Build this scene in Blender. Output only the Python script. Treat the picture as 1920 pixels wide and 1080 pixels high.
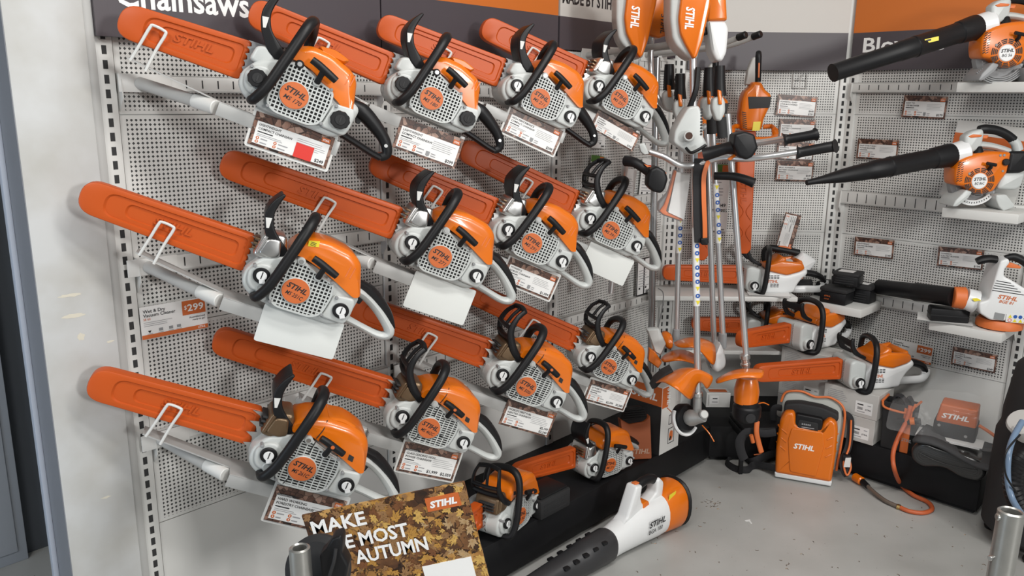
import bpy, bmesh, math, random
from mathutils import Vector, Matrix
R = math.radians
for o in list(bpy.data.objects): bpy.data.objects.remove(o)
C = bpy.context.scene.collection
SC = bpy.context.scene
random.seed(7)

# ------------------------------------------------------------------ camera, light, exposure
EYE = 1.87
FOC = 1506.5                       # focal length in pixels of a 1920 wide frame
PIT, ROL = R(13.05), R(-0.605)
cam_d = bpy.data.cameras.new('camera')
cam = bpy.data.objects.new('camera', cam_d); C.objects.link(cam)
cam_d.sensor_fit = 'HORIZONTAL'; cam_d.sensor_width = 36; cam_d.lens = FOC / 1920 * 36
cam_d.clip_start = 0.05; cam_d.clip_end = 60
cam.matrix_world = Matrix.Translation((0, 0, EYE)) @ Matrix.Rotation(R(90) - PIT, 4, 'X') @ Matrix.Rotation(-ROL, 4, 'Z')
SC.camera = cam
SC.view_settings.view_transform = 'Standard'
SC.view_settings.look = 'None'
SC.view_settings.gamma = 1
SC.view_settings.use_curve_mapping = False
SC.view_settings.exposure = 0.28
w = bpy.data.worlds.new('shop'); SC.world = w; w.use_nodes = True
w.node_tree.nodes['Background'].inputs[0].default_value = (0.93, 0.96, 1.0, 1)
w.node_tree.nodes['Background'].inputs[1].default_value = 0.165

def lamp(name, loc, to, sx, sy, power, col=(1, 1, 1)):
    d = bpy.data.lights.new(name, 'AREA'); d.shape = 'RECTANGLE'; d.size = sx; d.size_y = sy
    d.energy = power; d.color = col
    o = bpy.data.objects.new(name, d); C.objects.link(o); o.location = loc
    o.rotation_euler = (Vector(to) - Vector(loc)).to_track_quat('-Z', 'Y').to_euler()
    return o
lamp('ceiling_lamp', (0.75, 1.2, 3.55), (0.75, 1.6, 0), 1.3, 0.35, 40, (1, 0.98, 0.95))
lamp('ceiling_lamp', (-1.3, -0.9, 3.6), (-0.6, 1.5, 0.8), 1.2, 0.35, 40, (1, 0.98, 0.95))
lamp('shop_window_light', (4.3, -3.2, 2.7), (-0.6, 2.8, 1.3), 0.7, 0.7, 150, (1, 0.99, 0.97))
lamp('ceiling_lamp', (2.3, 0.6, 3.5), (1.7, 3.2, 0.9), 1.2, 0.35, 40, (1, 0.98, 0.95))

lamp('doorway_daylight', (-2.7, 0.3, 1.2), (-1.2, 2.3, 0.5), 0.7, 1.7, 16, (0.72, 0.86, 1.0))

def ray(x, y):
    u, v = (x - 960) / FOC, (y - 540) / FOC
    cr, sr = math.cos(ROL), math.sin(ROL)
    u, v = cr * u + sr * v, -sr * u + cr * v
    c, s = math.cos(PIT), math.sin(PIT)
    up, fw = -v * c - s, -v * s + c
    return Vector((u / fw, 1.0, up / fw))
def at(x, y, Y):
    """point of the shop seen at this spot of the photograph, Y metres in front of the photographer"""
    r = ray(x, y) * Y
    return Vector((r.x, r.y, r.z + EYE))
def at_z(x, y, z):
    r = ray(x, y); k = (z - EYE) / r.z
    return Vector((r.x * k, r.y * k, z))
class Wall:
    def __init__(s, o, deg):
        s.o = Vector((o[0], o[1], 0)); s.a = R(deg)
        s.u = Vector((math.cos(s.a), math.sin(s.a), 0)); s.n = Vector((s.u.y, -s.u.x, 0))
        s.M = Matrix.Translation(s.o) @ Matrix.Rotation(s.a, 4, 'Z')   # local x = along, -y = out of the wall, z up
    def p(s, u, d, z): return s.o + s.u * u + s.n * d + Vector((0, 0, z))
    def on(s, x, y, d=0.0):
        r = ray(x, y); k = (d + s.o.dot(s.n)) / (r.x * s.n.x + r.y * s.n.y)
        return Vector((r.x * k, r.y * k, r.z * k + EYE))
    def ud(s, P):
        q = Vector((P.x, P.y, 0)) - s.o
        return q.dot(s.u), q.dot(s.n)
WL = Wall((-1.155, 2.341), 46.33)
WB = Wall((0.861, 4.454), 0.27)
WR = Wall((1.799, 4.458), -44.88)

# ------------------------------------------------------------------ materials
def nodes(m): return m.node_tree.nodes, m.node_tree.links
def mat(name, col, rough=0.5, metal=0.0, spec=0.5, var=0.0, vscale=8.0, bump=0.0, bscale=200.0, coat=0.0, alpha=1.0, trans=0.0):
    m = bpy.data.materials.new(name); m.use_nodes = True
    n, l = nodes(m); b = n['Principled BSDF']
    b.inputs['Base Color'].default_value = (*col, 1); b.inputs['Roughness'].default_value = rough
    b.inputs['Metallic'].default_value = metal; b.inputs['Specular IOR Level'].default_value = spec
    b.inputs['Coat Weight'].default_value = coat; b.inputs['Coat Roughness'].default_value = 0.08
    b.inputs['Alpha'].default_value = alpha; b.inputs['Transmission Weight'].default_value = trans
    tc = None
    if var or bump: tc = n.new('ShaderNodeTexCoord')
    if var:
        t = n.new('ShaderNodeTexNoise'); t.inputs['Scale'].default_value = vscale; t.inputs['Detail'].default_value = 4
        l.new(tc.outputs['Object'], t.inputs['Vector'])
        mx = n.new('ShaderNodeMix'); mx.data_type = 'RGBA'
        mx.inputs[6].default_value = (*[c * (1 - var) for c in col], 1); mx.inputs[7].default_value = (*[min(1, c * (1 + var)) for c in col], 1)
        l.new(t.outputs['Fac'], mx.inputs[0]); l.new(mx.outputs[2], b.inputs['Base Color'])
    if bump:
        t = n.new('ShaderNodeTexNoise'); t.inputs['Scale'].default_value = bscale
        l.new(tc.outputs['Object'], t.inputs['Vector'])
        bp = n.new('ShaderNodeBump'); bp.inputs['Strength'].default_value = bump; bp.inputs['Distance'].default_value = 0.001
        l.new(t.outputs['Fac'], bp.inputs['Height']); l.new(bp.outputs[0], b.inputs['Normal'])
    return m
OR = mat('orange_gloss', (0.64, 0.143, 0.004), 0.28, coat=0.25)
SCB = mat('orange_scabbard', (0.47, 0.076, 0.009), 0.42, spec=0.35, var=0.08, vscale=5)
ORM = mat('orange_matt', (0.62, 0.15, 0.035), 0.5)
LOGO = mat('orange_print', (0.52, 0.12, 0.026), 0.5)
LG = mat('light_grey_plastic', (0.47, 0.49, 0.48), 0.36, var=0.04)
WH = mat('white_plastic', (0.70, 0.71, 0.71), 0.3)
MG = mat('mid_grey_plastic', (0.24, 0.245, 0.25), 0.42)
BK = mat('black_plastic', (0.007, 0.007, 0.008), 0.45, spec=0.3)
BKM = mat('black_matt', (0.014, 0.014, 0.015), 0.75, var=0.2, vscale=30)
DK = mat('dark_recess', (0.02, 0.02, 0.021), 0.7)
SIL = mat('bare_metal', (0.62, 0.62, 0.61), 0.3, metal=1.0)
ALU = mat('aluminium_tube', (0.66, 0.665, 0.67), 0.34, metal=0.9)
CAST = mat('cast_alloy', (0.36, 0.36, 0.35), 0.5, metal=0.6, var=0.06, vscale=20)
BRN = mat('muffler_brown', (0.16, 0.105, 0.06), 0.35, metal=0.6, var=0.2, vscale=40)
PAINT = mat('shelf_paint', (0.60, 0.60, 0.58), 0.4, var=0.03, vscale=3)
PLAST = mat('white_bracket', (0.62, 0.62, 0.60), 0.4, var=0.04, vscale=10)
TUBEW = mat('grey_arm_paint', (0.42, 0.415, 0.40), 0.45, var=0.06, vscale=14)
CARR = mat('dull_zinc', (0.40, 0.40, 0.39), 0.45, metal=0.25, var=0.05, vscale=12)
PAPER = mat('card_white', (0.72, 0.72, 0.71), 0.3)
CARDB = mat('blank_card', (0.66, 0.68, 0.66), 0.28)
INK = mat('ink_black', (0.012, 0.012, 0.014), 0.5)
INKG = mat('ink_grey', (0.30, 0.30, 0.31), 0.5)
INKW = mat('ink_white', (0.80, 0.80, 0.79), 0.5)
RED = mat('red_sticker', (0.60, 0.035, 0.025), 0.4)
YEL = mat('yellow_sticker', (0.72, 0.60, 0.03), 0.4)
BLU = mat('blue_print', (0.02, 0.09, 0.36), 0.4)
GREEN = mat('green_print', (0.07, 0.18, 0.03), 0.5)
CARTON = mat('white_carton', (0.62, 0.62, 0.60), 0.5, var=0.03)
CARTG = mat('grey_carton', (0.47, 0.46, 0.44), 0.55, var=0.04)
HDR = mat('header_purple_grey', (0.060, 0.050, 0.058), 0.45)
HDRO = mat('header_orange', (0.52, 0.135, 0.018), 0.45)
HDRW = mat('header_pale', (0.52, 0.50, 0.47), 0.5)
STRAP = mat('black_webbing', (0.016, 0.016, 0.018), 0.85, bump=0.4, bscale=600)
DECK = mat('deck_black', (0.005, 0.005, 0.006), 0.6, spec=0.3, var=0.3, vscale=14)

def peg_mat():
    m = bpy.data.materials.new('pegboard'); m.use_nodes = True
    n, l = nodes(m); b = n['Principled BSDF']; b.inputs['Roughness'].default_value = 0.45
    tc = n.new('ShaderNodeTexCoord'); sp = n.new('ShaderNodeSeparateXYZ'); l.new(tc.outputs['Object'], sp.inputs[0])
    def mth(op, a, bb=None, c=None):
        k = n.new('ShaderNodeMath'); k.operation = op
        for i, s in enumerate((a, bb, c)):
            if s is None: continue
            if isinstance(s, (int, float)): k.inputs[i].default_value = s
            else: l.new(s, k.inputs[i])
        return k.outputs[0]
    def cell(s): return mth('ABSOLUTE', mth('SUBTRACT', mth('FRACT', mth('DIVIDE', s, 0.013333)), 0.5))
    a, c = cell(sp.outputs['X']), cell(sp.outputs['Z'])
    d = mth('LESS_THAN', mth('ADD', a, c), 0.34)
    mx = n.new('ShaderNodeMix'); mx.data_type = 'RGBA'
    mx.inputs[6].default_value = (0.585, 0.58, 0.56, 1); mx.inputs[7].default_value = (0.03, 0.03, 0.03, 1)
    l.new(d, mx.inputs[0]); l.new(mx.outputs[2], b.inputs['Base Color'])
    return m
PEG = peg_mat()

def vor_mat(name, stops, scale, rough=0.35, stretch=(1, 1, 1), noise=0.6, edge=0.08):
    """photo-print of heaped logs or leaves: random coloured cells with dark gaps and veins"""
    m = bpy.data.materials.new(name); m.use_nodes = True
    n, l = nodes(m); b = n['Principled BSDF']; b.inputs['Roughness'].default_value = rough
    tc = n.new('ShaderNodeTexCoord'); mp = n.new('ShaderNodeMapping'); mp.inputs['Scale'].default_value = stretch
    l.new(tc.outputs['Object'], mp.inputs[0])
    nz = n.new('ShaderNodeTexNoise'); nz.inputs['Scale'].default_value = scale * 1.3; nz.inputs['Detail'].default_value = 5
    l.new(mp.outputs[0], nz.inputs['Vector'])
    vm = n.new('ShaderNodeVectorMath'); vm.operation = 'MULTIPLY_ADD'
    vm.inputs[1].default_value = (noise / scale,) * 3; l.new(nz.outputs['Color'], vm.inputs[0]); l.new(mp.outputs[0], vm.inputs[2])
    v = n.new('ShaderNodeTexVoronoi'); v.inputs['Scale'].default_value = scale; l.new(vm.outputs[0], v.inputs['Vector'])
    v2 = n.new('ShaderNodeTexVoronoi'); v2.feature = 'DISTANCE_TO_EDGE'; v2.inputs['Scale'].default_value = scale; l.new(vm.outputs[0], v2.inputs['Vector'])
    sp = n.new('ShaderNodeSeparateColor'); l.new(v.outputs['Color'], sp.inputs[0])
    add = n.new('ShaderNodeMath'); add.operation = 'MULTIPLY_ADD'; add.inputs[1].default_value = 0.55
    l.new(nz.outputs['Fac'], add.inputs[0])
    ms = n.new('ShaderNodeMath'); ms.operation = 'MULTIPLY_ADD'; ms.inputs[1].default_value = 0.75; ms.inputs[2].default_value = -0.15
    l.new(sp.outputs[0], ms.inputs[0]); l.new(ms.outputs[0], add.inputs[2])
    cr = n.new('ShaderNodeValToRGB'); e = cr.color_ramp.elements
    while len(e) > 1: e.remove(e[-1])
    for i, (p, c) in enumerate(stops):
        k = e[0] if i == 0 else e.new(p)
        k.position = p; k.color = (*c, 1)
    l.new(add.outputs[0], cr.inputs[0])
    ed = n.new('ShaderNodeMapRange'); ed.inputs[1].default_value = 0.0; ed.inputs[2].default_value = edge; ed.inputs[3].default_value = 0.12
    l.new(v2.outputs['Distance'], ed.inputs[0])
    mx = n.new('ShaderNodeMix'); mx.data_type = 'RGBA'; mx.blend_type = 'MULTIPLY'; mx.inputs[0].default_value = 1
    l.new(cr.outputs[0], mx.inputs[6]); l.new(ed.outputs[0], mx.inputs[7]); l.new(mx.outputs[2], b.inputs['Base Color'])
    return m
LOGS = vor_mat('print_of_logs', [(0, (0.02, 0.012, 0.01)), (0.35, (0.10, 0.045, 0.03)), (0.6, (0.26, 0.14, 0.10)), (1, (0.42, 0.30, 0.24))], 55, noise=0.35)
LEAF = vor_mat('print_of_leaves', [(0, (0.012, 0.007, 0.005)), (0.3, (0.07, 0.028, 0.012)), (0.52, (0.19, 0.085, 0.03)), (0.75, (0.40, 0.20, 0.05)), (1, (0.58, 0.37, 0.14))], 30, noise=2.2, edge=0.07)

def floor_mat():
    m = bpy.data.materials.new('floor_paint'); m.use_nodes = True
    n, l = nodes(m); b = n['Principled BSDF']; b.inputs['Roughness'].default_value = 0.42
    tc = n.new('ShaderNodeTexCoord')
    t = n.new('ShaderNodeTexNoise'); t.inputs['Scale'].default_value = 2.2; t.inputs['Detail'].default_value = 6
    l.new(tc.outputs['Object'], t.inputs['Vector'])
    cr = n.new('ShaderNodeValToRGB'); cr.color_ramp.elements[0].position = 0.3; cr.color_ramp.elements[1].position = 0.75
    cr.color_ramp.elements[0].color = (0.33, 0.33, 0.315, 1); cr.color_ramp.elements[1].color = (0.44, 0.44, 0.425, 1)
    l.new(t.outputs['Fac'], cr.inputs[0])
    v = n.new('ShaderNodeTexNoise'); v.inputs['Scale'].default_value = 75; v.inputs['Detail'].default_value = 2
    l.new(tc.outputs['Object'], v.inputs['Vector'])
    g = n.new('ShaderNodeMath'); g.operation = 'GREATER_THAN'; g.inputs[1].default_value = 0.745; l.new(v.outputs['Fac'], g.inputs[0])
    mx = n.new('ShaderNodeMix'); mx.data_type = 'RGBA'; mx.inputs[7].default_value = (0.12, 0.11, 0.095, 1)
    l.new(g.outputs[0], mx.inputs[0]); l.new(cr.outputs[0], mx.inputs[6]); l.new(mx.outputs[2], b.inputs['Base Color'])
    return m
FLOOR = floor_mat()
def scuffed():
    m = bpy.data.materials.new('pillar_paint'); m.use_nodes = True
    n, l = nodes(m); b = n['Principled BSDF']; b.inputs['Roughness'].default_value = 0.5
    tc = n.new('ShaderNodeTexCoord')
    t = n.new('ShaderNodeTexNoise'); t.inputs['Scale'].default_value = 5; t.inputs['Detail'].default_value = 5; l.new(tc.outputs['Object'], t.inputs['Vector'])
    cr = n.new('ShaderNodeValToRGB'); e = cr.color_ramp.elements
    e[0].position = 0.3; e[0].color = (0.42, 0.415, 0.39, 1); e[1].position = 0.62; e[1].color = (0.52, 0.53, 0.53, 1)
    l.new(t.outputs['Fac'], cr.inputs[0]); l.new(cr.outputs[0], b.inputs['Base Color'])
    return m
PIL = scuffed()
BAG = mat('clear_plastic_bag', (0.9, 0.9, 0.9), 0.12, alpha=0.09, bump=0.9, bscale=60)
HOSEB = mat('clear_blue_hose', (0.13, 0.19, 0.28), 0.25)

# ------------------------------------------------------------------ mesh builder
def V(x, y, z): return Vector((x, y, z))
def rpoly(pts, r=0.01, n=3):
    """2-D polygon with its corners rounded (quadratic arcs); r: one radius or one per corner"""
    k = len(pts); out = []
    rs = r if isinstance(r, (list, tuple)) else [r] * k
    P = [Vector((p[0], p[1])) for p in pts]
    for i in range(k):
        a, b, c = P[i - 1], P[i], P[(i + 1) % k]
        d1, d2 = a - b, c - b
        q = min(rs[i], d1.length * 0.48, d2.length * 0.48)
        s, e = b + d1.normalized() * q, b + d2.normalized() * q
        for j in range(n + 1):
            t = j / n
            out.append(s * (1 - t) ** 2 + b * 2 * t * (1 - t) + e * t * t)
    return out
def inset(poly, d):
    n = len(poly); A = sum(poly[i - 1].x * poly[i].y - poly[i].x * poly[i - 1].y for i in range(n))
    sg = 1 if A > 0 else -1; out = []
    for i in range(n):
        e1 = (poly[i] - poly[i - 1]); e2 = (poly[(i + 1) % n] - poly[i])
        if e1.length < 1e-9: e1 = e2
        if e2.length < 1e-9: e2 = e1
        n1 = Vector((-e1.y, e1.x)).normalized() * sg; n2 = Vector((-e2.y, e2.x)).normalized() * sg
        b = n1 + n2
        b = b.normalized() if b.length > 1e-6 else n1
        out.append((poly[i], b / max(0.5, b.dot(n1))))
    if d < 0.0015: return [p + b * d for p, b in out]
    E = [(poly[i - 1], poly[i]) for i in range(n)]
    def clear(p):                                          # signed distance of a point to the outline
        best = 1e9; ins = False
        for a, c in E:
            ab = c - a; l2 = ab.length_squared
            t = 0 if l2 < 1e-14 else max(0, min(1, (p - a).dot(ab) / l2))
            best = min(best, (p - a - ab * t).length)
            if (a.y > p.y) != (c.y > p.y) and p.x < a.x + (p.y - a.y) / (c.y - a.y) * ab.x: ins = not ins
        return best if ins else -best
    ks = []
    for p, b in out:
        for k in (1, 0.75, 0.5, 0.32, 0.2, 0.1, 0.04):
            if clear(p + b * (d * k)) > 0.8 * d * k: break
        ks.append(k)
    mn = [min(ks[(i + j) % n] for j in range(-3, 4)) for i in range(n)]
    av = [sum(mn[(i + j) % n] for j in range(-2, 3)) / 5 for i in range(n)]
    res = [p + b * (d * min(k, a)) for (p, b), k, a in zip(out, ks, av)]
    for _ in range(6):                                     # undo little knots where short edges turned round
        bad = False
        for i in range(n):
            j = (i + 1) % n
            if (res[j] - res[i]).dot(poly[j] - poly[i]) < -1e-12:
                mid = (res[i] + res[j]) / 2; res[i] = mid.copy(); res[j] = mid.copy(); bad = True
        if not bad: break
    return res
def spline(pts, n=6):
    P = [Vector(p) for p in pts]; out = []
    for i in range(len(P) - 1):
        p0 = P[max(i - 1, 0)]; p1 = P[i]; p2 = P[i + 1]; p3 = P[min(i + 2, len(P) - 1)]
        for j in range(n):
            t = j / n
            out.append(0.5 * ((2 * p1) + (p2 - p0) * t + (2 * p0 - 5 * p1 + 4 * p2 - p3) * t * t + (3 * p1 - p0 - 3 * p2 + p3) * t ** 3))
    out.append(P[-1]); return out

_tc = {}
def text_geo(s, shear=0.0, bold=0.0):
    k = (s, shear, bold)
    if k not in _tc:
        cu = bpy.data.curves.new('lettering', 'FONT'); cu.body = s; cu.shear = shear; cu.offset = bold
        cu.align_x = 'LEFT'; cu.resolution_u = 2; cu.fill_mode = 'FRONT'
        o = bpy.data.objects.new('lettering', cu); C.objects.link(o)
        dg = bpy.context.evaluated_depsgraph_get(); me = o.evaluated_get(dg).to_mesh()
        vs = [(v.co.x, v.co.y) for v in me.vertices]; fs = [tuple(p.vertices) for p in me.polygons]
        o.evaluated_get(dg).to_mesh_clear()
        bpy.data.objects.remove(o); bpy.data.curves.remove(cu)
        xs = [v[0] for v in vs] or [0, 1]
        x0, x1 = min(xs), max(xs)
        vs = [(x - x0, y) for x, y in vs]
        _tc[k] = (vs, fs, x1 - x0)
    return _tc[k]

class MB:
    def __init__(s): s.v = []; s.f = []; s.m = []; s.mats = []; s.M = Matrix()
    def mi(s, m):
        if m not in s.mats: s.mats.append(m)
        return s.mats.index(m)
    def add(s, vs, fs, m):
        b = len(s.v); k = s.mi(m)
        s.v += [s.M @ Vector(v) for v in vs]
        for f in fs: s.f.append([b + i for i in f]); s.m.append(k)
        return s
    def bmadd(s, bm, m):
        bm.verts.index_update()
        s.add([v.co.copy() for v in bm.verts], [[v.index for v in f.verts] for f in bm.faces], m); bm.free(); return s
    def box(s, lo, hi, m, r=0.0, seg=2):
        bm = bmesh.new(); bmesh.ops.create_cube(bm, size=1)
        c = [(a + b) / 2 for a, b in zip(lo, hi)]; d = [abs(b - a) for a, b in zip(lo, hi)]
        for v in bm.verts: v.co = Vector((c[0] + v.co.x * d[0], c[1] + v.co.y * d[1], c[2] + v.co.z * d[2]))
        if r: bmesh.ops.bevel(bm, geom=bm.edges[:], offset=min(r, min(d) * 0.49), segments=seg, affect='EDGES', profile=0.5)
        return s.bmadd(bm, m)
    def loft(s, rings, m, caps=(True, True)):
        n = len(rings[0]); vs = [p for r in rings for p in r]; fs = []
        for i in range(len(rings) - 1):
            for j in range(n):
                k = (j + 1) % n
                fs.append((i * n + j, i * n + k, (i + 1) * n + k, (i + 1) * n + j))
        if caps[0]: fs.append(tuple(range(n))[::-1])
        if caps[1]: fs.append(tuple(range((len(rings) - 1) * n, len(rings) * n)))
        return s.add(vs, fs, m)
    def prism(s, poly, y0, y1, m, r=0.0, seg=3, r2=None, taper=0.0, wf=None):
        """2-D outline in x-z pushed along y from y0 (front) to y1, its rims rounded by r / r2"""
        poly = [Vector((p[0], p[1])) for p in poly]; r2 = r if r2 is None else r2
        rings = []
        def ring(d, y):
            q = inset(poly, d) if abs(d) > 1e-9 else poly
            if wf: q = [a + (b - a) * wf(a) for a, b in zip(poly, q)]
            return [V(p.x, y, p.y) for p in q]
        if r:
            for i in range(seg):
                a = i / seg * math.pi / 2
                rings.append(ring(r * (1 - math.sin(a)) + taper, y0 + r * (1 - math.cos(a))))
        rings.append(ring(taper, y0 + r)); rings.append(ring(0, y1 - r2))
        if r2:
            for i in range(1, seg + 1):
                a = i / seg * math.pi / 2
                rings.append(ring(r2 * (1 - math.cos(a)), y1 - r2 + r2 * math.sin(a)))
        return s.loft(rings, m)
    def tube(s, pts, r, m, seg=10, n=6, flat=1.0, up=None, caps=True, smooth=True):
        P = spline(pts, n) if smooth and len(pts) > 2 else [Vector(p) for p in pts]
        K = len(P); rr = r if isinstance(r, (list, tuple)) else None
        def rad(i):
            if rr is None: return r
            t = i / (K - 1) * (len(rr) - 1); k = min(int(t), len(rr) - 2); return rr[k] + (rr[k + 1] - rr[k]) * (t - k)
        T = [(P[min(i + 1, K - 1)] - P[max(i - 1, 0)]).normalized() for i in range(K)]
        nv = Vector(up) if up else (V(0, 0, 1) if abs(T[0].z) < 0.9 else V(0, 1, 0))
        rings = []
        for i in range(K):
            nv = (nv - T[i] * nv.dot(T[i])).normalized(); b = T[i].cross(nv)
            q = rad(i)
            rings.append([P[i] + nv * math.cos(a) * q + b * math.sin(a) * q * flat for a in [2 * math.pi * j / seg for j in range(seg)]])
        if caps:
            for i, sgn in ((0, -1), (K - 1, 1)):
                pass
        return s.loft(rings, m, (caps, caps))
    def cyl(s, p0, p1, r0, m, r1=None, seg=20, bev=0.0):
        p0, p1 = Vector(p0), Vector(p1); r1 = r0 if r1 is None else r1
        t = (p1 - p0).normalized(); a = t.orthogonal().normalized(); b = t.cross(a); L = (p1 - p0).length
        prof = [(r0 - bev, 0), (r0, bev), (r1, L - bev), (r1 - bev, L)] if bev else [(r0, 0), (r1, L)]
        rings = [[p0 + t * h + a * math.cos(q) * r + b * math.sin(q) * r for q in [2 * math.pi * j / seg for j in range(seg)]] for r, h in prof]
        return s.loft(rings, m)
    def lathe(s, prof, o, ax, m, seg=24, caps=(True, True)):
        o, t = Vector(o), Vector(ax).normalized(); a = t.orthogonal().normalized(); b = t.cross(a)
        rings = [[o + t * h + a * math.cos(q) * r + b * math.sin(q) * r for q in [2 * math.pi * j / seg for j in range(seg)]] for r, h in prof]
        return s.loft(rings, m, caps)
    def quad(s, a, b, c, d, m): return s.add([a, b, c, d], [(0, 1, 2, 3)], m)
    def text(s, st, m, O, X, Z, size, shear=0.0, bold=0.0, align='L', width=None, lift=None):
        """lettering lying in the plane of X (reading direction) and Z (up), capital height = size"""
        vs, fs, wd = text_geo(st, shear, bold)
        k = size / 0.73; kx = k
        if width: kx = width / wd
        sh = {'L': 0, 'C': -wd / 2, 'R': -wd}[align]
        O, X, Z = Vector(O), Vector(X), Vector(Z)
        P = [O + X * ((x + sh) * kx) + Z * (y * k) for x, y in vs]
        if lift is None: return s.add(P, fs, m)
        L = Vector(lift); n = len(P)                      # raised lettering: front plus rim
        cnt = {}
        for f in fs:
            for i in range(len(f)):
                e = (f[i], f[(i + 1) % len(f)]); cnt[e] = 1
        rim = [(a, b, b + n, a + n) for a, b in cnt if (b, a) not in cnt]
        return s.add([p + L for p in P] + P, [tuple(f) for f in fs] + rim, m)
    def build(s, name, parent=None, loc=None, flat=False, ang=35):
        me = bpy.data.meshes.new(name)
        me.from_pydata([tuple(v) for v in s.v], [], s.f)
        for m in s.mats: me.materials.append(m)
        me.polygons.foreach_set('material_index', s.m)
        bm = bmesh.new(); bm.from_mesh(me); bmesh.ops.recalc_face_normals(bm, faces=bm.faces[:]); bm.to_mesh(me); bm.free()
        if not flat:
            me.polygons.foreach_set('use_smooth', [len(p.vertices) < 9 for p in me.polygons]); me.set_sharp_from_angle(angle=R(ang))
        me.update()
        o = bpy.data.objects.new(name, me); C.objects.link(o)
        if parent: o.parent = parent
        if loc is not None: o.location = loc
        return o
def tag(o, label=None, cat=None, group=None, kind=None):
    for k, v in (('label', label), ('category', cat), ('group', group), ('kind', kind)):
        if v: o[k] = v
    return o
def thing(name, label, cat, M=None, group=None):
    o = bpy.data.objects.new(name, None); C.objects.link(o); o.empty_display_size = 0.05
    if M is not None: o.matrix_world = M
    return tag(o, label, cat, group)
def pose(P, rz=0.0, ry=0.0, rx=0.0, s=1.0):
    return Matrix.Translation(P) @ Matrix.Rotation(rz, 4, 'Z') @ Matrix.Rotation(ry, 4, 'Y') @ Matrix.Rotation(rx, 4, 'X') @ Matrix.Scale(s, 4)
def one(mb, name, M=None, label=None, cat=None, group=None, kind=None, ang=35):
    o = mb.build(name, ang=ang)
    if M is not None: o.matrix_world = M
    return tag(o, label, cat, group, kind)
# ------------------------------------------------------------------ the setting
m = MB(); m.quad((-6, -6, 0), (7, -6, 0), (7, 7, 0), (-6, 7, 0), FLOOR); one(m, 'floor', kind='structure')
ceil_m = mat('ceiling_paint', (0.62, 0.62, 0.60), 0.7)
m = MB(); m.quad((-6, -6, 4.2), (7, -6, 4.2), (7, 7, 4.2), (-6, 7, 4.2), ceil_m); one(m, 'ceiling', kind='structure')

Z_HDR, Z_S1, Z_S2, Z_BOT, Z_DECK = 2.035, 1.822, 1.177, 0.53, 0.205
def wall(name, W, u0, u1, ups):
    """perforated panels in a steel upright system; local x runs along the wall, -y comes out of it"""
    m = MB()
    m.box((u0, 0.004, 0), (u1, 0.05, 3.4), PAINT)
    root = one(m, name, W.M, kind='structure')
    for a, b in zip([u0] + ups, ups + [u1]):
        if b - a < 0.06: continue
        for z0, z1 in ((Z_BOT, Z_S2), (Z_S2, Z_S1), (Z_S1, Z_HDR + 0.3)):
            q = MB(); q.box((a + 0.028, -0.003, z0 + 0.0015), (b - 0.028, 0.004, z1 - 0.0015), PAINT)
            q.quad((a + 0.045, -0.0034, z0 + 0.012), (b - 0.045, -0.0034, z0 + 0.012), (b - 0.045, -0.0034, z1 - 0.012), (a + 0.045, -0.0034, z1 - 0.012), PEG)
            q.build('perforated_panel', root)
        q = MB(); q.box((a + 0.028, -0.003, 0.02), (b - 0.028, 0.004, Z_BOT - 0.0015), PAINT); q.build('plain_panel', root)
    return root
def upright(W, u, z0, root, off=0.0):
    q = MB(); q.box((u - 0.024, -0.012, z0), (u + 0.024, 0.004, 3.2), PAINT, 0.002)
    z = 0.24 + off
    while z < 2.1:
        q.box((u - 0.0065, -0.0128, z - 0.012), (u + 0.0065, -0.0118, z + 0.012), DK); z += 0.04
    q.build('slotted_upright', root)
wl = wall('wall_left', WL, -0.03, 2.90, [0.0, 0.9735, 1.947])
for u in (0.0, 0.9735, 1.947, 2.905): upright(WL, u, 0.02, wl)
wb = wall('wall_back', WB, 0.03, 0.91, [])
for u in (0.03, 0.91): upright(WB, u, 0.02, wb)
wr = wall('wall_right', WR, 0.02, 1.9, [0.966])
for u in (0.025, 0.966): upright(WR, u, 0.02, wr)

# white pillar and the doorway strip left of the shelving
m = MB(); m.box((-0.246, -0.03, 0), (-0.05, 0.12, 3.4), PIL, 0.003)
pil = one(m, 'wall_pillar', WL.M, kind='structure')
flake = mat('torn_paint', (0.60, 0.57, 0.48), 0.7)
m = MB()
for (u, z, a, b) in ((-0.165, 1.325, 0.036, 0.006), (-0.16, 1.265, 0.034, 0.007), (-0.15, 1.20, 0.013, 0.011), (-0.07, 1.17, 0.012, 0.004), (-0.13, 0.69, 0.018, 0.004)):
    ps = [(u + a * math.cos(t) * random.uniform(0.6, 1.1), z + b * math.sin(t) * random.uniform(0.5, 1.2)) for t in [2 * math.pi * i / 16 for i in range(16)]]
    m.add([V(x, -0.0304, zz) for x, zz in ps], [tuple(range(16))], flake)
m.build('paint_chips', pil)
m = MB(); m.box((-0.05, -0.022, 0), (-0.024, 0.02, 3.4), mat('flange_grey', (0.40, 0.40, 0.39), 0.45), 0.003); one(m, 'trim_1', WL.M, kind='structure')
side_shade = mat('side_shade_blue_grey', (0.20, 0.21, 0.235), 0.5, var=0.05)  # shade of the pillar's side face, painted as a darker blue-grey
m = MB(); m.box((-0.2475, -0.028, 0), (-0.246, 0.12, 3.4), side_shade); one(m, 'pillar_shade_sheet', WL.M, kind='structure')  # thin sheet added over the pillar's side to carry that painted shade
m = MB(); m.box((-0.262, 0.10, 0), (-0.2475, 0.125, 3.4), mat('strip_pale_blue', (0.42, 0.46, 0.54), 0.5), 0.002); one(m, 'trim_3', WL.M, kind='structure')
dm = mat('door_dark_grey', (0.085, 0.095, 0.11), 0.5)
d1 = -WL.ud(at_z(90, 1046, 0))[1]
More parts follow.
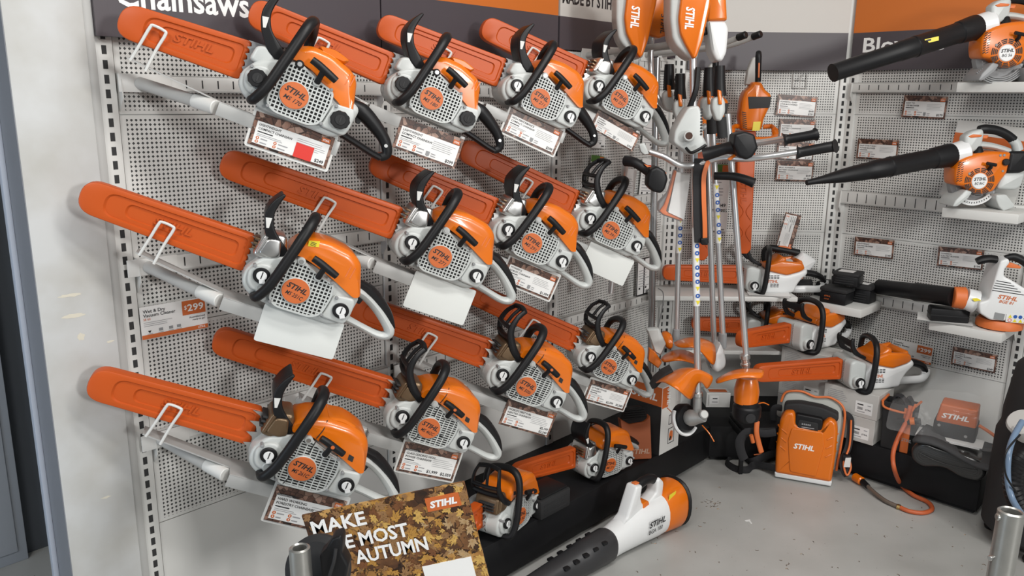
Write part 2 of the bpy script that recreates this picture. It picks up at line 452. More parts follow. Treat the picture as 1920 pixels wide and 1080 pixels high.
m = MB(); m.box((-1.4, d1, 0), (0.6, d1 + 0.04, 3.4), dm); one(m, 'door_1', WL.M, kind='structure')
u2, d2 = WL.ud(at_z(65, 1066, 0))
m = MB(); m.box((u2 - 0.30, -d2, 0), (u2, -d2 + 0.05, 3.4), mat('door_white', (0.42, 0.45, 0.50), 0.5), 0.003); m.box((u2 - 0.28, -d2 - 0.008, 0.05), (u2 - 0.035, -d2 + 0.002, 3.2), mat('door_panel_white', (0.46, 0.49, 0.54), 0.5), 0.004)
one(m, 'door_2', WL.M, kind='structure')

# black plinths along the three walls
def deck(W, u0, u1, lab):
    m = MB()
    top = rpoly([(u0, -0.0), (u1, -0.0)], 0)
    m.box((u0, -0.47, 0.03), (u1, -0.004, Z_DECK), DECK, 0.004)
    m.box((u0 + 0.02, -0.43, 0.0), (u1 - 0.02, -0.02, 0.03), BKM)
    return one(m, 'base_deck', W.M, lab, 'plinth')
deck(WL, 0.5, 2.71, 'long black base deck running under the chainsaw wall')
deck(WB, 0.195, 0.74, 'short black base deck in the corner behind the orange backpack')
deck(WR, 0.195, 1.0, 'black base deck under the blower wall at the right')

# headers
def header(W, u0, u1, zb, lab, words=(), topcol=HDRO, zsplit=2.24, d=0.035, z1=2.9):
    m = MB(); m.box((u0, -d, zb), (u1, -0.014, zsplit), HDR); m.box((u0, -d, zsplit), (u1, -0.014, z1), topcol)
    o = one(m, 'header_sign', W.M, lab, 'sign')
    if words:
        q = MB()
        for st, mt, u, z, size, bold, wdt in words: q.text(st, mt, (u, -d - 0.001, z), (1, 0, 0), (0, 0, 1), size, 0, bold, width=wdt)
        q.build('lettering', o, flat=True)
    return o
header(WL, -0.024, 0.943, Z_HDR, 'purple header sign with white word Chainsaws above the leftmost bay', [('Chainsaws', INKW, 0.036, 2.118, 0.074, 0.02, 0.40)])
header(WL, 0.949, 1.912, Z_HDR, 'plain purple and orange header above the second chainsaw bay')
header(WL, 1.924, 2.86, 2.10, 'pale and purple header sign lettered in black beside the hanging trimmers', [('MADE BY STIHL', INK, 1.937, 2.297, 0.052, 0.03, 0.385)], topcol=HDRW)
header(WB, 0.06, 0.895, 2.047, 'plain pale and purple header above the back corner wall', topcol=HDRW)
header(WR, 0.012, 0.96, 2.05, 'orange and purple header sign with white word Blowers', [('Blowers', INKW, 0.07, 2.142, 0.074, 0.02, 0.40)])
header(WR, 0.972, 1.6, 2.05, 'orange and purple header at the right edge behind the top blower')

# ------------------------------------------------------------------ rails and display arms of the chainsaw wall
def rail(W, u0, u1, z0, z1, lab, slots=True, group=None, d=0.03):
    m = MB()
    m.box((u0, -d, z0), (u1, -d + 0.004, z1), PAINT, 0.001); m.box((u0, -d, z1 - 0.004), (u1, -0.006, z1), PAINT, 0.001); m.box((u0, -d, z0), (u1, -0.012, z0 + 0.004), PAINT)
    if slots:
        u = u0 + 0.04
        while u < u1 - 0.03:
            m.box((u - 0.002, -d - 0.0006, z0 + 0.012), (u + 0.002, -d + 0.001, z1 - 0.012), DK); u += 0.05
    root = one(m, 'slotted_rail', W.M, lab, 'shelf rail', group)
    for u, s in ((u0, 1), (u1, -1)):
        q = MB(); q.prism([(0, z1 + 0.003), (-0.035, z1), (-0.04, z0 - 0.02), (-0.012, z0 - 0.055), (0, z0 - 0.05)], -0.0015, 0.0015, PAINT)
        b = q.build('end_bracket', root); b.matrix_basis = Matrix.Translation((u, 0, 0)) @ Matrix.Rotation(R(-90) if s > 0 else R(-90), 4, 'Z')
        b.matrix_basis = Matrix.Translation((u, 0, 0)) @ Matrix.Rotation(R(90), 4, 'Z')
    return root
RAILZ = ((1.887, 1.935, 'top'), (1.352, 1.403, 'middle'), (0.80, 0.85, 'bottom'))
BAYN = ('leftmost', 'second', 'third')
for z0, z1, rn in RAILZ:
    for b in range(3):
        a = (0.03, 1.0, 1.975)[b]; e = (0.945, 1.92, 2.86)[b]
        rail(WL, a, e, z0, z1, 'white slotted rail, %s of the three in the %s chainsaw bay' % (rn, BAYN[b]), b > 0 or rn != 'x', 'rails of the chainsaw wall')
# extra rail below the lettered pale header, carrying the hanging hooks
rail(WL, 1.95, 2.86, 2.035, 2.095, 'white slotted rail under the pale lettered header', True)

# ------------------------------------------------------------------ chainsaws
def shift(pts, dx, dz): return [(x + dx, z + dz) for x, z in pts]
def lattice(m, poly, y, x0, x1, z0, z1, nx, nz, bar, mt, hole=None):
    """bars of a grille clipped to an outline, leaving the recess behind open"""
    P = [Vector((p[0], p[1])) for p in poly]
    def spans(val, ax):
        xs = []
        for i in range(len(P)):
            a, b = P[i - 1], P[i]
            if (a[ax] - val) * (b[ax] - val) < 0:
                t = (val - a[ax]) / (b[ax] - a[ax]); xs.append(a[1 - ax] + (b[1 - ax] - a[1 - ax]) * t)
        xs.sort(); return list(zip(xs[::2], xs[1::2]))
    for i in range(nx + 1):
        x = x0 + (x1 - x0) * i / nx
        for a, b in spans(x, 0):
            if b - a > 0.004: m.box((x - bar, y, a), (x + bar, y + 0.003, b), mt)
    for i in range(nz + 1):
        z = z0 + (z1 - z0) * i / nz
        for a, b in spans(z, 1):
            if b - a > 0.004: m.box((a, y + 0.0004, z - bar), (b, y + 0.003, z + bar), mt)
def cap_tool(root, x, z, y, r, ang, body=WH):
    """tool-less tank cap: black collar with a pale flip handle"""
    q = MB(); q.cyl((x, y, z), (x, y - 0.010, z), r, BK, seg=24, bev=0.002)
    o = q.build('tank_cap', root)
    q = MB(); q.cyl((x, y - 0.008, z), (x, y - 0.0125, z), r * 0.60, body, seg=24, bev=0.001)
    c, s = math.cos(ang), math.sin(ang); w = r * 0.33
    f = lambda a, b: (x + c * a - s * b, z + s * a + c * b)
    q.prism([f(0, -w), f(r * 1.0, -w), f(r * 1.0, w), f(0, w)], y - 0.012, y - 0.004, body, 0.001)
    q.box((x - 0.0012, y - 0.0135, z - r * 0.35), (x + 0.0012, y - 0.0122, z + r * 0.55), INK)
    q.build('flip_handle', o)
def cap_round(root, x, z, y, r):
    q = MB()
    n = 40; prof = [(r * (1.0 if (j // 2) % 2 == 0 else 0.95)) for j in range(n)]
    rings = []
    for k, (sc, yy) in enumerate(((0.98, y), (1, y - 0.003), (1, y - 0.014), (0.93, y - 0.017))):
        rings.append([V(x + math.cos(2 * math.pi * j / n) * prof[j] * sc, yy, z + math.sin(2 * math.pi * j / n) * prof[j] * sc) for j in range(n)])
    q.loft(rings, BK); q.cyl((x, y - 0.016, z), (x, y - 0.019, z), r * 0.55, BKM, seg=20, bev=0.001)
    q.box((x - 0.002, y - 0.0205, z - 0.008), (x + 0.002, y - 0.0185, z + 0.008), DK)
    q.build('tank_cap', root)
def corners(cs, rs, n=5): return rpoly(cs, rs, n)
def scabbard(root, xr, zr, hr, xt, zt, ht, y0=0.085, y1=0.128, word=True, side=1):
    """bar guard: tapering blade with two nested sunken panels and raised lettering"""
    q = MB()
    def lp(a, b, h0, h1, rt, rr, dz0=0.0, dz1=0.0):
        # a: offset from root, b: offset from tip, h0/h1 half heights there
        def zc(x): return zr + (zt - zr) * (x - xr) / (xt - xr)
        x0, x1 = xr - a, xt + b
        return corners([(x0, zc(x0) + dz0 - h0), (x0, zc(x0) + dz0 + h0), (x1, zc(x1) + dz1 + h1), (x1, zc(x1) + dz1 - h1)], [rr, rr, rt, rt], 7)
    O = lp(0, 0, hr, ht, ht * 1.0, 0.012)
    def ring(P, y): return [V(p.x, y, p.y) for p in P]
    e = 0.004; L = xr - xt
    I1 = lp(0.012, 0.055, hr * 0.74, ht * 0.70, ht * 0.62, 0.014); I2 = lp(0.03, 0.055 + L * 0.12, hr * 0.42, ht * 0.44, ht * 0.42, 0.016)
    I1b = lp(0.015, 0.060, hr * 0.69, ht * 0.64, ht * 0.58, 0.014); I2b = lp(0.034, 0.060 + L * 0.12, hr * 0.38, ht * 0.39, ht * 0.38, 0.016)
    rings = [ring(inset(O, e), y1), ring(O, y1 - e), ring(O, y0 + e), ring(inset(O, e * 0.35), y0 + e * 0.3), ring(inset(O, e), y0), ring(I1, y0 + 0.0005), ring(I1b, y0 + 0.0055), ring(I2, y0 + 0.005), ring(I2b, y0 + 0.010)]
    q.loft(rings, SCB)
    if word:
        a = math.atan2(zr - zt, xr - xt); X = V(math.cos(a), 0, math.sin(a)); Z = V(-math.sin(a), 0, math.cos(a))
        c = V(xt + L * 0.42, y0 + 0.0098, zt + (zr - zt) * 0.42) - Z * 0.010
        q.text('STIHL', SCB, c, X, Z, 0.022, 0.22, 0.02, width=0.092, lift=(0, -0.0035, 0))
    return q.build('scabbard', root)

def chainsaw(P, tilt, s, gx, gz, model, label, rear='grey', caps='tool', muffler='silver', shield='hook', pro=False, yaw=R(18), yellow=False, group='chainsaws on the display wall'):
    OX, OY, OZ = 0.03, 0.09, -0.078                       # base of the saw, seen from the middle of its round badge
    M = pose(P, yaw, tilt) @ Matrix.Diagonal((s, 0.92 * s, 0.92 * s, 1)) @ Matrix.Translation((OX, OY, OZ))
    root = thing('chainsaw', label, 'chainsaw', M, group)
    off = Matrix.Translation((-OX, -OY, -OZ))
    def mb(): q = MB(); q.M = off; return q
    # crankcase and tank
    q = mb()
    q.prism(rpoly([(-0.132, 0.008), (-0.13, -0.028), (-0.108, -0.052), (-0.06, -0.066), (0.12, -0.068), (0.152, -0.045), (0.163, 0.035), (0.10, 0.062), (0.0, 0.085), (-0.06, 0.075), (-0.105, 0.052)], 0.016, 4), 0.008, 0.150, LG, 0.010)
    q.prism(rpoly([(-0.125, 0.012), (-0.118, -0.022), (-0.102, -0.038), (-0.07, -0.04), (-0.05, 0.02), (-0.075, 0.045), (-0.105, 0.04)], 0.012, 4), -0.004, 0.03, LG, 0.008)
    q.prism(rpoly([(0.082, -0.05), (0.145, -0.052), (0.153, -0.03), (0.155, 0.01), (0.148, 0.028), (0.096, 0.022)], 0.010, 4), -0.006, 0.03, LG, 0.006)
    q.prism(rpoly([(-0.132, 0.03), (-0.132, 0.0), (-0.105, -0.045), (0.02, -0.05), (0.03, 0.06), (-0.09, 0.075)], 0.02, 4), 0.150, 0.178, LG, 0.008)
    q.cyl((-0.078, -0.006, -0.026), (-0.078, 0.03, -0.026), 0.016, LG, seg=18, bev=0.003)
    for x, z in ((0.078, 0.052), (0.082, -0.042), (-0.05, -0.05), (0.103, 0.017), (-0.113, 0.03)):
        q.cyl((x, 0.012, z), (x, -0.0135, z), 0.0045, MG, seg=12, bev=0.001)
    q.build('crankcase', root)
    # starter cover with open grille
    q = mb()
    out = rpoly([(-0.058, -0.045), (-0.035, -0.062), (0.055, -0.062), (0.082, -0.045), (0.092, 0.01), (0.088, 0.05), (0.045, 0.062), (-0.012, 0.088), (-0.042, 0.075), (-0.058, 0.02)], 0.014, 4)
    q.prism(out, -0.004, 0.03, LG, 0.002)
    gr = inset(out, 0.006)
    q.add([V(p.x, -0.0045, p.y) for p in gr], [tuple(range(len(gr)))], DK)
    if pro:
        lattice(q, gr, -0.0105, -0.06, 0.09, -0.06, 0.085, 9, 19, 0.0015, LG)
    else:
        lattice(q, gr, -0.0105, -0.055, 0.088, -0.06, 0.085, 14, 14, 0.0018, LG)
    rim = [[V(p.x, y, p.y) for p in inset(out, d)] for d, y in ((0.0, -0.004), (0.0015, -0.011), (0.0065, -0.011), (0.0065, -0.0045))]
    q.loft(rim, LG, (False, False))
    q.build('starter_cover', root)
    q = mb(); q.cyl((0, -0.006, 0), (0, -0.0155, 0), 0.0375, LG, seg=40, bev=0.002); q.cyl((0, -0.012, 0), (0, -0.0175, 0), 0.035, LOGO, seg=40, bev=0.001)
    q.text('STIHL', INK, (0.0, -0.0179, 0.002), (0.985, 0, -0.17), (0.17, 0, 0.985), 0.0150, 0.2, 0.03, 'C', width=0.054)
    q.text(model, INK, (-0.001, -0.0179, -0.0175), (0.985, 0, -0.17), (0.17, 0, 0.985), 0.0115, 0.2, 0.012, 'C', width=0.046)
    q.build('badge', root)
    # orange top cover
    q = mb()
    if pro:
        tc = [(-0.062, 0.085), (-0.055, 0.118), (-0.03, 0.138), (0.02, 0.150), (0.085, 0.148), (0.128, 0.132), (0.145, 0.105), (0.162, 0.03), (0.145, 0.024), (0.09, 0.052), (0.02, 0.08), (-0.02, 0.094)]
    elif rear == 'black' and caps == 'round':
        tc = [(-0.05, 0.085), (-0.04, 0.118), (0.0, 0.142), (0.055, 0.142), (0.115, 0.120), (0.132, 0.10), (0.142, 0.055), (0.152, 0.0), (0.128, -0.012), (0.118, 0.02), (0.08, 0.04), (0.02, 0.08), (-0.02, 0.088)]
    else:
        tc = [(-0.05, 0.085), (-0.04, 0.125), (-0.012, 0.152), (0.045, 0.158), (0.105, 0.150), (0.135, 0.128), (0.147, 0.09), (0.165, 0.035), (0.146, 0.028), (0.09, 0.054), (0.02, 0.082), (-0.02, 0.094)]
    q.prism(rpoly(tc, 0.016, 4), -0.003, 0.150, OR, 0.024, 5, wf=lambda p: max(0.08, min(1, (p.y - (0.088 - 0.42 * p.x)) / 0.03)))
    q.prism(rpoly([(0.015, 0.150), (0.06, 0.157), (0.10, 0.146), (0.09, 0.128), (0.03, 0.132)], 0.012, 3), 0.012, 0.13, OR, 0.012)
    tcv = q.build('top_cover', root)
    q = mb()
    if pro:
        q.tube([(0.006, -0.0035, 0.09), (0.014, -0.0035, 0.12), (0.016, 0.006, 0.145)], 0.0013, DK, 6)
        q.tube([(0.0, -0.0125, 0.045), (0.006, -0.0125, 0.085)], 0.0013, DK, 6); q.tube([(-0.03, -0.0125, -0.055), (-0.022, -0.0125, -0.034)], 0.0013, DK, 6); q.tube([(0.04, -0.0125, -0.012), (0.062, -0.0125, -0.018)], 0.0013, DK, 6)
        for x, z in ((-0.03, 0.112), (0.108, 0.062)): q.prism(rpoly([(x - 0.007, z + 0.01), (x + 0.008, z + 0.006), (x + 0.009, z - 0.01), (x - 0.006, z - 0.006)], 0.002, 2), -0.0036, -0.001, DK)
    else:
        for dx in (0, 0.012): q.prism([(0.108 + dx, 0.112), (0.111 + dx, 0.113), (0.107 + dx, 0.080), (0.104 + dx, 0.079)], -0.0036, -0.001, ORM)
    q.build('seam', tcv)
    if yellow:
        q = mb(); q.prism([(-0.012, 0.142), (0.014, 0.150), (0.016, 0.134), (-0.010, 0.126)], -0.0036, -0.0015, YEL)
        for k in range(3): q.box((-0.006, -0.004, 0.132 + k * 0.004), (0.008, -0.0034, 0.1335 + k * 0.004), INK)
        q.build('warning_sticker', tcv)
    # bar, spikes, scabbard
    q = mb()
    n = 4 if pro else 7; z0, z1 = -0.03, 0.097; b = -0.128; tl = 0.030 if pro else 0.012
    pts = [(b + 0.03, z1)]
    for i in range(n):
        za = z1 - (z1 - z0) * i / n; zb = z1 - (z1 - z0) * (i + 1) / n
        pts += [(b - tl + 0.01 * i / n, za - 0.004), (b - tl * 0.25, za - (za - zb) * 0.45), (b, zb + 0.002)]
    pts += [(b + 0.03, z0)]
    q.prism(pts, 0.064, 0.0675, SIL if pro or muffler != 'none' else MG); q.build('bumper_spike', root)
    q = mb(); q.prism(rpoly([(-0.10, 0.015), (-0.10, 0.07), (gx + 0.03, gz + 0.028), (gx + 0.03, gz - 0.028)], 0.02, 4), 0.096, 0.100, SIL); q.build('guide_bar', root)
    scabbard_off(root, off, -0.130, 0.040, 0.054, gx, gz, 0.044, 0.077, 0.119)
    # muffler
    q = mb()
    if muffler == 'none':
        q.prism(rpoly([(-0.125, 0.045), (-0.118, 0.085), (-0.085, 0.098), (-0.06, 0.06), (-0.08, 0.04)], 0.01, 3), 0.015, 0.13, LG, 0.008)
        q.build('muffler_housing', root)
    else:
        mm = SIL if muffler == 'silver' else BRN
        q.prism(rpoly([(-0.128, 0.052), (-0.117, 0.118), (-0.064, 0.130), (-0.042, 0.07), (-0.075, 0.045)], 0.012, 4), 0.014, 0.125, mm, 0.010)
        q.prism(rpoly([(-0.116, 0.062), (-0.106, 0.108), (-0.074, 0.115), (-0.062, 0.07), (-0.082, 0.058)], 0.010, 4), 0.006, 0.04, mm, 0.005)
        for k in range(2): q.tube([(-0.118 + k * 0.026, 0.0125, 0.062), (-0.108 + k * 0.022, 0.0125, 0.112)], 0.004, mm, 8, smooth=False)
        for k in range(3): q.box((-0.133, 0.03, 0.066 + k * 0.013), (-0.112, 0.10, 0.072 + k * 0.013), BRN if muffler == 'silver' else DK, 0.001)
        q.build('muffler', root)
    # front handlebar
    q = mb()
    q.tube([(-0.088, 0.035, -0.052), (-0.088, 0.0, -0.052), (-0.083, -0.024, -0.045), (-0.066, -0.034, -0.005), (-0.048, -0.034, 0.07), (-0.030, -0.026, 0.15), (-0.020, -0.006, 0.19), (-0.013, 0.03, 0.203), (-0.008, 0.085, 0.198), (-0.002, 0.135, 0.178), (0.0, 0.155, 0.14), (0.0, 0.16, 0.05), (0.0, 0.16, -0.02)], [0.0115, 0.0125, 0.013, 0.0135, 0.014, 0.0145, 0.0145, 0.0135, 0.012, 0.012], BK, 14, 7)
    q.build('front_handle', root)
    # hand guard
    q = mb()
    if shield == 'hook':
        prof = [(-0.060, 0.066), (-0.092, 0.082), (-0.122, 0.128), (-0.134, 0.172), (-0.126, 0.208), (-0.108, 0.236), (-0.100, 0.234), (-0.108, 0.205), (-0.112, 0.172), (-0.098, 0.135), (-0.062, 0.105), (-0.045, 0.09)]
        q.prism(rpoly(prof, 0.016, 4), 0.012, 0.028, BK, 0.004)
        bp = [(-0.095, 0.100), (-0.124, 0.140), (-0.134, 0.174), (-0.124, 0.208), (-0.108, 0.233), (-0.103, 0.232), (-0.116, 0.205), (-0.122, 0.174), (-0.110, 0.142), (-0.086, 0.112)]
        q.prism(rpoly(bp, 0.012, 3), 0.024, 0.125, BK, 0.004)
    else:
        q.tube([(-0.050, 0.010, 0.075), (-0.088, 0.008, 0.105), (-0.118, 0.010, 0.155), (-0.116, 0.012, 0.205), (-0.098, 0.022, 0.236)], [0.013, 0.014, 0.012, 0.009, 0.008], BK, 10, 6, flat=0.7)
        q.tube([(-0.060, 0.13, 0.085), (-0.095, 0.135, 0.115), (-0.120, 0.135, 0.16), (-0.116, 0.13, 0.205), (-0.098, 0.12, 0.236)], [0.010, 0.010, 0.009, 0.008, 0.008], BK, 10, 6, flat=0.7)
        q.tube([(-0.098, 0.022, 0.236), (-0.094, 0.07, 0.242), (-0.098, 0.12, 0.236)], 0.009, BK, 10, 5)
        q.tube([(-0.124, 0.012, 0.168), (-0.127, 0.07, 0.166), (-0.124, 0.135, 0.168)], 0.008, BK, 8, 4)
        q.tube([(-0.112, 0.012, 0.134), (-0.112, 0.075, 0.13), (-0.112, 0.135, 0.136)], 0.010, BK, 8, 4)
        q.tube([(-0.124, 0.065, 0.168), (-0.112, 0.068, 0.21), (-0.094, 0.07, 0.242)], 0.006, BK, 8, 4)
    hg = q.build('hand_guard', root)
    if shield == 'hook':
        q = mb(); q.prism([(-0.128, 0.160), (-0.113, 0.164), (-0.112, 0.136), (-0.118, 0.134)], 0.0112, 0.0122, CARTON); q.build('sticker', hg)
    # rear handle
    q = mb(); q2 = mb()
    if rear == 'black':
        q.tube([(0.135, 0.09, 0.038), (0.175, 0.09, 0.034), (0.215, 0.09, 0.014), (0.252, 0.09, -0.012), (0.272, 0.09, -0.037), (0.276, 0.09, -0.056), (0.262, 0.09, -0.07)], [0.018, 0.024, 0.021, 0.017, 0.015, 0.013, 0.012], BK, 12, 6, flat=1.0)
        q.tube([(0.264, 0.09, -0.07), (0.235, 0.09, -0.066), (0.19, 0.09, -0.056), (0.14, 0.09, -0.046)], 0.010, BK, 10, 5, flat=1.7)
        q.build('rear_handle', root)
        q2.prism(rpoly(shift([(0.165, 0.0), (0.185, 0.0), (0.182, -0.022), (0.172, -0.022)], 0, 0.018), 0.004, 2), 0.082, 0.098, BKM, 0.002); q2.build('throttle_trigger', root)
        q2 = mb(); q2.cyl((0.265, 0.075, -0.032), (0.265, 0.0715, -0.032), 0.005, SIL, seg=12); q2.build('screw', root)
    else:
        q.tube([(0.13, 0.09, 0.043), (0.18, 0.09, 0.036), (0.225, 0.09, 0.012), (0.262, 0.09, -0.018), (0.286, 0.09, -0.044), (0.284, 0.09, -0.062), (0.258, 0.09, -0.069), (0.20, 0.09, -0.059), (0.12, 0.09, -0.044)], [0.018, 0.016, 0.015, 0.015, 0.015, 0.014, 0.012, 0.011, 0.014], LG, 12, 6, flat=1.45)
        rh = q.build('rear_handle', root)
        q2.tube([(0.155, 0.09, 0.061), (0.195, 0.09, 0.051), (0.236, 0.09, 0.026), (0.269, 0.09, -0.002), (0.294, 0.09, -0.036)], [0.012, 0.017, 0.015, 0.012, 0.007], BK, 10, 6, flat=1.55); q2.build('grip', rh)
        q2 = mb(); q2.prism(rpoly(shift([(0.165, 0.008), (0.188, 0.004), (0.182, -0.016), (0.168, -0.014)], 0, 0.018), 0.004, 2), 0.082, 0.098, BK, 0.002); q2.build('throttle_trigger', root)
        q2 = mb(); q2.prism(rpoly(shift([(0.195, 0.036), (0.225, 0.022), (0.228, 0.033), (0.203, 0.046)], 0, 0.018), 0.004, 2), 0.08, 0.10, BK, 0.003); q2.build('throttle_lock', root)
    # starter grip
    q = mb()
    q.cyl((0.040, 0.0, 0.050), (0.040, -0.016, 0.056), 0.010, LG, seg=14, bev=0.002)
    q.tube([(0.040, -0.014, 0.055), (0.042, -0.024, 0.073), (0.045, -0.030, 0.090)], [0.0085, 0.007, 0.009], BK, 10, 4)
    q.tube([(0.010, -0.031, 0.104), (0.030, -0.032, 0.098), (0.060, -0.032, 0.086), (0.080, -0.031, 0.078)], [0.0095, 0.0105, 0.0105, 0.0095], BK, 12, 4, flat=0.9)
    sg = q.build('starter_grip', root)
    if pro: q = mb(); q.cyl((0.045, -0.0415, 0.092), (0.045, -0.0435, 0.092), 0.005, LOGO, seg=12); q.build('logo_dot', sg)
    # caps, pivot
    def with_off(fn, *a):
        n0 = set(bpy.data.objects)
        fn(root, *a)
        for o in set(bpy.data.objects) - n0: o.data.transform(off)
    if caps == 'round':
        with_off(cap_round, -0.092, 0.006, -0.004, 0.024); with_off(cap_round, 0.122, -0.014, -0.006, 0.025)
    else:
        with_off(cap_tool, -0.09, 0.010, -0.005, 0.0215, R(-70)); with_off(cap_tool, 0.124, -0.014, -0.006, 0.0215, R(-60))
    q = mb(); q.cyl((-0.012, 0.01, 0.082), (-0.012, -0.014, 0.082), 0.011, BK if caps == 'round' else LG, seg=18, bev=0.002); q.cyl((-0.012, -0.0135, 0.082), (-0.012, -0.0155, 0.082), 0.006, SIL, seg=14); q.build('damper_screw', root)
    return root, M, off
def scabbard_off(root, off, *a):
    o = scabbard(root, *a); o.data.transform(off); return o
def bracket(M, off, W, u_wall, z_wall, label, loop_x=-0.335, drop=0.0, gz=0.03):
    """display arm: tube from the rail, flat carrier under the saw, wire loop holding the bar"""
    Mi = M @ off                                           # badge-centred frame
    root = thing('chainsaw_stand', label, 'display stand', M.copy() @ Matrix.Translation((0, 0, -0.006)), 'chainsaw display stands')
    inv = root.matrix_world.inverted()
    def mb(): q = MB(); q.M = inv @ Mi; return q
    q = mb()
    q.box((-0.155, 0.03, -0.090), (0.135, 0.14, -0.0865), CARR, 0.001); q.box((-0.155, 0.03, -0.124), (0.135, 0.033, -0.087), CARR, 0.001); q.box((0.132, 0.03, -0.112), (0.148, 0.13, -0.07), CARR, 0.002)
    q.prism([(loop_x - 0.045, -0.062 + gz - 0.03), (-0.15, -0.087), (-0.15, -0.0905), (loop_x - 0.045, -0.066 + gz - 0.03)], 0.075, 0.13, CARR)
    q.build('carrier_plate', root)
    q = mb(); x = loop_x; b = gz - 0.03
    q.tube([(x - 0.036, 0.076, -0.068 + b), (x - 0.026, 0.070, -0.015 + b), (x - 0.018, 0.068, 0.030 + b), (x - 0.012, 0.068, 0.038 + b), (x + 0.012, 0.068, 0.036 + b), (x + 0.018, 0.068, 0.028 + b), (x + 0.010, 0.070, -0.015 + b), (x + 0.002, 0.074, -0.078 + b)], 0.0038, PLAST, 8, 4)
    q.build('wire_loop', root)
    q = MB(); q.M = inv
    e = Mi @ V(-0.178, 0.08, -0.108); c = Mi @ V(-0.16, 0.08, -0.110)
    wp = W.p(u_wall, 0.034, z_wall)
    d = (e - wp)
    q.tube([wp, wp + d * 0.3, wp + d * 0.8, e], 0.018, TUBEW, 16, 5)
    q.build('tube', root)
    q = MB(); q.M = inv; q.cyl(e - d.normalized() * 0.05, e + d.normalized() * 0.03, 0.0205, PLAST, seg=16, bev=0.002); q.build('end_collar', root)
    q = MB(); q.M = inv @ W.M; uu = u_wall
    q.box((uu - 0.06, -0.036, z_wall - 0.026), (uu + 0.09, -0.031, z_wall + 0.026), PLAST, 0.002); q.build('mounting_plate', root)
    return root
def frame3(TL, TR, BL):
    X = (TR - TL); w = X.length; X = X.normalized()
    D = (BL - TL); D = D - X * D.dot(X); h = D.length; Z = -D.normalized(); Y = Z.cross(X)
    M = Matrix.Identity(4)
    for i in range(3): M[i][0], M[i][1], M[i][2] = X[i], Y[i], Z[i]
    B = TL - Z * h
    M.translation = B
    return M, w, h
random.seed(3)
def lines(q, x, z, w, n, dz, hh, m, y, jit=0.3):
    for k in range(n):
        ww = w * (1 - random.random() * jit)
        q.quad((x, y, z - k * dz), (x + ww, y, z - k * dz), (x + ww, y, z - k * dz + hh), (x, y, z - k * dz + hh), m)
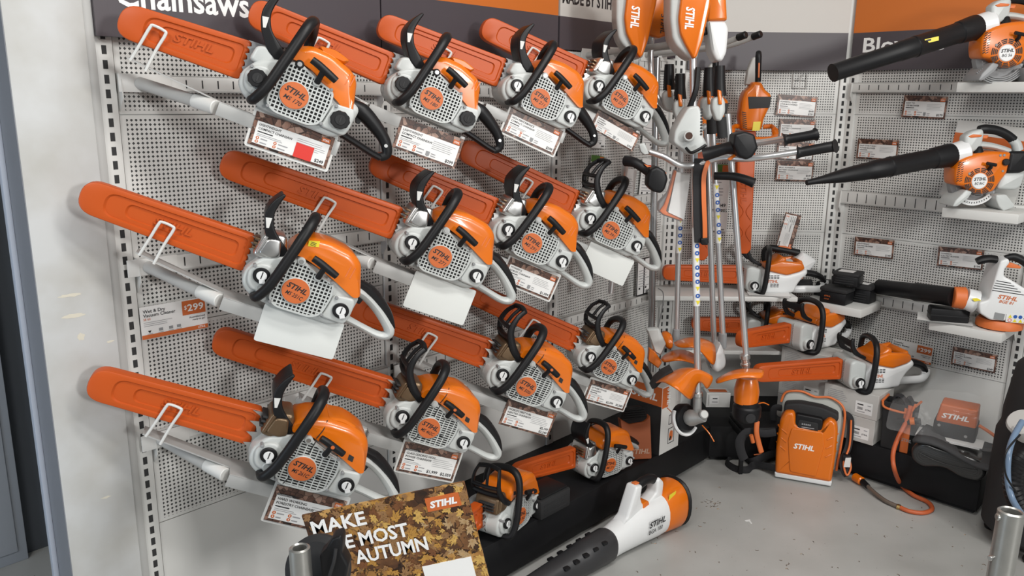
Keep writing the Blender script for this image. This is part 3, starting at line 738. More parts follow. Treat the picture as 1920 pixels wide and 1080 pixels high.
def price_card(TL, TR, BL, label, title, prices, style='main', group=None, sticker=False, pro=False, shield=False, holder=False, band=LOGS):
    M, w, h = frame3(TL, TR, BL)
    q = MB(); q.M = Matrix()
    T = 0.003; f = -0.0006
    def rect(qq, x0, z0, x1, z1, m, y): qq.quad((x0 * w, y, z0 * h), (x1 * w, y, z0 * h), (x1 * w, y, z1 * h), (x0 * w, y, z1 * h), m)
    q.box((0, 0, 0), (w, T, h), band)
    rect(q, 0.045, 0.075, 0.962, 0.745, PAPER, f)
    root = one(q, 'price_card', M, label, 'price card', group or 'printed price cards')
    if holder:
        e = 0.035 * w; p = MB(); p.prism(rpoly([(-e, -e), (w + e, -e), (w + e, h * 1.12), (-e, h * 1.12)], 0.008, 3), T, T + 0.003, PLAST); p.build('card_holder', root)
    q = MB(); y = f * 2
    rect(q, 0.845, 0.765, 0.955, 0.905, LOGO, y)
    q.text('STIHL', INKW, (0.90 * w, y - 0.0003, 0.805 * h), (1, 0, 0), (0, 0, 1), 0.058 * h, 0.2, 0.02, 'C', width=0.085 * w)
    if pro:
        rect(q, 0.045, 0.745, 0.30, 0.80, INK, y); q.text('PROFESSIONAL', INKW, (0.06 * w, y - 0.0003, 0.757 * h), (1, 0, 0), (0, 0, 1), 0.03 * h, 0, 0.0, 'L', width=0.2 * w)
    for i, t in enumerate(title):
        q.text(t, INK, (0.075 * w, y, (0.625 - 0.115 * i) * h), (1, 0, 0), (0, 0, 1), 0.072 * h, 0, 0.016)
    lines(q, 0.075 * w, 0.43 * h, 0.20 * w, 1, 0.05 * h, 0.03 * h, INK, y, 0.2)
    lines(q, 0.075 * w, 0.37 * h, 0.36 * w, 2, 0.045 * h, 0.013 * h, INKG, y)
    lines(q, 0.56 * w, 0.62 * h, 0.37 * w, 5, 0.06 * h, 0.013 * h, INKG, y, 0.25)
    ic = LOGO if band is LOGS else INK
    for x in (0.095, 0.315):
        for z in (0.255, 0.145):
            n = 14; q.add([V(x * w + math.cos(2 * math.pi * k / n) * 0.048 * h, y, z * h + math.sin(2 * math.pi * k / n) * 0.048 * h) for k in range(n)], [tuple(range(n))], ic)
            rect(q, x - 0.006, z - 0.02, x + 0.006, z + 0.02, INKW, y * 1.3)
            rect(q, x + 0.04, z - 0.02, x + 0.04 + random.uniform(0.07, 0.12), z + 0.012, INKG, y)
    if shield:
        q.add([V(x * w, y, z * h) for x, z in ((0.50, 0.26), (0.56, 0.26), (0.56, 0.13), (0.53, 0.09), (0.50, 0.13))], [(0, 1, 2, 3, 4)], MG)
        lines(q, 0.58 * w, 0.20 * h, 0.08 * w, 2, 0.07 * h, 0.03 * h, INKG, y)
    if len(prices) == 1: q.text(prices[0], INK, (0.945 * w, y, 0.115 * h), (1, 0, 0), (0, 0, 1), 0.10 * h, 0, 0.022, 'R')
    elif len(prices) == 2 and style == 'row':
        q.text(prices[0], INK, (0.70 * w, y, 0.135 * h), (1, 0, 0), (0, 0, 1), 0.10 * h, 0, 0.022, 'R'); q.text(prices[1], INK, (0.945 * w, y, 0.135 * h), (1, 0, 0), (0, 0, 1), 0.10 * h, 0, 0.022, 'R')
    elif len(prices) == 2:
        q.text(prices[0], INK, (0.945 * w, y, 0.245 * h), (1, 0, 0), (0, 0, 1), 0.09 * h, 0, 0.022, 'R'); q.text(prices[1], INK, (0.945 * w, y, 0.105 * h), (1, 0, 0), (0, 0, 1), 0.09 * h, 0, 0.022, 'R')
    q.build('lettering', root, flat=True)
    if sticker:
        p = MB(); p.box((0.56 * w, -0.002, 0.06 * h), (0.79 * w, -0.0012, 0.50 * h), RED); p.build('red_sticker', root)
    return root
def blank_card(TL, TR, BL, label):
    M, w, h = frame3(TL, TR, BL)
    q = MB(); q.prism(rpoly([(0, 0), (w, 0), (w, h), (0, h)], 0.008, 3), 0, 0.003, CARDB, 0.0008)
    return one(q, 'blank_card', M, label, 'card', 'blank white cards under the saws')
def promo_card(TL, TR, BL, label, title, sub, price, foot):
    M, w, h = frame3(TL, TR, BL)
    q = MB(); f = -0.0006
    q.box((0, 0, 0), (w, 0.003, h), PAPER)
    def rect(qq, x0, z0, x1, z1, m, y): qq.quad((x0 * w, y, z0 * h), (x1 * w, y, z0 * h), (x1 * w, y, z1 * h), (x0 * w, y, z1 * h), m)
    rect(q, 0, 0, 1, 0.13, LOGO, f); rect(q, 0.62, 0.52, 0.98, 0.97, LOGO, f)
    root = one(q, 'promo_card', M, label, 'price card')
    q = MB(); y = 2 * f
    for i, t in enumerate(title): q.text(t, INK, (0.04 * w, y, (0.80 - 0.125 * i) * h), (1, 0, 0), (0, 0, 1), 0.105 * h, 0, 0.012)
    q.text(sub, LOGO, (0.04 * w, y, 0.575 * h), (1, 0, 0), (0, 0, 1), 0.07 * h, 0, 0.01)
    q.text('$', INKW, (0.65 * w, y, 0.70 * h), (1, 0, 0), (0, 0, 1), 0.13 * h, 0, 0.01); q.text(price, INKW, (0.70 * w, y, 0.635 * h), (1, 0, 0), (0, 0, 1), 0.22 * h, 0, 0.02, width=0.25 * w)
    for i, t in enumerate(foot): q.text(t, INK, (0.96 * w, y, (0.40 - 0.085 * i) * h), (1, 0, 0), (0, 0, 1), 0.06 * h, 0, 0.008, 'R')
    q.text('STIHL', INKW, (0.96 * w, y, 0.035 * h), (1, 0, 0), (0, 0, 1), 0.07 * h, 0.2, 0.01, 'R')
    lines(q, 0.04 * w, 0.50 * h, 0.42 * w, 3, 0.055 * h, 0.015 * h, INKG, y)
    for x in (0.09, 0.25, 0.40, 0.52):
        q.prism([(x * w, 0.25 * h), ((x + 0.05) * w, 0.25 * h), ((x + 0.025) * w, 0.17 * h)], y, y + 0.0001, INK) if x == 0.09 else rect(q, x, 0.19, x + 0.06, 0.28, MG, y)
        rect(q, x - 0.01, 0.145, x + 0.07, 0.16, INKG, y)
    q.build('lettering', root, flat=True)
    return root

SAWS = [
 # badge px, tilt, guard tip, model, looks, scale, label
 ((543.3, 188), 22.1, -0.423, 0.016, 'MS 170', dict(rear='black', caps='round', muffler='none'), 1.108, 'chainsaw with black rear handle at top left, above the card with red sticker'),
 ((800, 188), 21.9, -0.546, 0.035, 'MS 180', dict(rear='black', caps='round', muffler='none'), 1.069, 'chainsaw with black rear handle, second from the left in the top row'),
 ((1003, 184), 21.7, -0.564, 0.02, 'MS 211', dict(rear='black', caps='tool', muffler='none'), 1.076, 'chainsaw with black rear handle and pale flip caps, third in the top row'),
 ((1151, 181), 23.6, -0.541, 0.027, 'MS 231', dict(rear='grey', muffler='silver'), 1.112, 'chainsaw with grey rear handle at the right end of the top row'),
 ((554, 552), 22.7, -0.537, 0.047, 'MS 251C', dict(rear='grey', muffler='silver', yellow=True), 1.126, 'chainsaw with yellow sticker above the largest blank card, left of the middle row'),
 ((822, 483), 23.6, -0.634, 0.02, 'MS 271', dict(rear='grey', muffler='silver'), 1.158, 'chainsaw second from the left in the middle row, above a blank card'),
 ((993, 454), 25.2, -0.554, 0.029, 'MS 291', dict(rear='grey', muffler='silver'), 1.158, 'chainsaw in the middle row above the only printed card of that row'),
 ((1140, 427), 24, -0.597, 0.054, 'MS 391', dict(rear='grey', muffler='silver', shield='loop'), 1.153, 'chainsaw at the right end of the middle row, beside the hanging trimmers'),
 ((573, 883), 24.1, -0.536, 0.035, 'MS 261C', dict(rear='grey', muffler='brown', pro=True), 1.181, 'chainsaw at lower left, just above the autumn poster'),
 ((808, 803), 23.6, -0.667, 0.043, 'MS 462C', dict(rear='grey', muffler='brown', pro=True, shield='loop'), 1.13, 'chainsaw with large spikes, second from the left in the bottom row'),
 ((988, 722), 25, -0.618, 0.033, 'MS 500i', dict(rear='grey', muffler='brown', pro=True, shield='loop'), 1.197, 'chainsaw with slotted orange cover, third from the left in the bottom row'),
 ((1142, 682), 25.6, -0.708, 0.059, 'MS 661', dict(rear='grey', muffler='brown', pro=True, shield='loop'), 1.088, 'chainsaw at the right end of the bottom row, beside the orange trimmer guard'),
]
ROWN = ('top', 'middle', 'bottom')
for i, (bp, tilt, gx, gz, model, kw, s, lab) in enumerate(SAWS):
    P = WL.on(bp[0], bp[1], 0.465)
    root, M, off = chainsaw(P, R(tilt), s, gx, gz, model, lab, **kw)
    u, d = WL.ud(P)
    z0, z1, rn = RAILZ[i // 4]
    bracket(M, off, WL, u - 0.235, (z0 + z1) / 2, 'white tubular display stand under the %s chainsaw of the %s row' % (('leftmost', 'second', 'third', 'rightmost')[i % 4], rn), gz=0.03 + (gz - 0.027) * 0.5)
def fr(i, a, b, c):
    """three corners on the upright plane just in front of the stand's carrier, turned like the saw"""
    P = WL.on(*SAWS[i][0], 0.465); n = V(math.sin(R(18)), -math.cos(R(18)), 0); P0 = P - n * 0.028
    out = []
    for p in (a, b, c):
        r = ray(*p); k = P0.dot(n) / r.dot(n); out.append(V(r.x * k, r.y * k, r.z * k + EYE))
    return out
price_card(*fr(0, (475, 218), (623, 266), (452, 277)), 'price card with a red sticker and $249 below the top left chainsaw', ('LIGHTWEIGHT', 'COMPACT CHAINSAW'), ('$249',), sticker=True, holder=True)
price_card(*fr(1, (747, 223), (865, 264), (737, 283)), 'price card reading $299 below the second chainsaw of the top row', ('LIGHTWEIGHT', 'COMPACT CHAINSAW'), ('$299',), shield=True)
price_card(*fr(2, (953, 200), (1050, 244), (942, 250)), 'price card reading $599 in a white holder, top row', ('HIGH PERFORMANCE', 'COMPACT CHAINSAW'), ('$599',), shield=True, holder=True)
price_card(*fr(3, (1115, 203), (1195, 247), (1110, 242)), 'price card reading $769 under the top right chainsaw', ('DURABLE', 'CHAINSAW'), ('$769',), shield=True)
blank_card(*fr(4, (498, 577), (648, 614), (473, 647)), 'blank white card, the largest and leftmost of the three')
blank_card(*fr(5, (780, 510), (894, 547), (762, 580)), 'blank white card, the middle one of the three in the middle row')
price_card(*fr(6, (957, 482), (1048, 518), (948, 530)), 'price card reading $1,099 below a middle row chainsaw', ('POWERFUL', 'ROBUST CHAINSAW'), ('$1,099',), shield=True, holder=True)
blank_card(*fr(7, (1107, 448), (1189, 485), (1099, 503)), 'blank white card, the rightmost and smallest of the three')
price_card(*fr(8, (528, 918), (660, 947), (510, 985)), 'price card titled hard working forestry chainsaw, partly behind the autumn poster', ('HARD WORKING', 'FORESTRY CHAINSAW'), ('$1,499',), pro=True, holder=True)
price_card(*fr(9, (767, 832), (872, 852), (753, 887)), 'price card reading $1,999 and $2,059 above the autumn poster', ('CLASS LEADING HIGH', 'POWER CHAINSAW'), ('$1,999', '$2,059'), 'row', pro=True, holder=True)
price_card(*fr(10, (958, 748), (1050, 773), (947, 797)), 'price card reading $2,199 and $2,249 below a bottom row chainsaw', ("WORLD'S FIRST FUEL", 'INJECTED CHAINSAW'), ('$2,199', '$2,249'), pro=False)
price_card(*fr(11, (1113, 708), (1187, 728), (1105, 748)), 'price card reading $2,399 and $2,589 near the leather coloured pouch', ('EXTREME POWER', 'CHAINSAW'), ('$2,399', '$2,589'), 'row', pro=True, holder=True)
def ow(W, a, b, c, d=0.02): return W.on(*a, d), W.on(*b, d), W.on(*c, d)
promo_card(*ow(WL, (262, 592), (386, 568), (267, 653)), 'white and orange wet and dry vacuum cleaner card reading $299 on the left wall', ('Wet & Dry', 'Vacuum Cleaner'), 'SE 62', '299', ('Assembled and', 'ready to go!'))
price_card(*ow(WR, (1688, 163), (1770, 164), (1684, 204)), 'price card reading $279 under the top rail of the right wall', ('EASY TO', 'USE BLOWER'), ('$279',), shield=True)
price_card(*ow(WR, (1603, 246), (1680, 248), (1602, 283)), 'price card reading $399 above the pointed blower nozzle', ('EASY START HIGH', 'POWER BLOWER'), ('$399',))
price_card(*ow(WR, (1601, 430), (1675, 436), (1599, 464)), 'price card reading $149 on the right wall, left of the $199 card', ('LIGHTWEIGHT', 'ELECTRIC BLOWER'), ('$149',))
price_card(*ow(WR, (1758, 445), (1844, 451), (1756, 481)), 'price card reading $199 behind the white electric blower', ('POWERFUL', 'ELECTRIC BLOWER'), ('$199',))
promo_card(*ow(WR, (1676, 619), (1753, 636), (1672, 650)), 'white and orange battery blower card reading $299 on the right wall', ('Powerful', 'Battery Blower'), 'BGA 57', '299', ('Assembled and', 'ready to go!'))
price_card(*ow(WR, (1789, 632), (1873, 647), (1787, 665)), 'dark bordered price card reading $349 low on the right wall', ('POWERFUL', 'BATTERY BLOWER'), ('$349',))
price_card(*ow(WB, (1452, 166), (1526, 170), (1449, 205)), 'price card reading $449 and $757, topmost of four on the back wall', ('POWERFUL, QUIET', 'LITHIUM POWERED'), ('$449', '$757'))
price_card(*ow(WB, (1456, 212), (1524, 213), (1453, 250)), 'price card second from top of four on the back wall', ('POWERFUL', 'BATTERY CHAINSAW'), ('$499', '$807'))
price_card(*ow(WB, (1453, 254), (1522, 256), (1449, 288)), 'price card reading $599 and $1,007 behind the trimmer handle grips', ('POWERFUL', 'BATTERY CHAINSAW'), ('$599', '$1,007'))
price_card(*ow(WB, (1452, 290), (1522, 291), (1447, 328)), 'price card reading $649, lowest of four on the back wall', ('MOST POWERFUL', 'BATTERY CHAINSAW'), ('$649', '$1,057'))
price_card(*ow(WB, (1500, 393), (1482, 458), (1470, 387), 0.10), 'price card turned on its side above the battery chainsaw', ('POWERFUL', 'BATTERY CHAINSAW'), ('$449',))
# ------------------------------------------------------------------ shelves and rails of the corner and the right wall
for u0, u1, z0, z1, lab in ((0.03, 0.95, 1.937, 1.987, 'white slotted rail at the top of the right wall, under the uppermost blower'),
                            (0.03, 0.95, 1.345, 1.417, 'white slotted rail in the middle of the right wall, under the lower orange blower'),
                            (0.03, 0.95, 0.81, 0.872, 'white slotted rail low on the right wall, behind the long black blower tube')):
    rail(WR, u0, u1, z0, z1, lab, group='rails of the blower wall')
def tray(W, u0, u1, d0, d1, zt, lab, th=0.045):
    m = MB(); m.box((u0, -d1, zt - th), (u1, -d0, zt), PAINT, 0.003)
    return one(m, 'shelf_tray', W.M, lab, 'shelf')
tray(WR, 0.625, 1.5, 0.035, 0.30, 1.978, 'white tray shelf carrying the uppermost orange blower')
tray(WR, 0.632, 0.95, 0.035, 0.30, 1.403, 'white tray shelf carrying the lower orange blower')
tray(WR, -0.01, 0.312, 0.035, 0.30, 0.840, 'white tray shelf carrying the black battery packs')
tray(WR, 0.640, 0.957, 0.035, 0.30, 0.848, 'white tray shelf carrying the white electric blower')
tray(WB, -0.12, 0.66, 0.01, 0.30, 0.872, 'long white shelf under the upper battery chainsaw', 0.025)
tray(WB, 0.02, 0.62, 0.01, 0.30, 0.572, 'thin low white shelf behind the battery chainsaws', 0.022)

# ------------------------------------------------------------------ battery chainsaws
def battery_saw(P, s, yaw, label, gl=0.385, word='STIHL', gdz=0.0, yellow=False, sidemat=WH):
    root = thing('battery_chainsaw', label, 'chainsaw', pose(P, yaw, 0, 0, s), 'battery chainsaws in the corner')
    K = lambda pts: [((x - 400) * 0.000475, (545 - y) * 0.000475) for x, y in pts]
    def k3(x, y, d): a = K([(x, y)])[0]; return V(a[0], d, a[1])
    q = MB(); q.prism(rpoly(K([(92, 285), (140, 262), (250, 295), (262, 420), (240, 540), (130, 540), (92, 480)]), 0.012, 3), 0.004, 0.15, LG if sidemat is WH else sidemat, 0.010)
    q.prism(rpoly(K([(120, 420), (160, 400), (215, 410), (232, 470), (215, 515), (150, 520), (118, 480)]), 0.015, 3), -0.014, 0.03, LG if sidemat is WH else sidemat, 0.010); q.build('front_housing', root)
    q = MB(); q.prism(rpoly(K([(300, 308), (505, 350), (640, 312), (700, 278), (728, 330), (655, 400), (615, 470), (600, 535), (480, 545), (262, 545), (240, 400)]), 0.016, 3), 0.0, 0.15, sidemat, 0.014)
    body = q.build('motor_housing', root)
    q = MB()
    for r in range(3):
        for (a, b) in ((310, 335), (342, 367), (374, 399), (406, 428)):
            for yy in (350, 440):
                if yy == 350 or a > 320: q.prism(K([(a, yy + r * 14), (b, yy + 2 + r * 14), (b, yy + 9 + r * 14), (a, yy + 7 + r * 14)]), -0.0008, 0.001, DK)
    q.build('vent_slots', body)
    q = MB(); o = k3(312, 428, -0.001); q.text(word, LOGO if sidemat is WH else INK, o, (1, 0, 0), (0, 0, 1), 0.0135, 0.2, 0.03, width=0.05); q.build('lettering', body, flat=True)
    # orange top with open battery bay
    q = MB()
    q.prism(rpoly(K([(300, 305), (312, 245), (400, 215), (440, 200), (640, 215), (668, 230), (686, 282), (640, 312), (505, 352)]), 0.010, 3), -0.003, 0.02, OR, 0.010)
    q.prism(rpoly(K([(300, 300), (312, 245), (400, 212), (462, 165), (492, 172), (505, 215), (470, 250), (460, 320)]), 0.010, 3), 0.012, 0.145, OR, 0.010)
    q.prism(rpoly(K([(600, 300), (610, 215), (660, 196), (690, 282)]), 0.010, 3), 0.012, 0.145, OR, 0.010)
    q.prism(rpoly(K([(440, 330), (450, 190), (520, 212), (600, 205), (655, 190), (686, 282)]), 0.010, 3), 0.125, 0.148, OR, 0.008)
    q.box((0.02, 0.02, 0.12), (0.11, 0.126, 0.14), DK); q.build('top_cover', root)
    if yellow:
        p = MB(); p.prism(K([(450, 255), (530, 250), (530, 295), (450, 300)]), -0.0045, -0.003, YEL)
        for i in range(2): p.prism(K([(460, 265 + i * 14), (520, 262 + i * 14), (520, 268 + i * 14), (460, 271 + i * 14)]), -0.005, -0.004, INK)
        p.build('warning_sticker', root)
    q = MB(); q.tube([k3(190, 545, 0.05), k3(205, 548, 0.0), k3(245, 535, -0.026), k3(268, 440, -0.03), k3(285, 230, -0.028), k3(300, 130, -0.01), k3(325, 92, 0.03), k3(355, 95, 0.09), k3(372, 140, 0.14), k3(378, 260, 0.155)], [0.010, 0.0125, 0.0125, 0.0125, 0.0125, 0.0125, 0.012, 0.011], BK, 12, 6); q.build('front_handle', root)
    q = MB()
    g = rpoly(K([(240, 268), (175, 240), (122, 215), (95, 165), (80, 110), (84, 78), (100, 66), (118, 70), (118, 120), (140, 165), (180, 205), (252, 240)]), 0.012, 3)
    q.prism(g, 0.012, 0.026, BK, 0.004); q.prism(g, 0.11, 0.124, BK, 0.004)
    q.prism(rpoly(K([(96, 150), (82, 108), (86, 80), (96, 84), (98, 112), (112, 150)]), 0.006, 3), 0.02, 0.12, BK, 0.003); q.build('hand_guard', root)
    q = MB(); pts = [k3(690, 300, 0.075), k3(668, 380, 0.075), k3(622, 450, 0.075), k3(612, 500, 0.075), k3(650, 528, 0.075), k3(780, 527, 0.075), k3(920, 522, 0.075), k3(962, 480, 0.075), k3(958, 445, 0.075)]
    q.tube(pts, [0.020, 0.014, 0.011, 0.011, 0.0105, 0.010, 0.010, 0.011, 0.012], sidemat, 10, 5, flat=1.8); q.cyl(k3(690, 322, 0.03), k3(690, 322, 0.118), 0.022, sidemat, seg=18, bev=0.004)
    rh = q.build('rear_handle', root)
    q = MB(); q.tube([k3(700, 335, 0.075), k3(760, 350, 0.075), k3(850, 368, 0.075), k3(920, 400, 0.075), k3(962, 452, 0.075)], [0.014, 0.017, 0.016, 0.014, 0.010], BK, 12, 6, flat=1.3); q.build('grip', rh)
    q = MB(); q.prism(rpoly(K([(665, 375), (735, 392), (715, 420), (690, 405)]), 0.004, 2), 0.065, 0.085, OR, 0.002); q.build('throttle_trigger', root)
    n0 = set(bpy.data.objects); a = K([(170, 455)])[0]; cap_tool(root, a[0], a[1], -0.014, 0.021, R(-90))
    q = MB(); pts = []
    x0, zt, zb = K([(96, 0)])[0][0], 0.125, 0.02
    pts = [(x0 + 0.03, zt)]
    for i in range(11):
        za = zt - (zt - zb) * i / 11; pts += [(x0, za), (x0 - 0.008, za - 0.004)]
    pts += [(x0, zb), (x0 + 0.03, zb)]
    q.prism(pts, 0.050, 0.053, SIL); q.build('bumper_spike', root)
    q = MB(); q.prism([(x0, 0.055), (x0, 0.1), (x0 - gl + 0.03, 0.098 + gdz), (x0 - gl + 0.03, 0.07 + gdz)], 0.078, 0.082, SIL); q.build('guide_bar', root)
    scabbard(root, x0 - 0.002, 0.078, 0.046, x0 - gl, 0.086 + gdz, 0.036, 0.06, 0.10)
    return root
battery_saw(WB.p(0.562, 0.225, 0.873), 1.10, 0.0, 'battery chainsaw on the upper corner shelf, beside the black battery packs', gl=0.40)
B2 = at(1545, 642, 4.08)
battery_saw(B2, 1.17, R(30), 'battery chainsaw with dark lettering standing on cartons in the middle', gl=0.31)
B3 = at(1654, 716, 3.84)
battery_saw(B3, 1.18, R(10), 'battery chainsaw at right standing highest on the printed carton pile above the backpack', gl=0.40, gdz=-0.012)
battery_saw(WB.p(0.60, 0.15, 0.573), 1.0, 0.0, 'grey battery chainsaw with yellow sticker on the low thin shelf at the back', gl=0.30, sidemat=LG, yellow=True)

# battery blower lying behind the upper battery chainsaw
def K8(pts, o, k): return [((x - o[0]) * k, (o[1] - y) * k) for x, y in pts]
Bp = WB.p(0.70, 0.10, 0.873)
root = thing('battery_blower', 'white battery blower with black handle behind the upper battery chainsaw', 'blower', pose(Bp))
kk = 0.00051
f = lambda pts: K8(pts, (850, 545), kk)
q = MB(); q.prism(rpoly(f([(690, 240), (820, 210), (895, 125), (935, 140), (1052, 212), (1040, 260), (945, 395), (900, 440), (700, 440), (680, 300)]), 0.012, 3), -0.05, 0.06, WH, 0.02)
for i in range(3): q.prism(rpoly(f([(785, 290 + i * 22), (860, 285 + i * 22), (855, 296 + i * 22), (790, 302 + i * 22)]), 0.002, 2), -0.0512, -0.049, DK)
b = q.build('housing', root)
q = MB(); q.prism(f([(860, 345), (905, 315), (972, 330), (935, 392)]), -0.0515, -0.05, PAPER)
for x, y, mm in ((880, 345, YEL), (905, 340, YEL), (930, 345, BLU), (900, 370, BLU), (930, 370, BLU)): q.cyl(V(*[f([(x, y)])[0][0], -0.0512, f([(x, y)])[0][1]]), V(f([(x, y)])[0][0], -0.052, f([(x, y)])[0][1]), 0.004, mm, seg=10)
q.build('safety_label', b)
q = MB(); g = [f([(x, y)])[0] for x, y in ((560, 90), (640, 105), (760, 125), (880, 150))]
q.tube([V(a, 0, c) for a, c in g], [0.016, 0.02, 0.019, 0.021], BK, 12, 5); q.build('grip', root)
q = MB(); q.prism(rpoly(f([(640, 70), (720, 72), (800, 95), (760, 108), (650, 92)]), 0.004, 2), -0.012, 0.012, ORM, 0.003); q.build('lock_lever', root)
q = MB(); g = [f([(x, y)])[0] for x, y in ((560, 95), (520, 140), (540, 260), (620, 420))]
q.tube([V(a, 0, c) for a, c in g], 0.022, BK, 10, 5); q.tube([V(*p) for p in ((-0.06, 0, 0.05), (0.05, 0, 0.03), (0.10, 0.0, 0.03))], 0.026, BK, 10, 4); q.build('front_frame', root)
n = 3

# ------------------------------------------------------------------ battery packs, charger, papers
def pack(M, label, w=0.115, dpt=0.08, h=0.085, kind=0):
    root = thing('battery_pack', label, 'battery', M, 'black battery packs')
    q = MB(); q.box((-w / 2, -dpt / 2, 0), (w / 2, dpt / 2, h * 0.72), BK, 0.006); q.box((-w / 2 - 0.003, -dpt / 2 - 0.003, h * 0.72), (w / 2 + 0.003, dpt / 2 + 0.003, h), BKM, 0.008)
    for i in range(4): q.box((-w / 2 + 0.012 + i * 0.004, -dpt / 2 - 0.0015, 0.012 + i * 0.012), (w / 2 - 0.02, -dpt / 2 + 0.002, 0.016 + i * 0.012), BKM) if kind else None
    q.build('case', root)
    if not kind:
        q = MB(); q.text('STIHL', LOGO, (-w * 0.32, -dpt / 2 - 0.0006, h * 0.40), (1, 0, 0), (0, 0, 1), 0.008, 0.2, 0.02, width=0.034); q.text('300', LOGO, (-w * 0.32, -dpt / 2 - 0.0006, h * 0.22), (1, 0, 0), (0, 0, 1), 0.007, 0.2, 0.0, width=0.026); q.build('lettering', root, flat=True)
    else:
        q = MB(); q.box((-w * 0.34, -dpt * 0.3, h), (w * 0.25, dpt * 0.25, h + 0.0006), PAPER); q.build('label', root)
    return root
pz = 0.8415
def wr(u, d, z, extra=0.0): return pose(WR.p(u, d, z), WR.a + extra)
pack(wr(0.15, 0.235, pz), 'black battery pack with red lettering at the front edge of the tray shelf', 0.14, 0.11, 0.085)
pack(wr(0.245, 0.115, pz), 'black battery pack at the back right of the tray shelf, lettered end turned away', 0.10, 0.09, 0.10, 1)
pack(wr(0.185, 0.20, pz + 0.10, R(8)), 'black battery pack with white label lying on top of two others', 0.13, 0.12, 0.07, 1)
q = MB(); q.prism(rpoly([(-0.04, 0), (0.04, 0), (0.045, 0.05), (0.02, 0.085), (-0.03, 0.08)], 0.01, 3), -0.05, 0.05, BK, 0.008)
one(q, 'battery_charger', wr(0.03, 0.12, pz), 'black charger standing at the back left of the battery tray', 'charger')
ch = thing('battery_charger', 'flat black charger box lying on folded papers beside the electric blower', 'charger', wr(0.705, 0.25, 0.8545, R(28)))
q = MB(); q.box((-0.085, -0.045, 0), (0.085, 0.045, 0.065), BK, 0.008); q.box((-0.0855, -0.0455, 0.03), (0.0855, 0.0455, 0.033), BKM); q.build('case', ch)
q = MB(); q.box((0.015, -0.03, 0.065), (0.07, 0.005, 0.0656), PAPER)
for x in (0.027, 0.043, 0.058): q.add([V(x - 0.006, -0.02, 0.0659), V(x + 0.006, -0.02, 0.0659), V(x, -0.008, 0.0659)], [(0, 1, 2)], RED)
q.build('label', ch)
def papers(M, label, w, h, n=3):
    root = MB()
    for i in range(n):
        a = R(random.uniform(-6, 6)); Z = 0.0006 + i * 0.0022
        c, s = math.cos(a), math.sin(a)
        root.M = Matrix.Rotation(a, 4, 'Z')
        g = []; N = 6
        vs = [V(-w / 2 + w * x / N, -h / 2 + h * y / N, Z + 0.006 * (x / N - 0.5) ** 2 * 4 * (y / N)) for y in range(N + 1) for x in range(N + 1)]
        fs = [(y * (N + 1) + x, y * (N + 1) + x + 1, (y + 1) * (N + 1) + x + 1, (y + 1) * (N + 1) + x) for y in range(N) for x in range(N)]
        root.add(vs, fs, PAPER); root.add([v + V(0, 0, 0.0012) for v in vs], fs, PAPER)
    return one(root, 'paper_leaflet', M, label, 'leaflet')
papers(wr(0.69, 0.24, 0.849, R(22)), 'loose white leaflets under the flat black charger box', 0.24, 0.15)
papers(pose(WB.p(0.52, 0.235, 0.8725), R(-12)), 'white leaflets sticking out under the upper battery chainsaw', 0.22, 0.12, 2)
q = MB(); q.quad(V(-.07, -.0005, 0), V(.05, -.0005, 0), V(.05, -.0005, .03), V(-.07, -.0005, .03), PAPER)

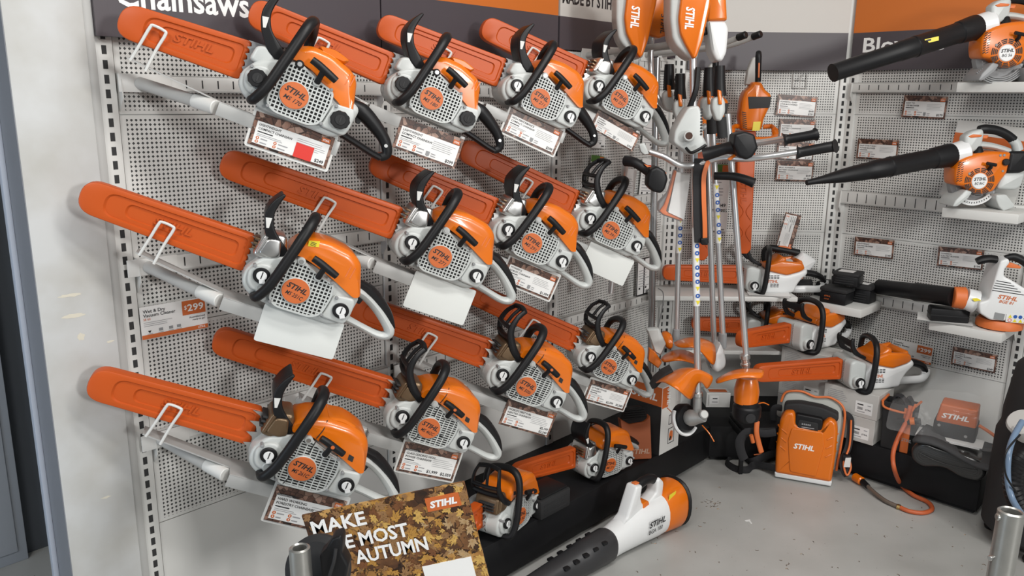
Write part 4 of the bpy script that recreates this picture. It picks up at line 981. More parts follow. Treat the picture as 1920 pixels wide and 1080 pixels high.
# ------------------------------------------------------------------ petrol blowers on the right wall
def blower(P, yaw, s, model, label, nozzle, tipr, flat):
    """disc-centred; front faces -y, nozzle to -x"""
    HZ = -0.14
    root = thing('leaf_blower', label, 'blower', pose(P, yaw, 0, 0, s) @ Matrix.Translation((0, 0.05, HZ)), 'petrol blowers on the right wall')
    off = Matrix.Translation((0, -0.05, -HZ)); k = 0.000505
    def mb(): q = MB(); q.M = off; return q
    f = lambda pts: [((x - 745) * k, (640 - y) * k) for x, y in pts]
    q = mb(); q.prism(rpoly(f([(515, 525), (545, 455), (610, 415), (720, 380), (850, 366), (1012, 372), (1000, 565), (945, 650), (900, 735), (790, 768), (690, 745), (625, 695), (540, 683), (520, 610)]), 0.014, 4), -0.004, 0.12, OR, 0.018)
    hs = q.build('engine_cover', root)
    q = mb()
    for i in range(9):
        y = 470 + i * 21
        for x0, x1 in ((530, 553), (558, 582)): q.prism(f([(x0, y + 3), (x1, y - 8), (x1, y - 1), (x0, y + 10)]), -0.0048, -0.003, DK)
    for ri in range(4):
        r0 = 0.042 + ri * 0.0075; r1 = r0 + 0.0048
        for j in range(11):
            a0, a1 = R(j * 32.7 + 96), R(j * 32.7 + 96 + 26)
            if ri == 3 and 60 < (j * 32.7 + 96) % 360 < 150: continue
            ps = [(math.cos(a0 + (a1 - a0) * t / 5), math.sin(a0 + (a1 - a0) * t / 5)) for t in range(6)]
            q.add([V(c * r0, -0.0052, ss * r0) for c, ss in ps] + [V(c * r1, -0.0052, ss * r1) for c, ss in ps[::-1]], [tuple(range(12))], DK)
    q.build('air_slots', hs)
    q = mb(); q.cyl((0, 0, 0), (0, -0.009, 0), 0.037, WH, seg=36, bev=0.003)
    q.text('STIHL', INK, (0, -0.0095, 0.003), (1, 0, 0.07), (-0.07, 0, 1), 0.0155, 0.2, 0.03, 'C', width=0.058); q.text(model, INK, (0, -0.0095, -0.016), (1, 0, 0.07), (-0.07, 0, 1), 0.012, 0.2, 0.015, 'C', width=0.046); q.build('badge', root)
    q = mb(); g = f([(815, 530), (805, 480)]); q.tube([V(g[0][0], -0.004, g[0][1]), V(g[0][0], -0.02, g[0][1] + 0.01), V(g[1][0], -0.028, g[1][1])], 0.008, BK, 8, 3); q.tube([V(g[1][0] - 0.022, -0.03, g[1][1] + 0.004), V(g[1][0] + 0.022, -0.03, g[1][1] - 0.004)], 0.008, BK, 8); q.build('starter_grip', root)
    q = mb(); g = f([(960, 462)])[0]; q.cyl((g[0], -0.002, g[1]), (g[0], -0.016, g[1]), 0.016, BK, seg=18, bev=0.003); q.build('primer_bulb', root)
    q = mb(); g = f([(740, 360)])[0]; q.cyl((g[0], 0.03, g[1] - 0.02), (g[0], 0.03, g[1] + 0.018), 0.024, BK, 0.012, seg=16, bev=0.004); q.build('spark_plug_cap', root)
    for x, y in ((643, 572), (948, 545), (890, 740), (905, 402), (940, 400)):
        pass
    q = mb()
    for x, y in ((643, 572), (948, 545), (890, 740), (905, 402), (940, 400)):
        g = f([(x, y)])[0]; q.cyl((g[0], -0.0035, g[1]), (g[0], -0.0065, g[1]), 0.006, MG, seg=12, bev=0.001)
    q.build('cover_screws', hs)
    # fan housing below and behind, tank, filter box
    q = mb(); q.lathe([(0.10, 0), (0.115, 0.02), (0.115, 0.055), (0.10, 0.075)], (0.02, 0.05, -0.01), (0, 1, 0), MG, 32)
    if flat:
        for i in range(4): q.tube([V(math.cos(a) * (0.105 + i * 0.009), 0.03, -0.002 + math.sin(a) * (0.105 + i * 0.0085)) for a in [R(t) for t in range(218, 325, 8)]], 0.0035, MG, 6, 2)
    else:
        q.tube([V(math.cos(a) * 0.116, 0.03, math.sin(a) * 0.116) for a in [R(t) for t in range(222, 322, 8)]], 0.004, WH, 6, 2); q.tube([V(math.cos(a) * 0.098, 0.03, math.sin(a) * 0.098) for a in [R(t) for t in range(222, 322, 8)]], 0.004, WH, 6, 2)
        for j in range(15):
            a, b = R(224 + j * 6.4), R(224 + (j + 1) * 6.4)
            q.tube([V(math.cos(a) * 0.098, 0.03, math.sin(a) * 0.098), V(math.cos(b) * 0.116, 0.03, math.sin(b) * 0.116)], 0.0022, WH, 5); q.tube([V(math.cos(b) * 0.098, 0.03, math.sin(b) * 0.098), V(math.cos(a) * 0.116, 0.03, math.sin(a) * 0.116)], 0.0022, WH, 5)
    q.build('fan_housing', root)
    q = mb(); q.prism(rpoly(f([(1008, 368), (1165, 360), (1185, 540), (1120, 565), (1000, 560)]), 0.014, 3), 0.004, 0.12, BK, 0.014); q.build('air_filter_box', root)
    q = mb(); q.prism(rpoly(f([(975, 570), (1180, 560), (1160, 690), (1110, 725), (940, 715), (950, 640)]), 0.014, 3), 0.006, 0.12, LG, 0.014); q.build('fuel_tank', root)
    for pts in ([(630, 720), (690, 740), (660, 800), (565, 880), (522, 880), (545, 820)], [(915, 765), (1010, 760), (1105, 860), (1095, 885), (1005, 915), (960, 880), (920, 810)]):
        q = mb(); q.prism(rpoly(f(pts), 0.008, 3), -0.01, 0.13, LG if not flat else MG, 0.006); q.build('foot', root)
    # handle
    q = mb(); q.prism(rpoly(f([(590, 235), (650, 190), (745, 165), (765, 200), (760, 330), (690, 380), (610, 390), (598, 300)]), 0.012, 3), 0.025, 0.085, LG, 0.012)
    g = f([(1060, 260), (1105, 300), (1130, 360)]); q.tube([V(a, 0.055, c) for a, c in g], [0.020, 0.022, 0.024], LG, 12, 4); q.tube([V(a, 0.055, c) for a, c in f([(700, 310), (850, 320), (980, 350), (1040, 370)])], [0.018, 0.016, 0.016, 0.016], LG, 10, 4, flat=1.6)
    h = q.build('handle_frame', root)
    q = mb(); q.tube([V(a, 0.055, c) for a, c in f([(740, 175), (800, 168), (900, 178), (1000, 215), (1075, 265)])], [0.019, 0.022, 0.021, 0.021, 0.021], BK, 12, 5); q.build('grip', h)
    q = mb(); q.prism(rpoly(f([(615, 235), (660, 215), (745, 220), (735, 240), (640, 248)]), 0.004, 2), 0.022, 0.06, ORM, 0.003); q.prism(rpoly(f([(765, 225), (830, 225), (820, 255), (770, 255)]), 0.004, 2), 0.045, 0.065, ORM, 0.003); q.build('throttle_trigger', h)
    q = mb(); a = V(*[f([(560, 400)])[0][0], 0.06, f([(560, 400)])[0][1]]); q.cyl(a + V(0.05, 0, 0.012), a + V(-0.024, 0, -0.006), 0.058, WH, 0.052, seg=28, bev=0.006); q.build('outlet_collar', root)
    # nozzle, given as offsets from the badge in the blower's own frame
    q = mb(); st = a + V(-0.02, 0, -0.005); e = Vector(nozzle); d = e - st
    rs = [(0.0, 0.054), (0.02, 0.056), (0.13, 0.050), (0.135, 0.046), (0.42, 0.046), (0.425, 0.048), (0.44, 0.048), (0.445, 0.045), (0.55, 0.044), (0.56, 0.041)] + tipr
    L = d.length; t = d.normalized(); nn = V(0, 0, 1); nn = (nn - t * nn.dot(t)).normalized(); bb = t.cross(nn)
    rings = []
    for tt, r in rs:
        c = st + d * tt; fl = 1.0
        rings.append([c + nn * math.cos(2 * math.pi * j / 24) * r + bb * math.sin(2 * math.pi * j / 24) * r for j in range(24)])
    q.loft(rings, BK); q.loft([[st + d * 0.9 + (p - (st + d * tt0)) * 0 for p in rings[0]] for tt0 in (0, 1)], BK) if False else None
    nz = q.build('blower_tube', root)
    if flat:
        p = mb(); c = st + d * 0.36 + V(0, -0.0495, 0.006); p.prism([(c.x - 0.03, c.z - 0.012), (c.x + 0.03, c.z + 0.002), (c.x + 0.028, c.z + 0.02), (c.x - 0.032, c.z + 0.006)], c.y, c.y + 0.01, YEL)
        p.prism([(c.x - 0.026, c.z - 0.004), (c.x - 0.004, c.z + 0.001), (c.x - 0.004, c.z + 0.009), (c.x - 0.026, c.z + 0.004)], c.y - 0.0004, c.y + 0.003, INK); p.build('warning_sticker', nz)
    return root
def local_to(P, yaw, s, Q):
    M = pose(P, yaw, 0, 0, s); return M.inverted() @ Q
for (px, py, tx, ty, model, lab, tipr, flat, u, d) in (
    (1877, 80, 1553, 124, 'BG 56', 'orange blower with round open tube, uppermost on the right wall', [(0.98, 0.039), (1.0, 0.040)], True, 0.93, 0.30),
    (1831, 321, 1508, 331, 'BG 86C', 'orange blower with white fuel tank and pointed nozzle on the middle tray', [(0.62, 0.040), (0.75, 0.033), (0.9, 0.018), (1.0, 0.012)], False, 0.78, 0.28)):
    P = WR.on(px, py, d); s = 0.98
    T = at(tx, ty, P.y - 0.10)
    blower(P, 0.0, s, model, lab, local_to(P, 0.0, s, T), tipr, flat)

# cardboard sleeve behind the lower orange blower
c = ow(WR, (1790, 207), (1935, 222), (1775, 352), 0.03)
M, w_, h_ = frame3(*c)
q = MB(); q.prism(rpoly([(0, 0), (w_, 0), (w_, h_), (0, h_)], 0.01, 3), 0, 0.004, CARTON); q.box((0.0, -0.0006, h_ * 0.70), (w_, 0.001, h_ * 0.84), LOGO)
q.prism(rpoly([(0.11, h_ * 0.90), (0.16, h_ * 0.90), (0.15, h_ * 0.925), (0.135, h_ * 0.95), (0.12, h_ * 0.925)], 0.004, 2), -0.0005, 0.001, DK)
q.text('1 mm / 14"', INKG, (0.03, -0.0008, h_ * 0.44), (0, 0, 1), (-1, 0, 0), 0.018, 0, 0.0)
one(q, 'hanging_blister_card', M, 'white and orange packaging card hanging behind the lower orange blower', 'packaging')

# white electric blower
P = WR.on(1880, 540, 0.20); Mx = pose(P, R(-12))
zb = 0.849 - P.z
root = thing('electric_blower', 'white electric blower with orange foot at the right edge', 'blower', Mx @ Matrix.Translation((0, 0, zb)))
off = Matrix.Translation((0, 0, -zb))
def mb(): q = MB(); q.M = off; return q
k = 1 / 5.142 / 408; f = lambda pts: [((x - 1131) * k, (566 - y) * k) for x, y in pts]
q = mb(); q.prism(rpoly(f([(880, 640), (880, 590), (960, 560), (985, 350), (1012, 170), (1075, 140), (1100, 180), (1060, 250), (1062, 320), (1130, 350), (1330, 470), (1400, 470), (1420, 560), (1400, 700), (1330, 760), (1000, 760), (900, 700)]), 0.012, 4), -0.07, 0.09, WH, 0.010, 4)
hs = q.build('motor_housing', root)
q = mb()
for i in range(5): q.prism(f([(1000 - i * 6, 360 + i * 24), (1130 + i * 32, 378 + i * 27), (1130 + i * 32, 385 + i * 27), (1000 - i * 6, 367 + i * 24)]), -0.0712, -0.07, DK)
q.build('air_slots', hs)
q = mb(); o = f([(1032, 560)])[0]; q.text('STIHL', LOGO, (o[0], -0.0712, o[1] + 0.012), (1, 0, -0.12), (0.12, 0, 1), 0.019, 0.22, 0.03, width=0.083); q.text('BGE 81', LOGO, (o[0] + 0.008, -0.0712, o[1] - 0.008), (1, 0, -0.12), (0.12, 0, 1), 0.014, 0.2, 0.02, width=0.062); q.build('lettering', hs, flat=True)
q = mb(); q.prism(f([(1132, 685), (1400, 690), (1400, 775), (1132, 765)]), -0.0735, -0.0725, PAPER); q.prism(f([(1030, 675), (1118, 690), (1110, 755), (1025, 742)]), -0.0735, -0.0725, MG)
for i, (x, y) in enumerate(((1165, 708), (1210, 708), (1255, 710), (1300, 712), (1165, 745), (1210, 748), (1260, 750), (1305, 752))):
    g = f([(x, y)])[0]; mm = (YEL, BLU, BLU, INK, RED, YEL, YEL, YEL)[i]
    if mm in (BLU,): q.cyl((g[0], -0.0735, g[1]), (g[0], -0.0742, g[1]), 0.0085, mm, seg=14)
    elif mm is RED: q.lathe([(0.0085, 0), (0.0085, 0.0006), (0.006, 0.0006), (0.006, 0)], (g[0], -0.0736, g[1]), (0, -1, 0), RED, 14, (False, False))
    else: q.add([V(g[0] - 0.009, -0.0738, g[1] - 0.007), V(g[0] + 0.009, -0.0738, g[1] - 0.007), V(g[0], -0.0738, g[1] + 0.009)], [(0, 1, 2)], mm)
q.build('safety_label', hs)
q = mb(); q.lathe([(0.085, 0), (0.10, 0.005), (0.10, 0.03), (0.09, 0.045)], (f([(1150, 850)])[0][0], 0.02, zb + 0.001), (0, 0, 1), ORM, 30); q.build('base_ring', root)
q = mb(); q.tube([V(a, 0.0, c) for a, c in f([(1100, 165), (1180, 150), (1270, 190), (1340, 260), (1400, 400)])], [0.014, 0.019, 0.019, 0.019, 0.02], BK, 12, 5); gp = q.build('grip', root)
q = mb(); q.prism(rpoly(f([(1082, 205), (1160, 205), (1245, 235), (1240, 258), (1085, 250)]), 0.004, 2), -0.012, 0.012, ORM, 0.003); q.build('throttle_trigger', gp)
q = mb(); q.tube([V(a, -0.02, c) for a, c in f([(1010, 175), (940, 170), (880, 185), (840, 205)])], [0.018, 0.019, 0.019, 0.016], BK, 12, 4, flat=1.3); q.build('cable_socket', root)
q = mb(); a = f([(800, 590)])[0]; b = f([(690, 585)])[0]
q.cyl((f([(900, 620)])[0][0], 0.01, f([(900, 620)])[0][1]), (a[0], 0.012, a[1]), 0.055, WH, 0.05, seg=24); q.build('outlet', root)
q = mb(); q.cyl((a[0], 0.012, a[1]), (b[0], 0.014, b[1]), 0.053, ORM, 0.05, seg=24, bev=0.004); q.build('outlet_collar', root)
T = Mx.inverted() @ WR.p(0.305, 0.075, WR.on(1632, 521, 0.075).z)
q = mb(); st = V(b[0] + 0.01, 0.014, b[1]); q.tube([st, st + (T - st) * 0.32, st + (T - st) * 0.34, st + (T - st) * 0.48, st + (T - st) * 0.5, T], [0.046, 0.0455, 0.045, 0.047, 0.043, 0.040], BK, 22, smooth=False); q.build('blower_tube', root)
q = mb(); g = f([(865, 575)])[0]; q.prism(rpoly(f([(825, 565), (865, 555), (910, 575), (850, 592)]), 0.003, 2), -0.048, -0.046, YEL); q.build('warning_sticker', root)
# ------------------------------------------------------------------ hooks, trimmers and brushcutters hanging in front of the corner
HK = []
for i, (sx, sy, ex, ey, lab) in enumerate(((1090, 101, 1308, 52, 'grey display hook with black tip, nearest and lowest of the four'), (1142, 97, 1345, 51, 'grey display hook, second from the left of the four black tipped hooks'),
        (1200, 98, 1383, 58, 'grey display hook, third from the left of the four black tipped hooks'), (1232, 97, 1411, 56, 'grey display hook, rightmost of the four black tipped hooks'))):
    S0 = WL.on(sx, sy, 0.03); E0 = at(ex, ey, S0.y - 0.43)
    root = thing('display_hook', lab, 'hook', Matrix.Translation(S0), 'black tipped display hooks')
    m1 = S0 + (E0 - S0) * 0.72 - V(0, 0, 0.022)
    q = MB(); q.M = Matrix.Translation(-S0); q.tube([S0, S0 + (m1 - S0) * 0.5, m1, E0], 0.0125, TUBEW, 14, 6); q.build('tube', root)
    d = (E0 - m1).normalized(); q = MB(); q.M = Matrix.Translation(-S0); q.cyl(E0 - d * 0.03, E0 + d * 0.018, 0.0165, BK, seg=18, bev=0.004); q.build('end_cap', root)
    q = MB(); q.M = Matrix.Translation(-S0) @ WL.M; u, d_ = WL.ud(S0); q.box((u - 0.04, -0.036, S0.z - 0.03), (u + 0.04, -0.031, S0.z + 0.03), PLAST, 0.002); q.build('mounting_plate', root)

def root_at(name, label, cat, P, group=None): return thing(name, label, cat, Matrix.Translation(P), group), Matrix.Translation(-P)
def shaft(off, root, a, b, r=0.0135, sticker=None):
    q = MB(); q.M = off; q.tube([a, b], r, ALU, 18, smooth=False); o = q.build('shaft', root)
    if sticker:
        t0, t1 = sticker; d = b - a; p = MB(); p.M = off
        p.tube([a + d * t0, a + d * t1], r + 0.0006, PAPER, 18, smooth=False); lb = p.build('safety_label', o)
        n = max(3, int(d.length * (t1 - t0) / 0.03)); p = MB(); p.M = off
        for i in range(n):
            c = a + d * (t0 + (t1 - t0) * (i + 0.5) / n) + V(0.003, -r - 0.0012, 0)
            if i % 4 == 0 or i == n - 1: p.add([c + V(-0.009, 0, 0.009), c + V(0.009, 0, 0.009), c + V(0, 0, -0.010)][::1], [(0, 1, 2)], YEL)
            else: p.lathe([(0.0095, 0), (0.0095, 0.0005), (0.004, 0.0005), (0.004, 0)], c, (0, -1, 0), BLU, 14, (False, False))
        p.build('pictograms', lb, flat=True)
    return o
def grip_part(off, root, pts, name='grip', r=0.019, m=BK):
    q = MB(); q.M = off; q.tube(pts, r, m, 14, 5); return q.build(name, root)
def poly_at(off, root, name, pix, Y, th, m, r=0.01, rnd=0.012, parent=None):
    """solid with this outline standing Y metres away, th deep"""
    pts = [at(x, y, Y) for x, y in pix]
    q = MB(); q.M = off @ Matrix.Translation((0, Y, 0))
    q.prism(rpoly([(p.x, p.z) for p in pts], rnd, 3), 0, th, m, r); return q.build(name, parent or root)
def controls(off, root, x, y, Y, k=1.0, lever=True):
    """black foam grip, white switch housing with orange trigger, at this pixel height"""
    s = k
    grip_part(off, root, [at(x - 1, y - 75 * s, Y), at(x - 1, y - 45 * s, Y), at(x, y - 18 * s, Y)], 'grip', [0.020, 0.023, 0.027])
    h = poly_at(off, root, 'switch_housing', [(x - 13 * s, y - 12 * s), (x + 2, y - 22 * s), (x + 11 * s, y - 10 * s), (x + 12 * s, y + 12 * s), (x + 4, y + 30 * s), (x - 6, y + 28 * s), (x - 14 * s, y + 6)], Y - 0.025, 0.05, LG, 0.012)
    if lever: poly_at(off, root, 'throttle_trigger', [(x - 4, y - 30 * s), (x + 3, y - 28 * s), (x + 5, y - 2), (x - 2, y - 2)], Y - 0.034, 0.02, OR, 0.004, 0.004)
    return h
def head(off, root, px, dx, Y, word=True, th=0.10, rot=None):
    o = [(x + dx, y) for x, y in px]
    return o
def battery_head(off, root, dx, Y, s=1.0, word=True, back=False):
    w = [(1143, -55), (1144, 30), (1149, 66), (1157, 80), (1178, 99), (1189, 105), (1197, 102), (1199, 92), (1206, 70), (1219, 0), (1222, -55)]
    f = [(1168, -50), (1160, 28), (1164, 57), (1174, 77), (1188, 101), (1191, 103), (1196, 99), (1206, 70), (1220, 0), (1224, -50)]
    poly_at(off, root, 'battery_housing', [(x + dx, y) for x, y in w], Y, 0.16, LG, 0.014, 0.012)
    c = poly_at(off, root, 'battery_cover', [(x + dx, y) for x, y in f], Y - 0.022, 0.05, OR, 0.010, 0.012)
    if word:
        q = MB(); q.M = off; o = at(1174 + dx, 6, Y - 0.0235); d = (at(1172 + dx, 48, Y - 0.0235) - o); n = d.length; d.normalize()
        q.text('STIHL', INKW, o, d, V(-d.z, 0, d.x), 0.034, 0.2, 0.03, width=n); q.build('lettering', c, flat=True)
# 1: front brushcutter with the wide orange guard
Y1 = 3.30; a = at(1299, 292, Y1); b = at(1313, 748, Y1 - 0.03)
root, off = root_at('brushcutter', 'brushcutter with large orange guard and metal gear head, front of the hanging group', 'trimmer', b, 'hanging trimmers')
shaft(off, root, at(1290, 100, Y1), b, 0.0140, (0.47, 0.70))
battery_head(off, root, 102, Y1 - 0.02)
h = poly_at(off, root, 'motor_housing', [(1284, 194), (1303, 190), (1310, 204), (1313, 250), (1322, 264), (1314, 277), (1290, 285), (1270, 270), (1257, 262), (1259, 240), (1273, 212)], Y1 - 0.10, 0.12, LG, 0.009, 0.012)
q = MB(); q.M = off; c = at(1288, 249, Y1 - 0.10); q.cyl(c + V(0, 0.02, 0), c + V(-0.012, -0.035, 0.004), 0.022, LG, seg=20, bev=0.004); q.cyl(c + V(-0.011, -0.030, 0.004), c + V(-0.0125, -0.0365, 0.004), 0.014, mat('socket_brown', (0.05, 0.02, 0.012), 0.5), seg=18); q.build('handle_socket', h)
q = MB(); q.M = off
for i in range(9): c = at(1308.5, 198 + i * 5.8, Y1 - 0.1006); q.cyl(c, c + V(0, -0.001, 0), 0.0045, DK, seg=10)
q.build('vent_holes', h)
# handlebar: left tube, right tube with rubber grip, black control grip with battery shaped end
q = MB(); q.M = off; q.tube([at(1213, 279, Y1 - 0.02), at(1240, 288, Y1 - 0.04), at(1268, 302, Y1 - 0.05), at(1300, 302, Y1 - 0.03), at(1345, 288, Y1 - 0.06), at(1400, 288, Y1 - 0.12), at(1500, 272, Y1 - 0.2)], 0.0125, ALU, 12, 6); hb = q.build('handlebar', root)
grip_part(off, root, [at(1488, 275, Y1 - 0.19), at(1497, 274, Y1 - 0.195), at(1540, 265, Y1 - 0.22), at(1556, 262, Y1 - 0.225), at(1561, 261, Y1 - 0.23)], 'rubber_grip', [0.030, 0.019, 0.020, 0.021, 0.027])
grip_part(off, root, [at(1313, 283, Y1 - 0.15), at(1330, 278, Y1 - 0.16), at(1355, 270, Y1 - 0.18), at(1380, 266, Y1 - 0.20)], 'control_grip', [0.027, 0.024, 0.022, 0.03])
poly_at(off, root, 'grip_end', [(1372, 243), (1392, 237), (1410, 243), (1417, 268), (1407, 285), (1395, 291), (1379, 284), (1370, 264)], Y1 - 0.25, 0.09, BK, 0.012, 0.008)
poly_at(off, root, 'throttle_lever', [(1359, 290), (1372, 280), (1376, 284), (1364, 293)], Y1 - 0.2, 0.015, OR, 0.003, 0.003)
q = MB(); q.M = off; q.tube([at(1281, 271, Y1 - 0.11), at(1290, 279, Y1 - 0.14), at(1303, 274, Y1 - 0.15), at(1318, 264, Y1 - 0.15)], 0.006, BK, 8, 5); q.build('cable', root)
q = MB(); q.M = off; q.tube([at(1300, 120, Y1 - 0.03), at(1297, 160, Y1 - 0.05), at(1284, 200, Y1 - 0.04)], 0.011, BK, 10, 5); q.build('cable', root)
# gear head, mowing head, guard
q = MB(); q.M = off; q.cyl(at(1312, 727, Y1 - 0.03), at(1312, 765, Y1 - 0.03), 0.0185, CAST, seg=18, bev=0.003); q.cyl(at(1312, 727, Y1 - 0.03), at(1312, 736, Y1 - 0.03), 0.023, SIL, seg=18, bev=0.003)
c = at(1310, 776, Y1 - 0.05); q.lathe([(0.0, -0.045), (0.018, -0.045), (0.022, -0.03), (0.026, -0.01), (0.034, 0.01), (0.036, 0.03), (0.03, 0.045)], c, V(-0.55, 0.6, -0.25), CAST, 24)
q.cyl(at(1318, 772, Y1 - 0.05), at(1326, 769, Y1 - 0.09), 0.020, CAST, seg=18, bev=0.004); q.build('gear_head', root)
hd = V(-0.55, 0.72, -0.30).normalized(); c2 = c + hd * 0.045
q = MB(); q.M = off; q.lathe([(0.035, -0.002), (0.055, 0.0), (0.062, 0.01), (0.062, 0.04), (0.05, 0.055), (0.0, 0.058)], c2, hd, BK, 30); q.build('mowing_head', root)
q = MB(); q.M = off
aa = hd.orthogonal().normalized(); bb = hd.cross(aa)
def ang_pt(t, r, h): return c2 + hd * h + aa * math.cos(t) * r + bb * math.sin(t) * r
# pale wear ring on the lower left half
ref = (at(1280, 785, Y1) - c2); t0 = math.atan2(ref.dot(bb), ref.dot(aa))
q.tube([ang_pt(t0 + R(t), 0.071, 0.02) for t in range(-85, 86, 17)], 0.008, WH, 8, 3, flat=1.8); q.build('wear_ring', root)
q = MB(); q.M = off; q.tube([at(1255, 758, Y1 + 0.02), at(1268, 770, Y1), at(1279, 782, Y1 - 0.01)], 0.0022, LOGO, 6, 3); q.build('cutting_line', root)
q = MB(); q.M = off; q.tube([at(1322, 790, Y1 - 0.02), at(1335, 804, Y1 - 0.05), at(1345, 820, Y1 - 0.06)], 0.0026, OR, 6, 3); q.build('cutting_line', root)
def shell(off, root, name, rows, m, th=0.006):
    """curved sheet through rows of points, with thickness"""
    n = len(rows[0]); q = MB(); q.M = off
    vs = [p for r in rows for p in r]
    fs = [(i * n + j, i * n + j + 1, (i + 1) * n + j + 1, (i + 1) * n + j) for i in range(len(rows) - 1) for j in range(n - 1)]
    q.add(vs, fs, m); o = q.build(name, root)
    md = o.modifiers.new('sub', 'SUBSURF'); md.levels = md.render_levels = 2
    md = o.modifiers.new('thick', 'SOLIDIFY'); md.thickness = th
    return o
shell(off, root, 'guard', [[at(1229, 715, Y1 - 0.02), at(1242, 706, Y1 - 0.10), at(1260, 714, Y1 - 0.20), at(1283, 728, Y1 - 0.22), at(1300, 748, Y1 - 0.14)],
                          [at(1240, 702, Y1 + 0.02), at(1258, 697, Y1 - 0.08), at(1276, 702, Y1 - 0.16), at(1295, 712, Y1 - 0.17), at(1307, 730, Y1 - 0.10)],
                          [at(1268, 686, Y1 + 0.06), at(1278, 683, Y1 - 0.02), at(1292, 684, Y1 - 0.08), at(1303, 692, Y1 - 0.10), at(1312, 706, Y1 - 0.06)],
                          [at(1294, 680, Y1 + 0.08), at(1303, 680, Y1 + 0.0), at(1312, 681, Y1 - 0.04), at(1318, 690, Y1 - 0.06), at(1325, 712, Y1 - 0.04)],
                          [at(1316, 685, Y1 + 0.08), at(1328, 690, Y1 + 0.02), at(1338, 695, Y1 - 0.02), at(1343, 703, Y1 - 0.04), at(1328, 728, Y1 - 0.02)]], OR, 0.005)
q = MB(); q.M = off
br = [(1224, 720), (1232, 705), (1246, 692), (1262, 683), (1264, 689), (1250, 699), (1238, 711), (1232, 718)]
q.prism(rpoly([(at(x, y, Y1).x, at(x, y, Y1).z) for x, y in br], 0.003, 2), Y1 - 0.03, Y1 + 0.05, BKM, 0.004); q.build('guard_skirt', root)

# 2: straight trimmer at right with orange motor head
Y2 = 3.36; a = at(1357, 205, Y2); b = at(1402, 662, Y2 - 0.02)
root, off = root_at('grass_trimmer', 'trimmer with orange motor and black mowing head, rightmost of the hanging group', 'trimmer', at(1405, 778, Y2), 'hanging trimmers')
shaft(off, root, a, b, 0.0132)
controls(off, root, 1342, 190, Y2)
grip_part(off, root, [at(1345, 212, Y2), at(1349, 250, Y2)], 'foam_grip', 0.021, BKM)
poly_at(off, root, 'battery_housing', [(1316, 30), (1350, 30), (1357, 45), (1354, 90), (1346, 107), (1335, 107), (1326, 90)], Y2 + 0.02, 0.12, WH, 0.016, 0.012)
poly_at(off, root, 'battery_cover', [(1318, -40), (1349, -40), (1354, 30), (1340, 31), (1316, 32)], Y2 + 0.015, 0.12, OR, 0.014, 0.010)
q = MB(); q.M = off; q.tube([at(1395, 259, Y2 - 0.1), at(1430, 256, Y2 - 0.14), at(1470, 248, Y2 - 0.2)], 0.0125, ALU, 12, 5); q.tube([at(1356, 288, Y2), at(1375, 272, Y2 - 0.05), at(1400, 259, Y2 - 0.1)], 0.0125, ALU, 12, 5); q.build('handlebar', root)
grip_part(off, root, [at(1463, 252, Y2 - 0.19), at(1472, 250, Y2 - 0.195), at(1505, 244, Y2 - 0.22), at(1519, 241, Y2 - 0.23), at(1523, 240, Y2 - 0.23)], 'rubber_grip', [0.029, 0.018, 0.019, 0.020, 0.026])
grip_part(off, root, [at(1335, 322, Y2 - 0.05), at(1368, 322, Y2 - 0.08), at(1388, 326, Y2 - 0.1), at(1410, 334, Y2 - 0.12)], 'loop_handle', [0.016, 0.017, 0.018, 0.020])
q = MB(); q.M = off; q.cyl(at(1399, 655, Y2 - 0.02), at(1402, 683, Y2 - 0.02), 0.0165, SIL, seg=18, bev=0.003); q.cyl(at(1399, 655, Y2 - 0.02), at(1400, 664, Y2 - 0.02), 0.022, SIL, seg=18, bev=0.003); q.cyl(at(1400, 671, Y2 - 0.02), at(1401, 676, Y2 - 0.02), 0.021, SIL, seg=18, bev=0.002); q.build('clamp', root)
shell(off, root, 'guard', [[at(1345, 703, Y2 + 0.0), at(1366, 689, Y2 - 0.02), at(1390, 681, Y2 - 0.04), at(1415, 681, Y2 - 0.05), at(1436, 681, Y2 - 0.05)],
                          [at(1345, 706, Y2 - 0.06), at(1366, 695, Y2 - 0.10), at(1390, 688, Y2 - 0.12), at(1415, 688, Y2 - 0.13), at(1436, 688, Y2 - 0.12)],
                          [at(1346, 713, Y2 - 0.07), at(1368, 704, Y2 - 0.11), at(1392, 699, Y2 - 0.135), at(1415, 698, Y2 - 0.14), at(1433, 702, Y2 - 0.13)]], OR, 0.005)
q = MB(); q.M = off; c = at(1404, 722, Y2); q.lathe([(0.052, -0.055), (0.055, 0.0), (0.046, 0.045), (0.04, 0.06)], c, (0, 0, 1), OR, 28); q.build('motor', root)
q = MB(); q.M = off; c = at(1405, 757, Y2); q.lathe([(0.0, -0.058), (0.034, -0.058), (0.038, -0.05), (0.056, -0.045), (0.062, -0.03), (0.062, 0.012), (0.056, 0.02), (0.056, 0.035), (0.048, 0.04)], c, (0, 0, 1), BK, 32); q.cyl(c + V(0, -0.062, -0.02), c + V(0, -0.066, -0.02), 0.022, BKM, seg=20, bev=0.001); q.build('mowing_head', root)
q = MB(); q.M = off; q.tube([at(1427, 747, Y2 - 0.04), at(1436, 745, Y2 - 0.05), at(1446, 749, Y2 - 0.04)], 0.0024, OR, 6, 3); q.build('cutting_line', root)

